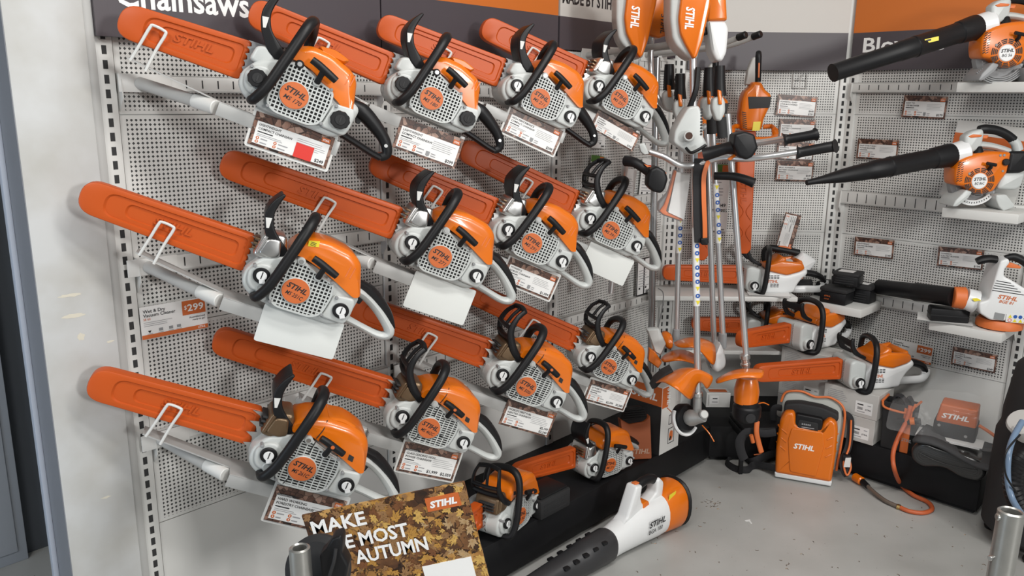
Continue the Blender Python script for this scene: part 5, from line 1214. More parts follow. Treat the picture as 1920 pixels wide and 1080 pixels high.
# 3 and 4: trimmers with white gear cases
for (x0, y0, x1, y1, Y, cx, cy, gx, gw, st, lab, up) in (
    (1329, 225, 1357, 618, 3.50, 1344, 190, 1322, 184, (0.27, 0.55), 'trimmer with drop shaped white gear case in the middle of the hanging group', 0),
    (1318, 225, 1342, 655, 3.58, 1268, 195, 1268, 195, None, 'trimmer with half hidden white gear case close behind the front brushcutter', 1),
    (1272, 180, 1270, 612, 3.66, 1247, 178, 1247, 178, (0.37, 0.65), 'thin trimmer nearest the chainsaw wall, leftmost of the hanging group', 2)):
    bz = {0: (1352, 698), 1: (1336, 700), 2: (1262, 668)}[up]
    root, off = root_at('grass_trimmer', lab, 'trimmer', at(bz[0], bz[1], Y), 'hanging trimmers')
    shaft(off, root, at(x0, y0, Y), at(x1, y1, Y), 0.0128, st)
    if up != 0: controls(off, root, gx, gw, Y - 0.02, 0.85)
    else: controls(off, root, 1322, 190, Y - 0.02, 0.95); grip_part(off, root, [at(1327, 204, Y - 0.02), at(1329, 242, Y - 0.01)], 'foam_grip', 0.022, BKM)
    if up == 1: battery_head(off, root, 0, Y - 0.12)
    if up == 1:
        q = MB(); q.M = off; q.tube([at(1268, 205, Y - 0.02), at(1290, 240, Y), at(1318, 228, Y)], 0.013, ALU, 12, 5); q.build('bent_tube', root)
    if up == 2:
        poly_at(off, root, 'battery_housing', [(1205, -20), (1240, -20), (1241, 60), (1226, 66), (1207, 62)], Y, 0.10, OR, 0.012, 0.008)
        q = MB(); q.M = off; o = at(1229, 20, Y - 0.001); d = (at(1228, 57, Y - 0.001) - o); n = d.length; d.normalize(); q.text('STIHL', INK, o, d, V(-d.z, 0, d.x), 0.022, 0.2, 0.02, width=n); q.build('lettering', root, flat=True)
        q = MB(); q.M = off; q.tube([at(1212, 62, Y + 0.03), at(1211, 110, Y + 0.03), at(1218, 160, Y), at(1240, 195, Y), at(1270, 200, Y)], 0.013, ALU, 12, 5); q.build('bent_tube', root)
    # collar and gear case
    q = MB(); q.M = off; q.cyl(at(x1, y1 - 2, Y), at(x1 - 1 + (2 if up == 1 else 0), y1 + 26, Y), 0.018, MG, 0.021, seg=16, bev=0.003); q.build('clamp', root)
    if up == 0: poly_at(off, root, 'gear_case', [(1353, 634), (1362, 652), (1366, 672), (1364, 682), (1350, 693), (1340, 686), (1343, 660)], Y - 0.04, 0.08, WH, 0.018, 0.012)
    elif up == 1: poly_at(off, root, 'gear_case', [(1326, 666), (1335, 684), (1338, 700), (1316, 700), (1316, 676)], Y - 0.03, 0.07, LG, 0.014, 0.008)
    if up == 0: shell(off, root, 'guard', [[at(1266, 634, Y + 0.02), at(1290, 624, Y - 0.02), at(1315, 624, Y - 0.03), at(1342, 634, Y)], [at(1264, 638, Y - 0.10), at(1290, 634, Y - 0.16), at(1315, 636, Y - 0.16), at(1345, 648, Y - 0.10)], [at(1280, 648, Y - 0.14), at(1296, 642, Y - 0.18), at(1318, 645, Y - 0.18), at(1345, 690, Y - 0.12)]], OR)
    if up == 1: shell(off, root, 'guard', [[at(1243, 662, Y + 0.04), at(1264, 648, Y), at(1288, 648, Y - 0.02), at(1310, 658, Y)], [at(1241, 668, Y - 0.08), at(1264, 656, Y - 0.14), at(1288, 658, Y - 0.15), at(1312, 668, Y - 0.12)], [at(1246, 674, Y - 0.12), at(1266, 668, Y - 0.18), at(1290, 668, Y - 0.18), at(1310, 678, Y - 0.14)]], OR)
    if up == 2: 
        shell(off, root, 'guard', [[at(1240, 615, Y + 0.02), at(1250, 613, Y), at(1262, 620, Y - 0.02)], [at(1244, 630, Y - 0.06), at(1254, 628, Y - 0.08), at(1264, 632, Y - 0.08)], [at(1252, 648, Y - 0.06), at(1258, 648, Y - 0.08), at(1264, 646, Y - 0.08)]], OR)
        poly_at(off, root, 'motor_case', [(1214, 613), (1238, 611), (1252, 640), (1242, 662), (1230, 655)], Y - 0.1, 0.05, LG, 0.012, 0.008)
        poly_at(off, root, 'guard_flap', [(1220, 648), (1232, 656), (1245, 674), (1238, 686), (1218, 672)], Y - 0.12, 0.04, OR, 0.008, 0.006)
        poly_at(off, root, 'guard_visor', [(1262, 636), (1300, 634), (1302, 650), (1258, 652)], Y - 0.06, 0.05, MG, 0.008, 0.006)

# control handle and battery grip of a further machine hanging over the third chainsaw bay
Yc = 3.2; root, off = root_at('grass_trimmer', 'trimmer handle with black hexagonal grip end in front of the rightmost middle row chainsaw', 'trimmer', at(1228, 357, Yc), 'hanging trimmers')
grip_part(off, root, [at(1168, 297, Yc + 0.05), at(1185, 300, Yc + 0.02), at(1205, 312, Yc), at(1222, 322, Yc - 0.03)], 'control_grip', [0.022, 0.020, 0.019, 0.024])
poly_at(off, root, 'grip_end', [(1215, 312), (1228, 306), (1243, 314), (1249, 330), (1243, 350), (1236, 357), (1220, 354), (1210, 344), (1211, 326)], Yc - 0.07, 0.09, BK, 0.012, 0.008)
poly_at(off, root, 'grip_seam', [(1202, 302), (1216, 307), (1246, 318), (1243, 322), (1214, 313)], Yc - 0.02, 0.05, ORM, 0.003, 0.004)
q = MB(); q.M = off; q.tube([at(1168, 297, Yc + 0.05), at(1165, 330, Yc + 0.3), at(1145, 545, Yc + 0.35)], 0.0135, ALU, 12, 5); q.build('shaft', root)
poly_at(off, root, 'clamp', [(1192, 266), (1203, 262), (1209, 275), (1212, 284), (1203, 286), (1196, 280)], Yc + 0.03, 0.03, LG, 0.006, 0.004)
# steel display post standing in the corner
P0 = at(1226, 660, 3.98); P1 = at(1236, 300, 4.0)
q = MB(); q.M = Matrix.Translation(-P0); q.tube([P0 - V(0, 0, 0.28), P1 + V(-0.05, 0, 0.5)], 0.017, mat('steel_post', (0.42, 0.42, 0.42), 0.3, metal=0.9), 16, smooth=False)
one(q, 'display_post', Matrix.Translation(P0), 'bare steel post in the corner left of the hanging trimmers', 'post')
q = MB(); q.tube([at(1234, 535, 3.96), at(1244, 545, 3.93), at(1241, 580, 3.9), at(1232, 620, 3.88), at(1225, 632, 3.86)], 0.003, MG, 6, 6); one(q, 'security_cable', None, 'thin grey security cable hanging beside the steel post', 'cable')

# carrying strap
Ys = 3.26
root, off = root_at('carrying_strap', 'black carrying strap with orange edge hanging along the trimmer shafts', 'strap', at(1312, 445, Ys))
q = MB(); q.M = off
def ribbon(q, pts, wv, th, m):
    P = spline(pts, 5); wv = Vector(wv); t = Vector((0, th, 0))
    rings = [[p - wv, p + wv, p + wv + t, p - wv + t] for p in P]; q.loft(rings, m)
ribbon(q, [at(1311, 290, Ys), at(1309, 320, Ys - 0.01), at(1310, 360, Ys - 0.015), at(1311, 400, Ys - 0.01), at(1314, 448, Ys)], (0.028, 0, 0), 0.012, STRAP); st = q.build('webbing', root)
q = MB(); q.M = off; ribbon(q, [at(1325, 290, Ys - 0.013), at(1316, 320, Ys - 0.023), at(1316, 360, Ys - 0.028), at(1319, 410, Ys - 0.023), at(1320, 440, Ys - 0.013)], (0.009, 0, 0), 0.006, ORM); q.build('orange_edge', st)
poly_at(off, root, 'buckle', [(1312, 440), (1327, 438), (1326, 452), (1314, 452)], Ys - 0.02, 0.03, BK, 0.004, 0.004)

# bagged accessory
Yb = 3.34
root, off = root_at('bagged_accessory', 'grey and orange part with paper in a clear bag hanging left of the shafts', 'packaged part', at(1270, 405, Yb))
poly_at(off, root, 'pad', [(1261, 312), (1250, 355), (1232, 375), (1231, 390), (1240, 398), (1276, 410), (1280, 402), (1250, 388), (1264, 345), (1268, 312)], Yb, 0.05, MG, 0.008, 0.008)
poly_at(off, root, 'orange_rim', [(1261, 312), (1250, 355), (1242, 378), (1234, 390), (1240, 396), (1276, 408), (1278, 404), (1246, 390), (1254, 362), (1265, 316)], Yb - 0.012, 0.03, ORM, 0.004, 0.004)
q = MB(); q.M = off; q.add([at(1264, 316, Yb - 0.02), at(1290, 318, Yb - 0.025), at(1287, 350, Yb - 0.025), at(1280, 405, Yb - 0.02), at(1250, 392, Yb - 0.018)], [(0, 1, 2, 3, 4)], PAPER); q.build('paper', root)
q = MB(); q.M = off; rows = [[at(x + dx, y, Yb - 0.035 - 0.02 * math.sin(t * 3.1)) for t, dx in ((0, 0), (0.33, w_ * 0.33), (0.66, w_ * 0.66), (1, w_))] for x, y, w_ in ((1258, 262, 30), (1246, 300, 46), (1222, 350, 70), (1216, 395, 72), (1236, 416, 48))]
n = 4; q.add([p for r in rows for p in r], [(i * n + j, i * n + j + 1, (i + 1) * n + j + 1, (i + 1) * n + j) for i in range(4) for j in range(3)], BAG); q.build('clear_bag', root)

# ------------------------------------------------------------------ hedge trimmers hung on the back wall, blade down
def hedge(dx, dz, Y, label, ylab=True):
    root, off = root_at('hedge_trimmer', label, 'hedge trimmer', at(1393 + dx, 468 + dz, Y), 'hedge trimmers hung blade down')
    A_ = lambda pts: [(x + dx, y + dz) for x, y in pts]
    b = poly_at(off, root, 'motor_housing', A_([(1404, 144), (1421, 144), (1428, 158), (1440, 167), (1439, 186), (1427, 214), (1423, 234), (1387, 236), (1382, 214), (1385, 180), (1389, 164), (1402, 152)]), Y - 0.10, 0.10, OR, 0.02, 0.012)
    w = poly_at(off, root, 'battery_bay', A_([(1395, 172), (1439, 171), (1436, 192), (1397, 195)]), Y - 0.102, 0.02, DK, 0.002, 0.004)
    q = MB(); q.M = off
    for i in range(9):
        p0, p1 = at(1384 + dx + i * 0.3, 200 + dz + i * 3.6, Y - 0.1005), at(1392 + dx + i * 0.3, 202 + dz + i * 3.6, Y - 0.1005); q.quad(p0, p1, p1 - V(0, 0, 0.004), p0 - V(0, 0, 0.004), DK)
    q.build('vent_slots', b)
    if ylab:
        poly_at(off, root, 'warning_sticker', A_([(1406, 219), (1420, 218), (1418, 235), (1404, 236)]), Y - 0.1025, 0.004, YEL, 0, 0.001)
    poly_at(off, root, 'hand_guard', A_([(1390, 150), (1394, 122), (1402, 100), (1408, 96), (1408, 144), (1400, 150)]), Y - 0.05, 0.04, CARTG, 0.008, 0.006)
    g = MB(); g.M = off; g.tube([at(1413 + dx, 144 + dz, Y - 0.05), at(1413 + dx, 120 + dz, Y - 0.05), at(1413 + dx, 96 + dz, Y - 0.05), at(1413 + dx, 88 + dz, Y - 0.04)], [0.015, 0.015, 0.016, 0.013], BK, 12, 5); gg = g.build('grip', root)
    poly_at(off, root, 'switch_lever', A_([(1413, 108), (1416, 108), (1416, 136), (1413, 136)]), Y - 0.068, 0.01, ORM, 0.002, 0.001)
    g = MB(); g.M = off; L = [(1366, 232), (1366, 244), (1376, 250), (1410, 252), (1440, 250), (1447, 242), (1446, 232)]
    g.tube([at(x + dx, y + dz, Y - 0.10 - (0.05 if 1370 < x < 1444 else 0)) for x, y in L], 0.013, OR, 10, 5, flat=1.3); g.tube([at(1366 + dx, 232 + dz, Y - 0.10), at(1372 + dx, 228 + dz, Y - 0.06), at(1388 + dx, 228 + dz, Y - 0.05)], 0.012, OR, 10, 4); g.tube([at(1446 + dx, 232 + dz, Y - 0.10), at(1440 + dx, 227 + dz, Y - 0.06), at(1424 + dx, 228 + dz, Y - 0.05)], 0.012, OR, 10, 4); g.build('loop_handle', root)
    s = poly_at(off, root, 'blade_scabbard', A_([(1377, 236), (1412, 236), (1407, 458), (1400, 467), (1385, 467), (1379, 458)]), Y - 0.06, 0.05, SCB, 0.006, 0.008)
    q = MB(); q.M = off; o = at(1385 + dx, 330 + dz, Y - 0.0605); d = (at(1386 + dx, 372 + dz, Y - 0.0605) - o); n = d.length; d.normalize(); q.text('STIHL', SCB, o, d, V(-d.z, 0, d.x), 0.03, 0.15, 0.02, width=n, lift=(0, -0.003, 0))
    for yy in (388, 428):
        for sx, xx in ((1, 1382), (-1, 1405)): q.tube([at(xx + dx, yy - 16 + dz, Y - 0.061), at(xx + sx * 9 + dx, yy + dz, Y - 0.062), at(xx + dx, yy + 16 + dz, Y - 0.061)], 0.0025, SCB, 6, 4)
    q.build('relief', s)
    return root
hedge(0, 0, 4.28, 'orange hedge trimmer with yellow sticker hanging blade down on the back wall')
hedge(-80, 14, 4.36, 'orange hedge trimmer half hidden behind the hanging trimmer shafts', False)
# wire hook left free on the back wall
q = MB(); p = lambda x, y, d: WB.on(x, y, d)
for x in (1479, 1504): q.tube([p(x, 127, 0.012), p(x - 1, 155, 0.012)], 0.0022, TUBEW, 6, smooth=False)
for y in (139, 154): q.tube([p(1478, y, 0.012), p(1505, y, 0.012)], 0.0022, TUBEW, 6, smooth=False)
q.tube([p(1498, 128, 0.012), p(1492, 136, 0.03), p(1491, 156, 0.05)], 0.0022, TUBEW, 6, 4)
one(q, 'wire_hook', None, 'empty grey wire hook on the back wall above the price cards', 'hook')
# ------------------------------------------------------------------ things on the base decks
ZD = Z_DECK + 0.0008
DSAW = 'chainsaws standing on the black base deck'
def deck_saw(px, py, yaw, s, **kw):
    z = ZD + 0.078 * 0.92 * s + 0.0006
    return chainsaw(at_z(px, py, z), 0.0, s, group=DSAW, yaw=yaw, **kw)
deck_saw(1147, 866, R(36), 1.0, gx=-0.47, gz=0.05, model='MS 271', label='chainsaw standing on the black deck below the rightmost bottom row chainsaw', rear='grey', muffler='silver')
deck_saw(980, 965, R(58), 1.04, gx=-0.45, gz=0.05, model='MS 362', label='chainsaw with brown muffler facing forward on the deck beside the autumn poster', rear='grey', muffler='brown', pro=True, shield='loop')
# dark box between the two deck saws
c0 = at_z(1046, 957, ZD); u, d = WL.ud(c0)
root = thing('charger_box', 'black plastic box on the deck between the two standing chainsaws', 'box', pose(WL.p(u, d - 0.05, ZD), WL.a))
q = MB(); q.box((-0.10, -0.07, 0), (0.09, 0.07, 0.085), BKM, 0.01); q.box((-0.09, -0.06, 0.085), (0.08, 0.06, 0.095), BK, 0.008); q.build('case', root)
q = MB()
for i in range(3): q.box((-0.08, -0.0712, 0.02 + i * 0.018), (0.06, -0.0698, 0.026 + i * 0.018), BKM)
q.build('moulded_ribs', root)
# carton with white front and orange printed band
def carton(M, w, dpt, h, label, mt=CARTON, group=None, name='carton'):
    q = MB(); q.box((0, 0, 0), (w, dpt, h), mt, 0.002, 1); return one(q, name, M, label, 'carton', group)
c0 = at_z(1242, 849, ZD); u, d = WL.ud(c0); Mc = pose(WL.p(u, d, ZD), WL.a)
ct = carton(Mc, 0.17, 0.20, 0.345, 'tall product carton with orange band and white printed side on the deck', CARTON)
q = MB(); q.box((-0.0012, 0.0, 0.0), (0.0004, 0.20, 0.25), BKM); q.box((-0.0012, 0.0, 0.25), (0.0004, 0.20, 0.345), LOGO); q.box((0.004, -0.0012, 0.24), (0.055, 0.0004, 0.342), LOGO)
q.build('printed_sides', ct)
q = MB(); q.text('STIHL', INKW, (-0.0016, 0.175, 0.275), (0, -1, 0), (0, 0, 1), 0.036, 0.2, 0.03, width=0.15); q.text('STIHL', INKW, (0.044, -0.0016, 0.335), (0, 0, -1), (1, 0, 0), 0.030, 0.2, 0.02, width=0.085); q.build('lettering', ct, flat=True)
q = MB()
for z0, z1 in ((0.04, 0.12), (0.14, 0.19)):
    for b in ((0.07, z0, 0.073, z1), (0.12, z0, 0.123, z1), (0.07, z0, 0.123, z0 + 0.003), (0.07, z1 - 0.003, 0.123, z1)): q.box((b[0], -0.0012, b[1]), (b[2], 0.0004, b[3]), INK)
q.prism(rpoly([(0.085, 0.06), (0.10, 0.05), (0.112, 0.07), (0.11, 0.10), (0.09, 0.105), (0.08, 0.085)], 0.005, 2), -0.0014, 0, ORM); q.prism(rpoly([(0.08, 0.058), (0.088, 0.052), (0.10, 0.07), (0.09, 0.08)], 0.004, 2), -0.0018, 0, INK); q.prism(rpoly([(0.09, 0.145), (0.105, 0.15), (0.105, 0.18), (0.088, 0.18)], 0.004, 2), -0.0014, 0, INKG)
q.prism([(0.13, 0.245), (0.16, 0.245), (0.16, 0.315), (0.13, 0.315)], -0.0014, 0, PAPER)
q.build('printed_pictures', ct)
# pouch with dark insert
u, d = 2.11, 0.42
root = thing('accessory_pouch', 'brownish orange pouch with white lettering standing on the deck beside the tall carton', 'pouch', pose(WL.p(u, d, ZD), R(8), 0, R(-7)))
pm = mat('pouch_cloth', (0.30, 0.075, 0.02), 0.6, bump=0.3, bscale=300)
q = MB(); q.prism(rpoly([(-0.058, 0.0), (0.072, 0.0), (0.062, 0.215), (0.03, 0.185), (-0.04, 0.175), (-0.088, 0.205)], 0.01, 3), -0.02, 0.03, pm, 0.008); pb = q.build('pouch_body', root)
q = MB(); q.text('STIHL', mat('faded_print', (0.45, 0.30, 0.22), 0.6), (-0.035, -0.0206, 0.03), (1, 0, 0), (0, 0, 1), 0.024, 0.2, 0.02, width=0.095); q.build('lettering', pb, flat=True)
q = MB(); q.prism(rpoly([(-0.075, 0.10), (0.055, 0.10), (0.05, 0.225), (0.02, 0.26), (-0.05, 0.255), (-0.08, 0.22)], 0.02, 3), -0.008, 0.022, BKM, 0.01)
for i in range(5): q.tube([(-0.07 + i * 0.003, -0.0085, 0.20 + i * 0.011), (0.045 - i * 0.003, -0.0085, 0.205 + i * 0.011)], 0.0035, BK, 6)
q.build('dark_insert', root)
# small labelled carton in the corner
c0 = at_z(1328, 756, ZD); Mc = pose(Vector((c0.x, c0.y, ZD)), R(0))
sb = carton(Mc, 0.135, 0.09, 0.085, 'small white carton with a printed label alone in the dark corner', CARTON)
q = MB(); q.box((0.02, -0.0012, 0.02), (0.07, 0.0004, 0.068), PAPER); q.box((0.035, -0.0016, 0.05), (0.062, 0.0004, 0.055), INK); q.box((0.032, -0.0016, 0.03), (0.064, 0.0004, 0.036), INKG); q.box((0.012, -0.0012, 0.01), (0.0135, 0.0004, 0.075), INK); q.build('label', sb)
q = MB(); q.box((0.02, 0.02, 0.0848), (0.12, 0.06, 0.0858), LOGO); q.build('printed_lid', sb)

# cartons under the battery chainsaws
def label_on(parent, x, z, w=0.085, h=0.062):
    q = MB(); q.box((x, -0.0012, z), (x + w, 0.0004, z + h), PAPER)
    q.box((x + 0.01, -0.0016, z + h - 0.018), (x + 0.04, 0, z + h - 0.012), INK)
    for i in range(9): q.box((x + 0.012 + i * 0.003, -0.0016, z + 0.02), (x + 0.0135 + i * 0.003, 0, z + 0.034), INK)
    q.box((x + 0.012, -0.0016, z + 0.008), (x + 0.05, 0, z + 0.012), INKG); q.box((x + 0.06, -0.0016, z + h - 0.016), (x + 0.078, 0, z + h - 0.012), INKG)
    q.text('STIHL', INK, (x + 0.05, -0.0016, z + 0.022), (1, 0, 0), (0, 0, 1), 0.008, 0.2, 0.02, width=0.03); q.build('address_label', parent, flat=True)
def print_lines(parent, x, z, w, n):
    q = MB(); lines(q, x, z, w, n, 0.0095, 0.003, INKG, -0.0008, 0.5)
    for i in range(n): q.quad((x - 0.008, -0.0008, z - i * 0.0095), (x - 0.004, -0.0008, z - i * 0.0095), (x - 0.004, -0.0008, z - i * 0.0095 + 0.004), (x - 0.008, -0.0008, z - i * 0.0095 + 0.004), INKG)
    q.build('printed_text', parent, flat=True)
# pile A under saw at right: top of pile carries it
fr_ = at_z(1642, 822, ZD); ua, da = WR.ud(fr_)
zt = B3.z - 0.003; hA = (zt - ZD) / 2
CG = 'grey printed cartons'
names = ('lower', 'upper')
for i in range(2):
    L = ua if i < 1 else ua + 0.004
    hh = hA
    o = carton(pose(WR.p(L - 0.275, da, ZD + i * (hh + 0.0004)), WR.a), 0.275, 0.20, hh - 0.001, 'grey printed carton, %s of the pile of two beside the black holster' % names[i], CARTG, CG)
    if i in (0, 1): label_on(o, 0.165, 0.02)
    print_lines(o, 0.03, hh - 0.025, 0.10, 6)
# pile B under the middle saw
ub, db = WR.ud(WR.on(1557, 668, 0.468))
zt = B2.z - 0.003; hB = (zt - ZD) / 3
names = ('lowest', 'middle', 'topmost')
for i in range(3):
    o = carton(pose(WR.p(ub - 0.26, db, ZD + i * (hB + 0.0004)), WR.a), 0.26, 0.17, hB - 0.001, 'grey printed carton, %s of the pile of three directly behind the orange backpack' % names[i], CARTG, CG)
    print_lines(o, 0.03, hB - 0.025, 0.09, 8 if hB > 0.1 else 6); label_on(o, 0.14, 0.015)

# black display stand with hanging webbing, left of the backpack
pb = at_z(1425, 868, 0.0)
root = thing('display_stand', 'small black stand under the black trimmer head beside the orange backpack', 'stand', pose(Vector((pb.x, pb.y + 0.02, 0.0)), R(4)))
q = MB(); q.box((-0.115, -0.10, 0.235), (0.125, 0.12, 0.262), BK, 0.003); q.box((-0.12, -0.10, 0.195), (-0.10, 0.12, 0.235), BK, 0.002); q.box((-0.11, 0.10, 0.0), (0.12, 0.12, 0.235), BKM, 0.002); q.build('top_plate', root)
for x in (-0.11, 0.11): q = MB(); q.box((x - 0.01, -0.09, 0), (x + 0.01, -0.07, 0.236), BK, 0.002); q.build('leg', root)
# backpack battery
pk = at_z(1512, 893, 0.0)
Mk = pose(pk, R(-22), 0, R(-4)); root = thing('backpack_battery', 'orange backpack battery with white lettering standing on the floor', 'backpack', Mk)
q = MB(); q.prism(rpoly([(-0.135, 0.008), (0.135, 0.008), (0.138, 0.035), (-0.138, 0.035)], 0.006, 3), -0.012, 0.11, WH, 0.008); q.build('base_rim', root)
shell_o = rpoly([(-0.135, 0.03), (0.135, 0.03), (0.142, 0.17), (0.140, 0.30), (0.128, 0.345), (0.095, 0.36), (0.068, 0.33), (0.062, 0.292), (-0.055, 0.298), (-0.062, 0.345), (-0.075, 0.368), (-0.115, 0.362), (-0.135, 0.315), (-0.142, 0.17)], 0.016, 4)
q = MB(); q.prism(shell_o, -0.02, 0.10, OR, 0.02, 4); q.prism(rpoly([(-0.065, 0.055), (0.06, 0.05), (0.085, 0.22), (0.075, 0.285), (-0.075, 0.285), (-0.088, 0.22)], 0.012, 3), -0.026, 0.02, OR, 0.005)
for sx in (-1, 1):
    for z in (0.16, 0.205, 0.25): q.tube([(sx * 0.095, -0.019, z), (sx * 0.125, -0.014, z + 0.02), (sx * 0.141, 0.01, z + 0.03)], 0.005, OR, 8, 4)
sh = q.build('shell', root)
q = MB(); q.text('STIHL', INKW, (-0.058, -0.0268, 0.182), (1, 0, 0), (0, 0, 1), 0.027, 0.2, 0.03, width=0.098); q.build('lettering', sh, flat=True)
q = MB(); q.prism(rpoly([(-0.068, 0.27), (0.07, 0.265), (0.066, 0.35), (-0.062, 0.358)], 0.012, 3), -0.012, 0.08, BK, 0.008); q.prism(rpoly([(-0.05, 0.285), (0.05, 0.282), (0.046, 0.325), (-0.046, 0.33)], 0.008, 2), -0.016, 0, BKM, 0.003)
for i in range(5): q.box((-0.03 + i * 0.009, -0.0168, 0.306), (-0.024 + i * 0.009, -0.0155, 0.314), INKG)
q.box((-0.03, -0.0168, 0.293), (0.03, -0.0155, 0.297), INKG); q.build('charge_display', root)
q = MB(); pad = rpoly([(-0.13, 0.05), (0.15, 0.05), (0.165, 0.30), (0.15, 0.395), (0.09, 0.432), (0.02, 0.425), (-0.05, 0.445), (-0.12, 0.43), (-0.138, 0.38)], 0.02, 4)
q.prism(pad, 0.10, 0.15, mat('pad_grey', (0.42, 0.43, 0.40), 0.8, bump=0.3, bscale=400), 0.012); pd = q.build('back_pad', root)
q = MB(); P = [(0.155, 0.09, 0.06), (0.168, 0.09, 0.30), (0.155, 0.09, 0.395), (0.092, 0.09, 0.436), (0.02, 0.09, 0.430), (-0.05, 0.09, 0.449), (-0.122, 0.09, 0.434), (-0.142, 0.09, 0.38)]; q.tube(P, 0.006, ORM, 8, 6); q.build('piping', pd)
q = MB(); q.prism(rpoly([(-0.12, 0.33), (0.135, 0.33), (0.14, 0.372), (0.06, 0.398), (-0.05, 0.405), (-0.125, 0.39)], 0.02, 3), 0.02, 0.10, BKM, 0.01); q.build('top_cover', root)
for nm, P, m_ in (('shoulder_strap', [(0.15, 0.11, 0.36), (0.195, 0.12, 0.33), (0.20, 0.11, 0.20), (0.18, 0.07, 0.12), (0.20, 0.06, 0.06), (0.215, 0.08, 0.10), (0.19, 0.11, 0.16)], STRAP), ('shoulder_strap', [(-0.13, 0.11, 0.34), (-0.175, 0.10, 0.33), (-0.16, 0.12, 0.2), (-0.17, 0.14, 0.10)], STRAP)):
    q = MB(); q.tube(P, 0.017, m_, 8, 6, flat=0.3); so = q.build(nm, root)
    if P[0][0] > 0: q = MB(); q.tube([(x + 0.004, y - 0.012, z) for x, y, z in P[1:]], 0.005, ORM, 8, 6); q.build('orange_edge', so)
q = MB()
q.box((0.175, 0.05, 0.13), (0.215, 0.10, 0.16), BK, 0.006); q.prism([(0.185, 0.10), (0.215, 0.105), (0.215, 0.155), (0.19, 0.15)], 0.045, 0.048, CARTON); q.build('strap_buckle', root)
# hip belt lying on the floor to the left
q = MB(); b0 = Mk.inverted()
q.M = b0
pt = lambda x, y, z=0.012: at_z(x, y, z)
q.tube([pt(1462, 868, 0.05), pt(1430, 862, 0.03), pt(1417, 864, 0.02), pt(1408, 872, 0.016), pt(1385, 870, 0.014), pt(1369, 858, 0.014), pt(1380, 848, 0.014), pt(1400, 848, 0.016), pt(1416, 856, 0.03), pt(1440, 846, 0.06), pt(1462, 838, 0.07)], 0.02, STRAP, 8, 6, flat=0.3, up=(0, 0, 1)); hb = q.build('hip_belt', root)
q = MB(); q.M = b0; q.tube([pt(1460, 822, 0.09), pt(1448, 838, 0.06), pt(1420, 843, 0.05)], 0.004, ORM, 6, 5); q.build('orange_edge', hb)
root = thing('webbing_strap', 'black and orange webbing dangling from the small black stand', 'strap', Matrix.Translation(at(1410, 845, 3.72)))
q = MB(); q.M = Matrix.Translation(-at(1410, 845, 3.72)); Yw = 3.70
q.tube([at(1425, 800, Yw), at(1405, 802, Yw), at(1393, 818, Yw), at(1396, 838, Yw), at(1402, 852, Yw)], 0.022, STRAP, 8, 6, flat=0.35); q.tube([at(1418, 800, Yw), at(1440, 803, Yw), at(1460, 800, Yw)], 0.02, STRAP, 8, 5, flat=0.35); q.build('webbing', root)
q = MB(); q.M = Matrix.Translation(-at(1410, 845, 3.72)); q.tube([at(1425, 780, Yw - 0.02), at(1424, 800, Yw - 0.03), at(1428, 818, Yw - 0.03), at(1434, 838, Yw - 0.03)], 0.007, ORM, 8, 5, flat=1.8); q.tube([at(1414, 806, Yw - 0.03), at(1418, 820, Yw - 0.03)], 0.010, ORM, 8, 3); q.build('orange_edge', root)

# holster with hose
c0 = at_z(1682, 826, ZD); u, d = WR.ud(c0)
root = thing('holster', 'black open holster with orange piping and white lettering standing beside the grey carton pile', 'holster', pose(WR.p(u, d - 0.03, ZD), WR.a + R(4)))
hz = 0.24
q = MB()
def openbox(q, w, dp, h, t, m):
    o = rpoly([(-w / 2, -dp / 2), (w / 2, -dp / 2), (w / 2, dp / 2), (-w / 2, dp / 2)], 0.008, 3); i = inset(o, t)
    R3 = lambda P, z, sc=1: [V(p.x * sc, p.y * sc, z) for p in P]
    q.loft([R3(o, 0, 0.86), R3(o, h, 1), R3(i, h, 1), R3(i, 0.01, 0.86)], m)
openbox(q, 0.15, 0.10, hz, 0.006, BKM); q.build('shell', root)
q = MB()
q.box((0.028, -0.052, 0.0), (0.066, -0.045, hz - 0.01), ORM, 0.003); q.tube([(-0.074, -0.05, hz), (-0.06, -0.052, hz - 0.03), (0.03, -0.053, hz - 0.035), (0.06, -0.052, hz - 0.02), (0.075, -0.05, hz + 0.02)], 0.006, ORM, 8, 5); q.tube([(-0.075, -0.05, hz), (-0.076, 0.05, hz + 0.005)], 0.006, ORM, 8); q.tube([(0.076, -0.05, hz + 0.01), (0.076, 0.05, hz + 0.005)], 0.006, ORM, 8); q.build('orange_piping', root)
q = MB(); q.text('STIHL', INKG, (0.033, -0.0526, 0.06), (1, 0, 0), (0, 0, 1), 0.016, 0.2, 0.02, width=0.045); q.build('lettering', root, flat=True)
q = MB(); q.tube([(-0.04, 0.0, hz - 0.05), (-0.03, 0.0, hz + 0.02), (0.0, 0.0, hz + 0.025), (0.04, 0.01, hz - 0.03)], 0.022, STRAP, 8, 5, flat=0.4); q.tube([(0.01, 0.01, hz - 0.03), (0.03, 0.0, hz + 0.03), (0.05, 0.01, hz)], 0.02, STRAP, 8, 5, flat=0.4); q.build('webbing', root)
Yh = (WR.p(u, d + 0.05, 0)).y
root = thing('hose', 'orange hose hanging from the holster and curling over the grey floor to its coupling', 'hose', Matrix.Translation(at_z(1745, 940, 0.012)))
q = MB(); q.M = Matrix.Translation(-at_z(1745, 940, 0.012))
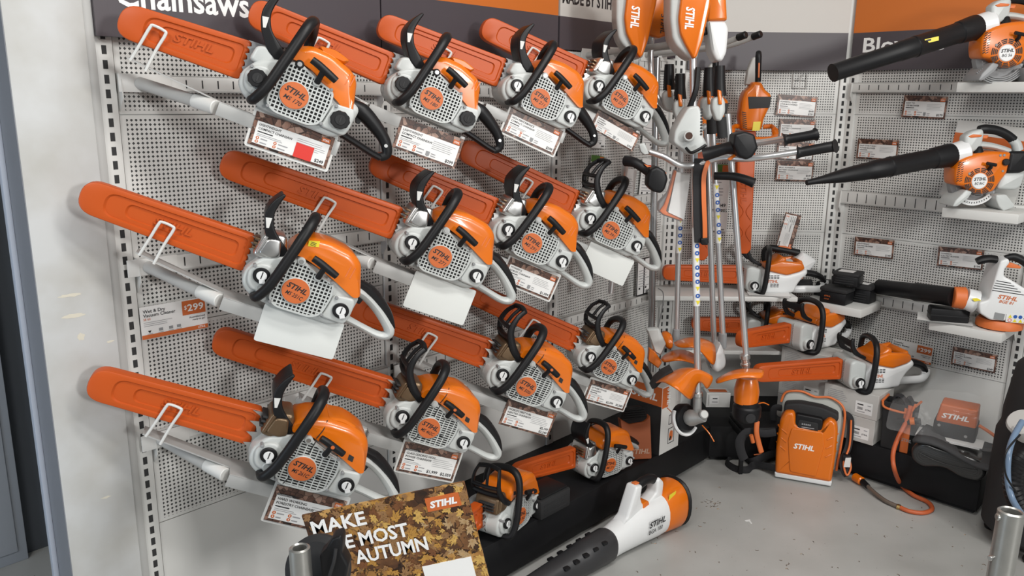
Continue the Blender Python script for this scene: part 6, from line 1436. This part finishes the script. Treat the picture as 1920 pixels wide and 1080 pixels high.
q.tube([at(1712, 745, Yh - 0.02), at(1704, 775, Yh - 0.03), at(1690, 805, Yh - 0.05), at(1681, 835, Yh - 0.10), at(1684, 865, Yh - 0.14), at_z(1697, 893, 0.03), at_z(1720, 912, 0.014), at_z(1748, 925, 0.012), at_z(1756, 938, 0.012), at_z(1740, 945, 0.012), at_z(1715, 943, 0.012), at_z(1694, 935, 0.013)], 0.0105, mat('orange_rubber', (0.48, 0.10, 0.03), 0.5), 12, 8); q.build('tube', root)
q = MB(); q.M = Matrix.Translation(-at_z(1745, 940, 0.012)); q.tube([at_z(1694, 935, 0.013), at_z(1670, 925, 0.014), at_z(1650, 911, 0.018), at_z(1634, 897, 0.022)], 0.010, mat('braided_hose', (0.20, 0.16, 0.13), 0.4, metal=0.5), 12, 6); q.build('metal_sleeve', root)
q = MB(); q.M = Matrix.Translation(-at_z(1745, 940, 0.012)); q.cyl(at_z(1697, 936, 0.013), at_z(1690, 934, 0.013), 0.013, mat('brass', (0.5, 0.33, 0.13), 0.3, metal=1), seg=14, bev=0.002); q.build('ferrule', root)
q = MB(); q.M = Matrix.Translation(-at_z(1745, 940, 0.012)); q.cyl(at_z(1635, 898, 0.022), at_z(1622, 887, 0.024), 0.013, BK, 0.017, seg=16); q.cyl(at_z(1624, 889, 0.024), at_z(1609, 880, 0.024), 0.022, OR, seg=18, bev=0.006); q.build('coupling', root)

# dark mat, wrapped roll, bagged block on the right deck
def wrp(px, py, z): return WR.ud(at_z(px, py, z))
u, d = wrp(1815, 832, 0.30)
root = thing('harness_pad', 'flat dark grey pad sagging over the wrapped roll on the right deck', 'pad', pose(WR.p(u, d, 0.285), WR.a + R(3)))
q = MB(); N = 12; vs = []; 
for j in range(5):
    for i in range(N + 1):
        t = i / N; vs.append(V(-0.20 + 0.42 * t, -0.10 + 0.05 * j, 0.04 - 0.035 * t + 0.018 * math.sin(t * 7 + j * 0.4)))
fs = [(j * (N + 1) + i, j * (N + 1) + i + 1, (j + 1) * (N + 1) + i + 1, (j + 1) * (N + 1) + i) for j in range(4) for i in range(N)]
q.add(vs, fs, mat('felt_grey', (0.05, 0.05, 0.052), 0.9, bump=0.4, bscale=300)); o = q.build('felt', root)
md = o.modifiers.new('thick', 'SOLIDIFY'); md.thickness = 0.016; md.offset = 1
u2, d2 = wrp(1790, 862, 0.205)
root = thing('wrapped_roll', 'dark padded belt rolled up in clear film on the front of the right deck', 'rolled belt', pose(WR.p(u2, d2 + 0.02, ZD), WR.a + R(6)))
q = MB(); ol = rpoly([(-0.16, 0.03), (-0.165, 0.09), (-0.12, 0.13), (-0.04, 0.115), (0.06, 0.115), (0.12, 0.105), (0.16, 0.055), (0.135, 0.004), (0.06, 0.0), (-0.02, 0.03), (-0.11, 0.002)], 0.03, 5)
wrap = mat('wrapped_black', (0.02, 0.02, 0.02), 0.28, coat=0.3, bump=0.6, bscale=45)
q.prism(ol, -0.06, 0.08, wrap, 0.015); q.build('roll', root)
filmc = mat('film_crease', (0.06, 0.06, 0.06), 0.3)
q = MB()
for k in (0.008, 0.018, 0.028): P = [V(p.x, -0.0605, p.y) for p in inset(ol, k + 0.014)]; q.tube(P + P[:1], 0.0008, filmc, 5, 1, smooth=False)
q.tube([(-0.13, -0.063, 0.075), (-0.05, -0.064, 0.055), (0.03, -0.063, 0.05), (0.12, -0.062, 0.06)], 0.0015, filmc, 6, 5); q.build('film_creases', root)
u3, d3 = wrp(1800, 795, 0.36); zq = 0.335
root = thing('bagged_battery_adapter', 'black block with orange lettered lid in a large clear plastic bag on the right deck', 'packaged part', pose(WR.p(u3, d3 - 0.02, zq), WR.a + R(10)))
q = MB(); q.box((-0.105, -0.05, 0), (0.075, 0.09, 0.085), BKM, 0.012); bk = q.build('block', root)
q = MB(); q.prism(rpoly([(-0.10, 0.07), (0.072, 0.07), (0.07, 0.165), (-0.085, 0.165)], 0.008, 3), -0.048, 0.07, LOGO, 0.01); lo = q.build('orange_lid', root)
q = MB(); q.text('STIHL', INKW, (-0.075, -0.0486, 0.10), (1, 0, 0.02), (0, 0, 1), 0.024, 0.2, 0.03, width=0.115); q.build('lettering', lo, flat=True)
q = MB()
for x, z in ((-0.08, 0.06), (0.035, 0.03)): q.cyl((x, -0.0505, z), (x, -0.0535, z), 0.007, SIL, seg=12)
q.build('rivet', bk)
q = MB(); q.tube([(-0.26, -0.04, 0.03), (-0.22, -0.045, 0.04), (-0.16, -0.04, 0.055)], 0.016, BK, 10, 4); q.cyl((-0.205, -0.045, 0.045), (-0.185, -0.043, 0.05), 0.019, OR, seg=14); q.tube([(0.08, -0.03, 0.09), (0.14, -0.03, 0.06), (0.17, -0.03, 0.03), (0.15, -0.03, 0.0)], 0.008, ORM, 8, 5); q.build('cable', root)
q = MB(); q.box((-0.17, -0.09, 0.0), (0.11, 0.02, 0.004), PAPER, 0.001); q.box((-0.15, -0.095, -0.005), (0.10, 0.01, -0.001), PAPER, 0.001); q.build('paper', root)
q = MB(); rows = []
for j, (y, hgt) in enumerate(((-0.115, 0.005), (-0.10, 0.05), (-0.075, 0.12), (-0.055, 0.175), (0.02, 0.19), (0.08, 0.20))):
    rows.append([V(-0.30 + 0.54 * i / 10, y + 0.008 * math.sin(i * 1.7 + j), max(0.0, hgt * (0.42 + 0.58 * math.sin(math.pi * (0.12 + 0.72 * i / 10))) + 0.008 * math.sin(i * 2.3 + j * 1.3) + (0.06 if i > 7 and j > 2 else 0))) for i in range(11)])
q.add([p for r in rows for p in r], [(i * 11 + j, i * 11 + j + 1, (i + 1) * 11 + j + 1, (i + 1) * 11 + j) for i in range(5) for j in range(10)], BAG); bo = q.build('clear_bag', root, ang=25)
md = bo.modifiers.new('sub', 'SUBSURF'); md.levels = md.render_levels = 2

# wet and dry vacuum at the right edge
Yv = 2.85
VC = WR.p(1.28, 0.52, 0)
root = thing('vacuum_cleaner', 'black vacuum cleaner with pale head, corrugated hose and clear blue tube at the right edge', 'vacuum cleaner', Matrix.Translation(VC))
q = MB(); o0 = VC; q.M = Matrix.Translation(-o0); c = Vector((o0.x, o0.y, 0)); q.lathe([(0.21, 0.05), (0.245, 0.08), (0.24, 0.50), (0.225, 0.54), (0.225, 0.60), (0.20, 0.80), (0.15, 0.86), (0.0, 0.87)], c, (0, 0, 1), BKM, 40); q.build('drum', root)
hp = at(1912, 772, (VC.y - 0.10)); q = MB(); q.M = Matrix.Translation(-o0); q.lathe([(0.0, 0.0), (0.05, 0.0), (0.058, 0.01), (0.052, 0.09), (0.04, 0.10)], hp + V(-0.02, -0.05, 0.03), V(0.55, 0.25, -0.6), CARTG, 24); q.cyl(hp + V(-0.035, -0.06, 0.0), hp + V(-0.055, -0.07, 0.0), 0.012, CARTG, seg=14, bev=0.003); q.build('suction_head', root)
for k in range(4):
    a = R(45 + 90 * k); q = MB(); q.M = Matrix.Translation(-o0); q.lathe([(0.028, 0.0), (0.032, 0.012), (0.02, 0.05)], c + V(math.cos(a) * 0.2, math.sin(a) * 0.2, 0), (0, 0, 1), BK, 14); q.build('castor', root)
q = MB(); q.M = Matrix.Translation(-o0); P = spline([at(1922, 770, Yv - 0.1), at(1906, 800, Yv - 0.15), at(1897, 835, Yv - 0.2), at(1897, 880, Yv - 0.22), at(1906, 915, Yv - 0.25), at(1925, 945, Yv - 0.25)], 8); q.tube(P, 0.011, HOSEB, 12, 1, smooth=False); q.build('clear_tube', root)
q = MB(); q.M = Matrix.Translation(-o0); P = spline([at(1935, 830, Yv - 0.12), at(1912, 850, Yv - 0.16), at(1906, 890, Yv - 0.2), at(1920, 930, Yv - 0.2)], 12)
q.tube(P, [0.034 if i % 2 else 0.028 for i in range(len(P))], BK, 16, 1, smooth=False); q.build('corrugated_hose', root)
q = MB(); q.M = Matrix.Translation(-o0); q.tube([at(1918, 795, Yv - 0.2), at(1892, 830, Yv - 0.25), at(1893, 870, Yv - 0.25), at(1915, 905, Yv - 0.25)], 0.0035, BK, 8, 8); q.build('power_cable', root)
# ------------------------------------------------------------------ battery blower lying on the floor
ra = at_z(1255, 946, 0.10); nb = at_z(1052, 1078, 0.055)
dv = Vector((nb.x - ra.x, nb.y - ra.y, 0)); yaw = math.atan2(-dv.y, -dv.x)
Mb = pose(Vector((ra.x, ra.y, 0.0)), yaw, 0, 0)
root = thing('battery_blower', 'white and orange battery blower with long black tube lying on the floor along the deck', 'blower', Mb)
def sect(x, cy, cz, ry, rz, n=24, p=2.3):
    out = []
    for i in range(n):
        a = 2 * math.pi * i / n; c, s = math.cos(a), math.sin(a)
        out.append(V(x, cy + ry * math.copysign(abs(c) ** (2 / p), c), cz + rz * math.copysign(abs(s) ** (2 / p), s)))
    return out
q = MB(); q.loft([sect(0.06, 0, 0.115, 0.075, 0.095), sect(0.05, 0, 0.115, 0.092, 0.112), sect(0.03, 0, 0.115, 0.098, 0.115), sect(-0.045, 0, 0.108, 0.088, 0.102), sect(-0.075, 0, 0.104, 0.080, 0.094)], OR); rc = q.build('intake_cover', root)
q = MB(); q.loft([sect(0.061, 0, 0.115, 0.078, 0.098), sect(0.068, 0, 0.115, 0.098, 0.117), sect(0.062, 0, 0.115, 0.100, 0.118), sect(0.052, 0, 0.115, 0.093, 0.113)], BK); q.build('rim', rc)
q = MB(); q.loft([sect(-0.07, 0, 0.106, 0.083, 0.096), sect(-0.12, 0, 0.105, 0.084, 0.096), sect(-0.22, 0, 0.098, 0.074, 0.086), sect(-0.33, 0, 0.082, 0.060, 0.070), sect(-0.40, 0, 0.072, 0.056, 0.062)], WH); bd = q.build('housing', root)
q = MB(); q.prism(rpoly([(-0.10, 0.17), (-0.06, 0.19), (-0.055, 0.255), (-0.085, 0.285), (-0.105, 0.275), (-0.105, 0.22), (-0.15, 0.195), (-0.20, 0.20), (-0.215, 0.235), (-0.205, 0.29), (-0.245, 0.295), (-0.27, 0.24), (-0.30, 0.17), (-0.36, 0.115), (-0.30, 0.11), (-0.15, 0.16)], 0.010, 3), -0.03, 0.03, WH, 0.010); hf = q.build('handle_frame', root)
q = MB(); q.tube([(-0.215, 0, 0.272), (-0.17, 0, 0.285), (-0.12, 0, 0.282), (-0.09, 0, 0.268)], 0.021, BK, 14, 5); q.build('grip', hf)
q = MB(); q.prism(rpoly([(-0.15, 0.17), (-0.20, 0.17), (-0.20, 0.205), (-0.165, 0.205)], 0.006, 2), -0.034, 0.034, OR, 0.005); q.build('battery_lock', hf)
q = MB(); q.prism(rpoly([(-0.235, 0.285), (-0.21, 0.29), (-0.205, 0.297), (-0.235, 0.30)], 0.003, 2), -0.012, 0.012, ORM, 0.003); q.build('throttle_lock', hf)
q = MB(); X = V(0.985, -0.03, 0.10).normalized()
q.text('STIHL', INK, (-0.215, -0.0830, 0.112), (0.99, -0.10, 0.06), (0, 0.0, 1), 0.028, 0.22, 0.03, width=0.10); q.text('BGA 100', INK, (-0.215, -0.0815, 0.082), (0.99, -0.10, 0.06), (0, 0.05, 1), 0.018, 0.2, 0.015, width=0.085); q.build('lettering', bd, flat=True)
q = MB(); q.prism([(-0.06, 0.175), (-0.015, 0.18), (-0.01, 0.21), (-0.055, 0.205)], -0.062, -0.0605, YEL); ys = q.build('warning_sticker', rc)
q = MB(); q.loft([sect(-0.385, 0, 0.075, 0.058, 0.065), sect(-0.40, 0, 0.074, 0.066, 0.070), sect(-0.55, 0, 0.070, 0.062, 0.064), sect(-0.56, 0, 0.068, 0.058, 0.060), sect(-0.85, 0, 0.056, 0.045, 0.045), sect(-1.0, 0, 0.050, 0.040, 0.040), sect(-1.0, 0, 0.05, 0.034, 0.034)], mat('tube_grey_black', (0.028, 0.028, 0.03), 0.42)); tb = q.build('blower_tube', root)
q = MB()
for k in range(5):
    for sy in (-1, 1): q.box((-0.46 - k * 0.055 - 0.014, sy * 0.038 - 0.016, 0.118 - k * 0.006), (-0.46 - k * 0.055 + 0.014, sy * 0.038 + 0.016, 0.130 - k * 0.006), BK, 0.004)
q.build('tube_clips', tb)

# ------------------------------------------------------------------ autumn poster on its stand
LEAFC = [mat('leaf_print_' + n, c, 0.35, var=0.35, vscale=90) for n, c in (('umber', (0.075, 0.032, 0.014)), ('russet', (0.16, 0.062, 0.022)), ('tan', (0.27, 0.145, 0.06)), ('ochre', (0.42, 0.22, 0.045)), ('gold', (0.55, 0.34, 0.09)), ('pale', (0.40, 0.27, 0.14)))]
def clip(poly, w, h):
    for ax, lim, s in ((0, 0, 1), (0, w, -1), (1, 0, 1), (1, h, -1)):
        out = []
        for i in range(len(poly)):
            a, b = poly[i - 1], poly[i]; ia, ib = (a[ax] - lim) * s >= 0, (b[ax] - lim) * s >= 0
            if ia != ib:
                t = (lim - a[ax]) / (b[ax] - a[ax]); out.append((a[0] + (b[0] - a[0]) * t, a[1] + (b[1] - a[1]) * t))
            if ib: out.append(b)
        poly = out
        if len(poly) < 3: return []
    return poly
def leaf_print(q, w, h):
    """printed photograph of fallen leaves: lobed leaf shapes with darker ribs, cut off at the board's edge"""
    rnd = random.Random(5)
    lobes = [(0, 1.0), (11, 0.62), (20, 0.70), (30, 0.42), (42, 0.80), (52, 0.86), (60, 0.56), (72, 0.60), (84, 0.34), (98, 0.58), (110, 0.62), (124, 0.40), (140, 0.44), (165, 0.26), (180, 0.20)]
    for i in range(330):
        cx, cz = rnd.uniform(-0.01, w + 0.01), rnd.uniform(-0.01, h + 0.01); s = rnd.uniform(0.011, 0.030); a = rnd.uniform(0, 6.283); sq = rnd.uniform(0.45, 1.0); sk = rnd.uniform(-0.5, 0.5)
        warm = cx / w * 0.55 + rnd.uniform(0, 0.6); ci = min(5, max(0, int(warm * 5.2) if rnd.random() > 0.3 else rnd.randint(0, 2)))
        y = -0.0004 - i * 0.000006
        def P(r, t):
            x, z = r * math.cos(t) * s, r * math.sin(t) * s * sq; x += z * sk
            return (cx + x * math.cos(a) - z * math.sin(a), cz + x * math.sin(a) + z * math.cos(a))
        o = [P(r * rnd.uniform(0.85, 1.1), R(t)) for t, r in lobes] + [P(r * rnd.uniform(0.85, 1.1), -R(t)) for t, r in lobes[-2:0:-1]]
        o = clip(o, w, h)
        if len(o) > 2: q.add([V(x, y, z) for x, z in o], [tuple(range(len(o)))], LEAFC[ci])
        for t, r in ((0, 0.9), (52, 0.7), (-52, 0.7), (105, 0.45), (-105, 0.45)):
            b = P(r, R(t)); d = Vector((-(b[1] - cz), b[0] - cx)).normalized() * 0.00028
            o = clip([(cx + d.x, cz + d.y), (b[0], b[1]), (cx - d.x, cz - d.y)], w, h)
            if len(o) > 2: q.add([V(x, y - 0.000003, z) for x, z in o], [tuple(range(len(o)))], LEAFC[max(0, ci - 2)])
Yp = 1.78
TL, TR, BL = at(575, 975, Yp), at(878, 905, Yp), at(612, 1130, Yp)
M, w, h = frame3(TL, TR, BL)
h2 = 0.30; M = M @ Matrix.Translation((0, 0, h - h2))
root = thing('poster', 'autumn leaf poster with large white capital lettering in the foreground', 'poster', M)
q = MB(); q.box((0, 0, 0), (w, 0.006, h2), LEAF); leaf_print(q, w, h2); q.box((w * 0.62, -0.0026, 0.0), (w * 0.925, 0.0005, h2 - 151 * w / 311), INKW); bd = q.build('board', root)
q = MB(); q.box((w * 0.745, -0.0026, h2 - 44 * w / 311), (w * 0.95, 0.0005, h2 - 17 * w / 311), LOGO); lb = q.build('brand_panel', root)
q = MB(); q.text('STIHL', INKW, (w * 0.8475, -0.0032, h2 - 37 * w / 311), (1, 0, 0), (0, 0, 1), 13 * w / 311, 0.2, 0.05, 'C', width=w * 0.165); q.build('lettering', lb, flat=True)
q = MB()
pxm = w / 311.0
for t, x0, x1, dn in (('MAKE', 0.037, 0.37, 42), ('THE', 0.037, 0.262, 82.5), ('MOST', 0.297, 0.60, 82.5), ('OF', 0.037, 0.20, 118), ('AUTUMN', 0.24, 0.69, 118)):
    q.text(t, INKW, (w * x0, -0.0030, h2 - dn * pxm), (1, 0, 0), (0, 0, 1), 28 * pxm, 0, 0.026, width=w * (x1 - x0))
q.build('slogan', root, flat=True)
q = MB(); q.M = M.inverted(); b = M @ V(w * 0.5, 0.01, 0.05)
q.tube([b, V(b.x, b.y + 0.02, 0.01)], 0.012, BK, 12, smooth=False); q.lathe([(0.16, 0.0), (0.16, 0.01), (0.02, 0.02)], (b.x, b.y + 0.02, 0.0), (0, 0, 1), BK, 28); q.build('stand', root)

# ------------------------------------------------------------------ tools standing in the foreground
Yd = 1.45
c = at(604, 1085, Yd)
root = thing('edger', 'black disc guarded tool with open metal tube end at the bottom left foreground', 'garden tool', Matrix.Translation(Vector((c.x, c.y, 0))))
off = Matrix.Translation((-c.x, -c.y, 0))
q = MB(); q.M = off; ax = V(-0.12, -0.88, 0.45).normalized()
q.lathe([(0.0, 0.012), (0.055, 0.014), (0.068, 0.004), (0.070, -0.010), (0.05, -0.02), (0.0, -0.022)], at(606, 1074, Yd + 0.04), ax, BKM, 40); q.build('guard_disc', root)
q = MB(); q.M = off; pts = [(613, 1040), (625, 1028), (636, 1008), (652, 1002), (656, 1012), (655, 1035), (668, 1058), (660, 1100), (620, 1100)]
P = [at(x, y, Yd) for x, y in pts]; q.prism(rpoly([(p.x, p.z) for p in P], 0.004, 3), c.y - 0.02, c.y + 0.02, BK, 0.006); q.tube([at(628, 1090, Yd - 0.03), at(637, 1060, Yd - 0.03), at(640, 1036, Yd - 0.025)], 0.0035, BKM, 8, 4); q.build('bracket', root)
q = MB(); q.M = off; t0 = at(572, 1036, Yd - 0.03); t1 = Vector((t0.x + 0.02, t0.y - 0.02, 0.25)); d = (t1 - t0).normalized(); 
q.lathe([(0.0, 0.05), (0.0135, 0.05), (0.0135, 0.0), (0.0165, -0.0025), (0.0205, 0.0), (0.021, 0.01), (0.0205, 0.5), (0.0205, (t1 - t0).length)], t0, d, mat('worn_tube', (0.42, 0.42, 0.40), 0.32, metal=0.85, var=0.15, vscale=30), 28); q.build('metal_tube', root)
q = MB(); q.M = off; q.cyl(Vector((t1.x, t1.y, 0.0)), Vector((t1.x, t1.y, 0.26)), 0.03, BK, 0.024, seg=20, bev=0.004); q.lathe([(0.11, 0), (0.11, 0.012), (0.03, 0.03)], (t1.x, t1.y, 0), (0, 0, 1), BK, 28); q.build('foot', root)
Ye = 1.55
t0 = at(1905, 940, Ye); root = thing('metal_socket_pole', 'worn metal pole with open flared top at the bottom right corner', 'pole', Matrix.Translation(Vector((t0.x - 0.03, t0.y - 0.03, 0))))
off = Matrix.Translation((-(t0.x - 0.03), -(t0.y - 0.03), 0))
WT = bpy.data.materials['worn_tube']
q = MB(); q.M = off; t1 = Vector((t0.x - 0.03, t0.y - 0.03, 0.25)); d = (t1 - t0).normalized()
q.lathe([(0.0, 0.10), (0.018, 0.10), (0.0195, 0.0), (0.022, -0.003), (0.026, 0.0), (0.0255, 0.03), (0.026, (t1 - t0).length)], t0, d, WT, 30); pl = q.build('tube', root)
q = MB(); q.M = off; e = t0 + d * 0.105; q.cyl(e + V(-0.022, 0, 0), e + V(-0.032, -0.004, 0), 0.006, SIL, seg=12, bev=0.001); e2 = t0 + d * 0.012; q.cyl(e2 + V(-0.018, 0.0, 0), e2 + V(-0.030, 0, 0.0), 0.008, WT, seg=12, bev=0.002); q.build('bolt', root)
q = MB(); q.M = off; q.cyl((t1.x, t1.y, 0), (t1.x, t1.y, 0.26), 0.03, BK, 0.026, seg=20); q.lathe([(0.12, 0), (0.12, 0.012), (0.03, 0.03)], (t1.x, t1.y, 0), (0, 0, 1), BK, 28); q.build('foot', root)

# ------------------------------------------------------------------ small tags behind the hanging trimmers and on the chainsaw wall
def small_tag(W, TLp, TRp, BLp, d, label, kind='plain', name='price_tag'):
    M, w, h = frame3(*ow(W, TLp, TRp, BLp, d))
    q = MB(); q.box((0, 0, 0), (w, 0.002, h), PAPER)
    if kind == 'grass': q.box((0, -0.0006, h * 0.78), (w, 0.0005, h), GREEN); q.box((w * 0.66, -0.001, h * 0.84), (w * 0.95, 0.0005, h * 0.98), LOGO)
    if kind == 'red': q.box((0, -0.0006, h * 0.80), (w, 0.0005, h * 0.86), RED)
    if kind == 'black': 
        for b in ((0, 0, 1, 0.03), (0, 0.97, 1, 1), (0, 0, 0.05, 1), (0.95, 0, 1, 1), (0.44, 0, 0.52, 1)): q.box((b[0] * w, -0.0006, b[1] * h), (b[2] * w, 0.0005, b[3] * h), INK)
    o = one(q, name, M, label, 'price tag', 'small tags behind the tools')
    q = MB(); lines(q, w * 0.12, h * 0.66, w * 0.7, 7, h * 0.07, h * 0.018, INKG, -0.0012, 0.4)
    for x in (0.14, 0.55): q.box((w * x, -0.0013, h * 0.17), (w * x + w * 0.1, -0.0008, h * 0.22), INK)
    q.text('$449', INK, (w * 0.92, -0.0013, h * 0.05), (1, 0, 0), (0, 0, 1), h * 0.08, 0, 0.02, 'R'); q.build('lettering', o, flat=True)
small_tag(WL, (1107, 228), (1131, 230), (1106, 274), 0.02, 'small white tag low behind the $769 price card')
small_tag(WL, (1104, 287), (1128, 290), (1103, 345), 0.02, 'small tag with green grass picture behind the rightmost middle row chainsaw', 'grass')
small_tag(WL, (1166, 310), (1190, 314), (1162, 368), 0.05, 'white tag beside the silver trimmer tube on the chainsaw wall')
small_tag(WL, (1202, 212), (1228, 215), (1204, 278), 0.02, 'white tag below the thin trimmer switch housing')
small_tag(WL, (1200, 292), (1224, 294), (1201, 372), 0.02, 'tall tag with a red line behind the black hexagonal grip end', 'red')
small_tag(WL, (1194, 482), (1222, 474), (1204, 548), 0.03, 'white tag with black frame hanging below the chainsaw handle near the steel post', 'black')
small_tag(WB, (1322, 300), (1365, 300), (1322, 384), 0.02, 'white tag with green grass picture behind the trimmer shafts', 'grass')
small_tag(WB, (1322, 388), (1362, 390), (1322, 424), 0.02, 'lower white tag behind the trimmer shafts', 'plain')
# litter on the floor
c = at_z(1413, 968, 0.0)
q = MB(); q.prism(rpoly([(-0.018, 0.008), (-0.004, 0.012), (0.012, 0.016), (0.008, 0.004), (0.010, -0.02), (0.004, -0.022), (0.0, 0.0), (-0.014, 0.0)], 0.002, 2), 0, 0.0012, PAPER)
one(q, 'paper_scrap', Matrix.Translation(c) @ Matrix.Rotation(R(-90), 4, 'X') @ Matrix.Translation((0, -0.0012, 0)), 'small white scrap lying alone on the open grey floor', 'scrap')
q = MB(); random.seed(11)
for i in range(60):
    x, y = random.uniform(1180, 1880), random.uniform(905, 1075)
    p = at_z(x, y, 0.0005); a = random.uniform(0, 6.28); l = random.uniform(0.003, 0.010)
    q.tube([p, p + V(math.cos(a) * l, math.sin(a) * l, 0.001), p + V(math.cos(a + 0.6) * l * 1.6, math.sin(a + 0.6) * l * 1.6, 0)], 0.0011, BRN, 4, 2)
for i in range(30):
    p = at_z(1348 + random.gauss(0, 9), 936 + random.gauss(0, 5), 0.0005); a = random.uniform(0, 6.28); l = random.uniform(0.004, 0.014)
    q.tube([p, p + V(math.cos(a) * l, math.sin(a) * l, 0.001)], 0.001, BRN, 4, 1, smooth=False)
one(q, 'floor_debris', None, 'crumbs and dark chips scattered over the grey floor', 'debris', kind='stuff')
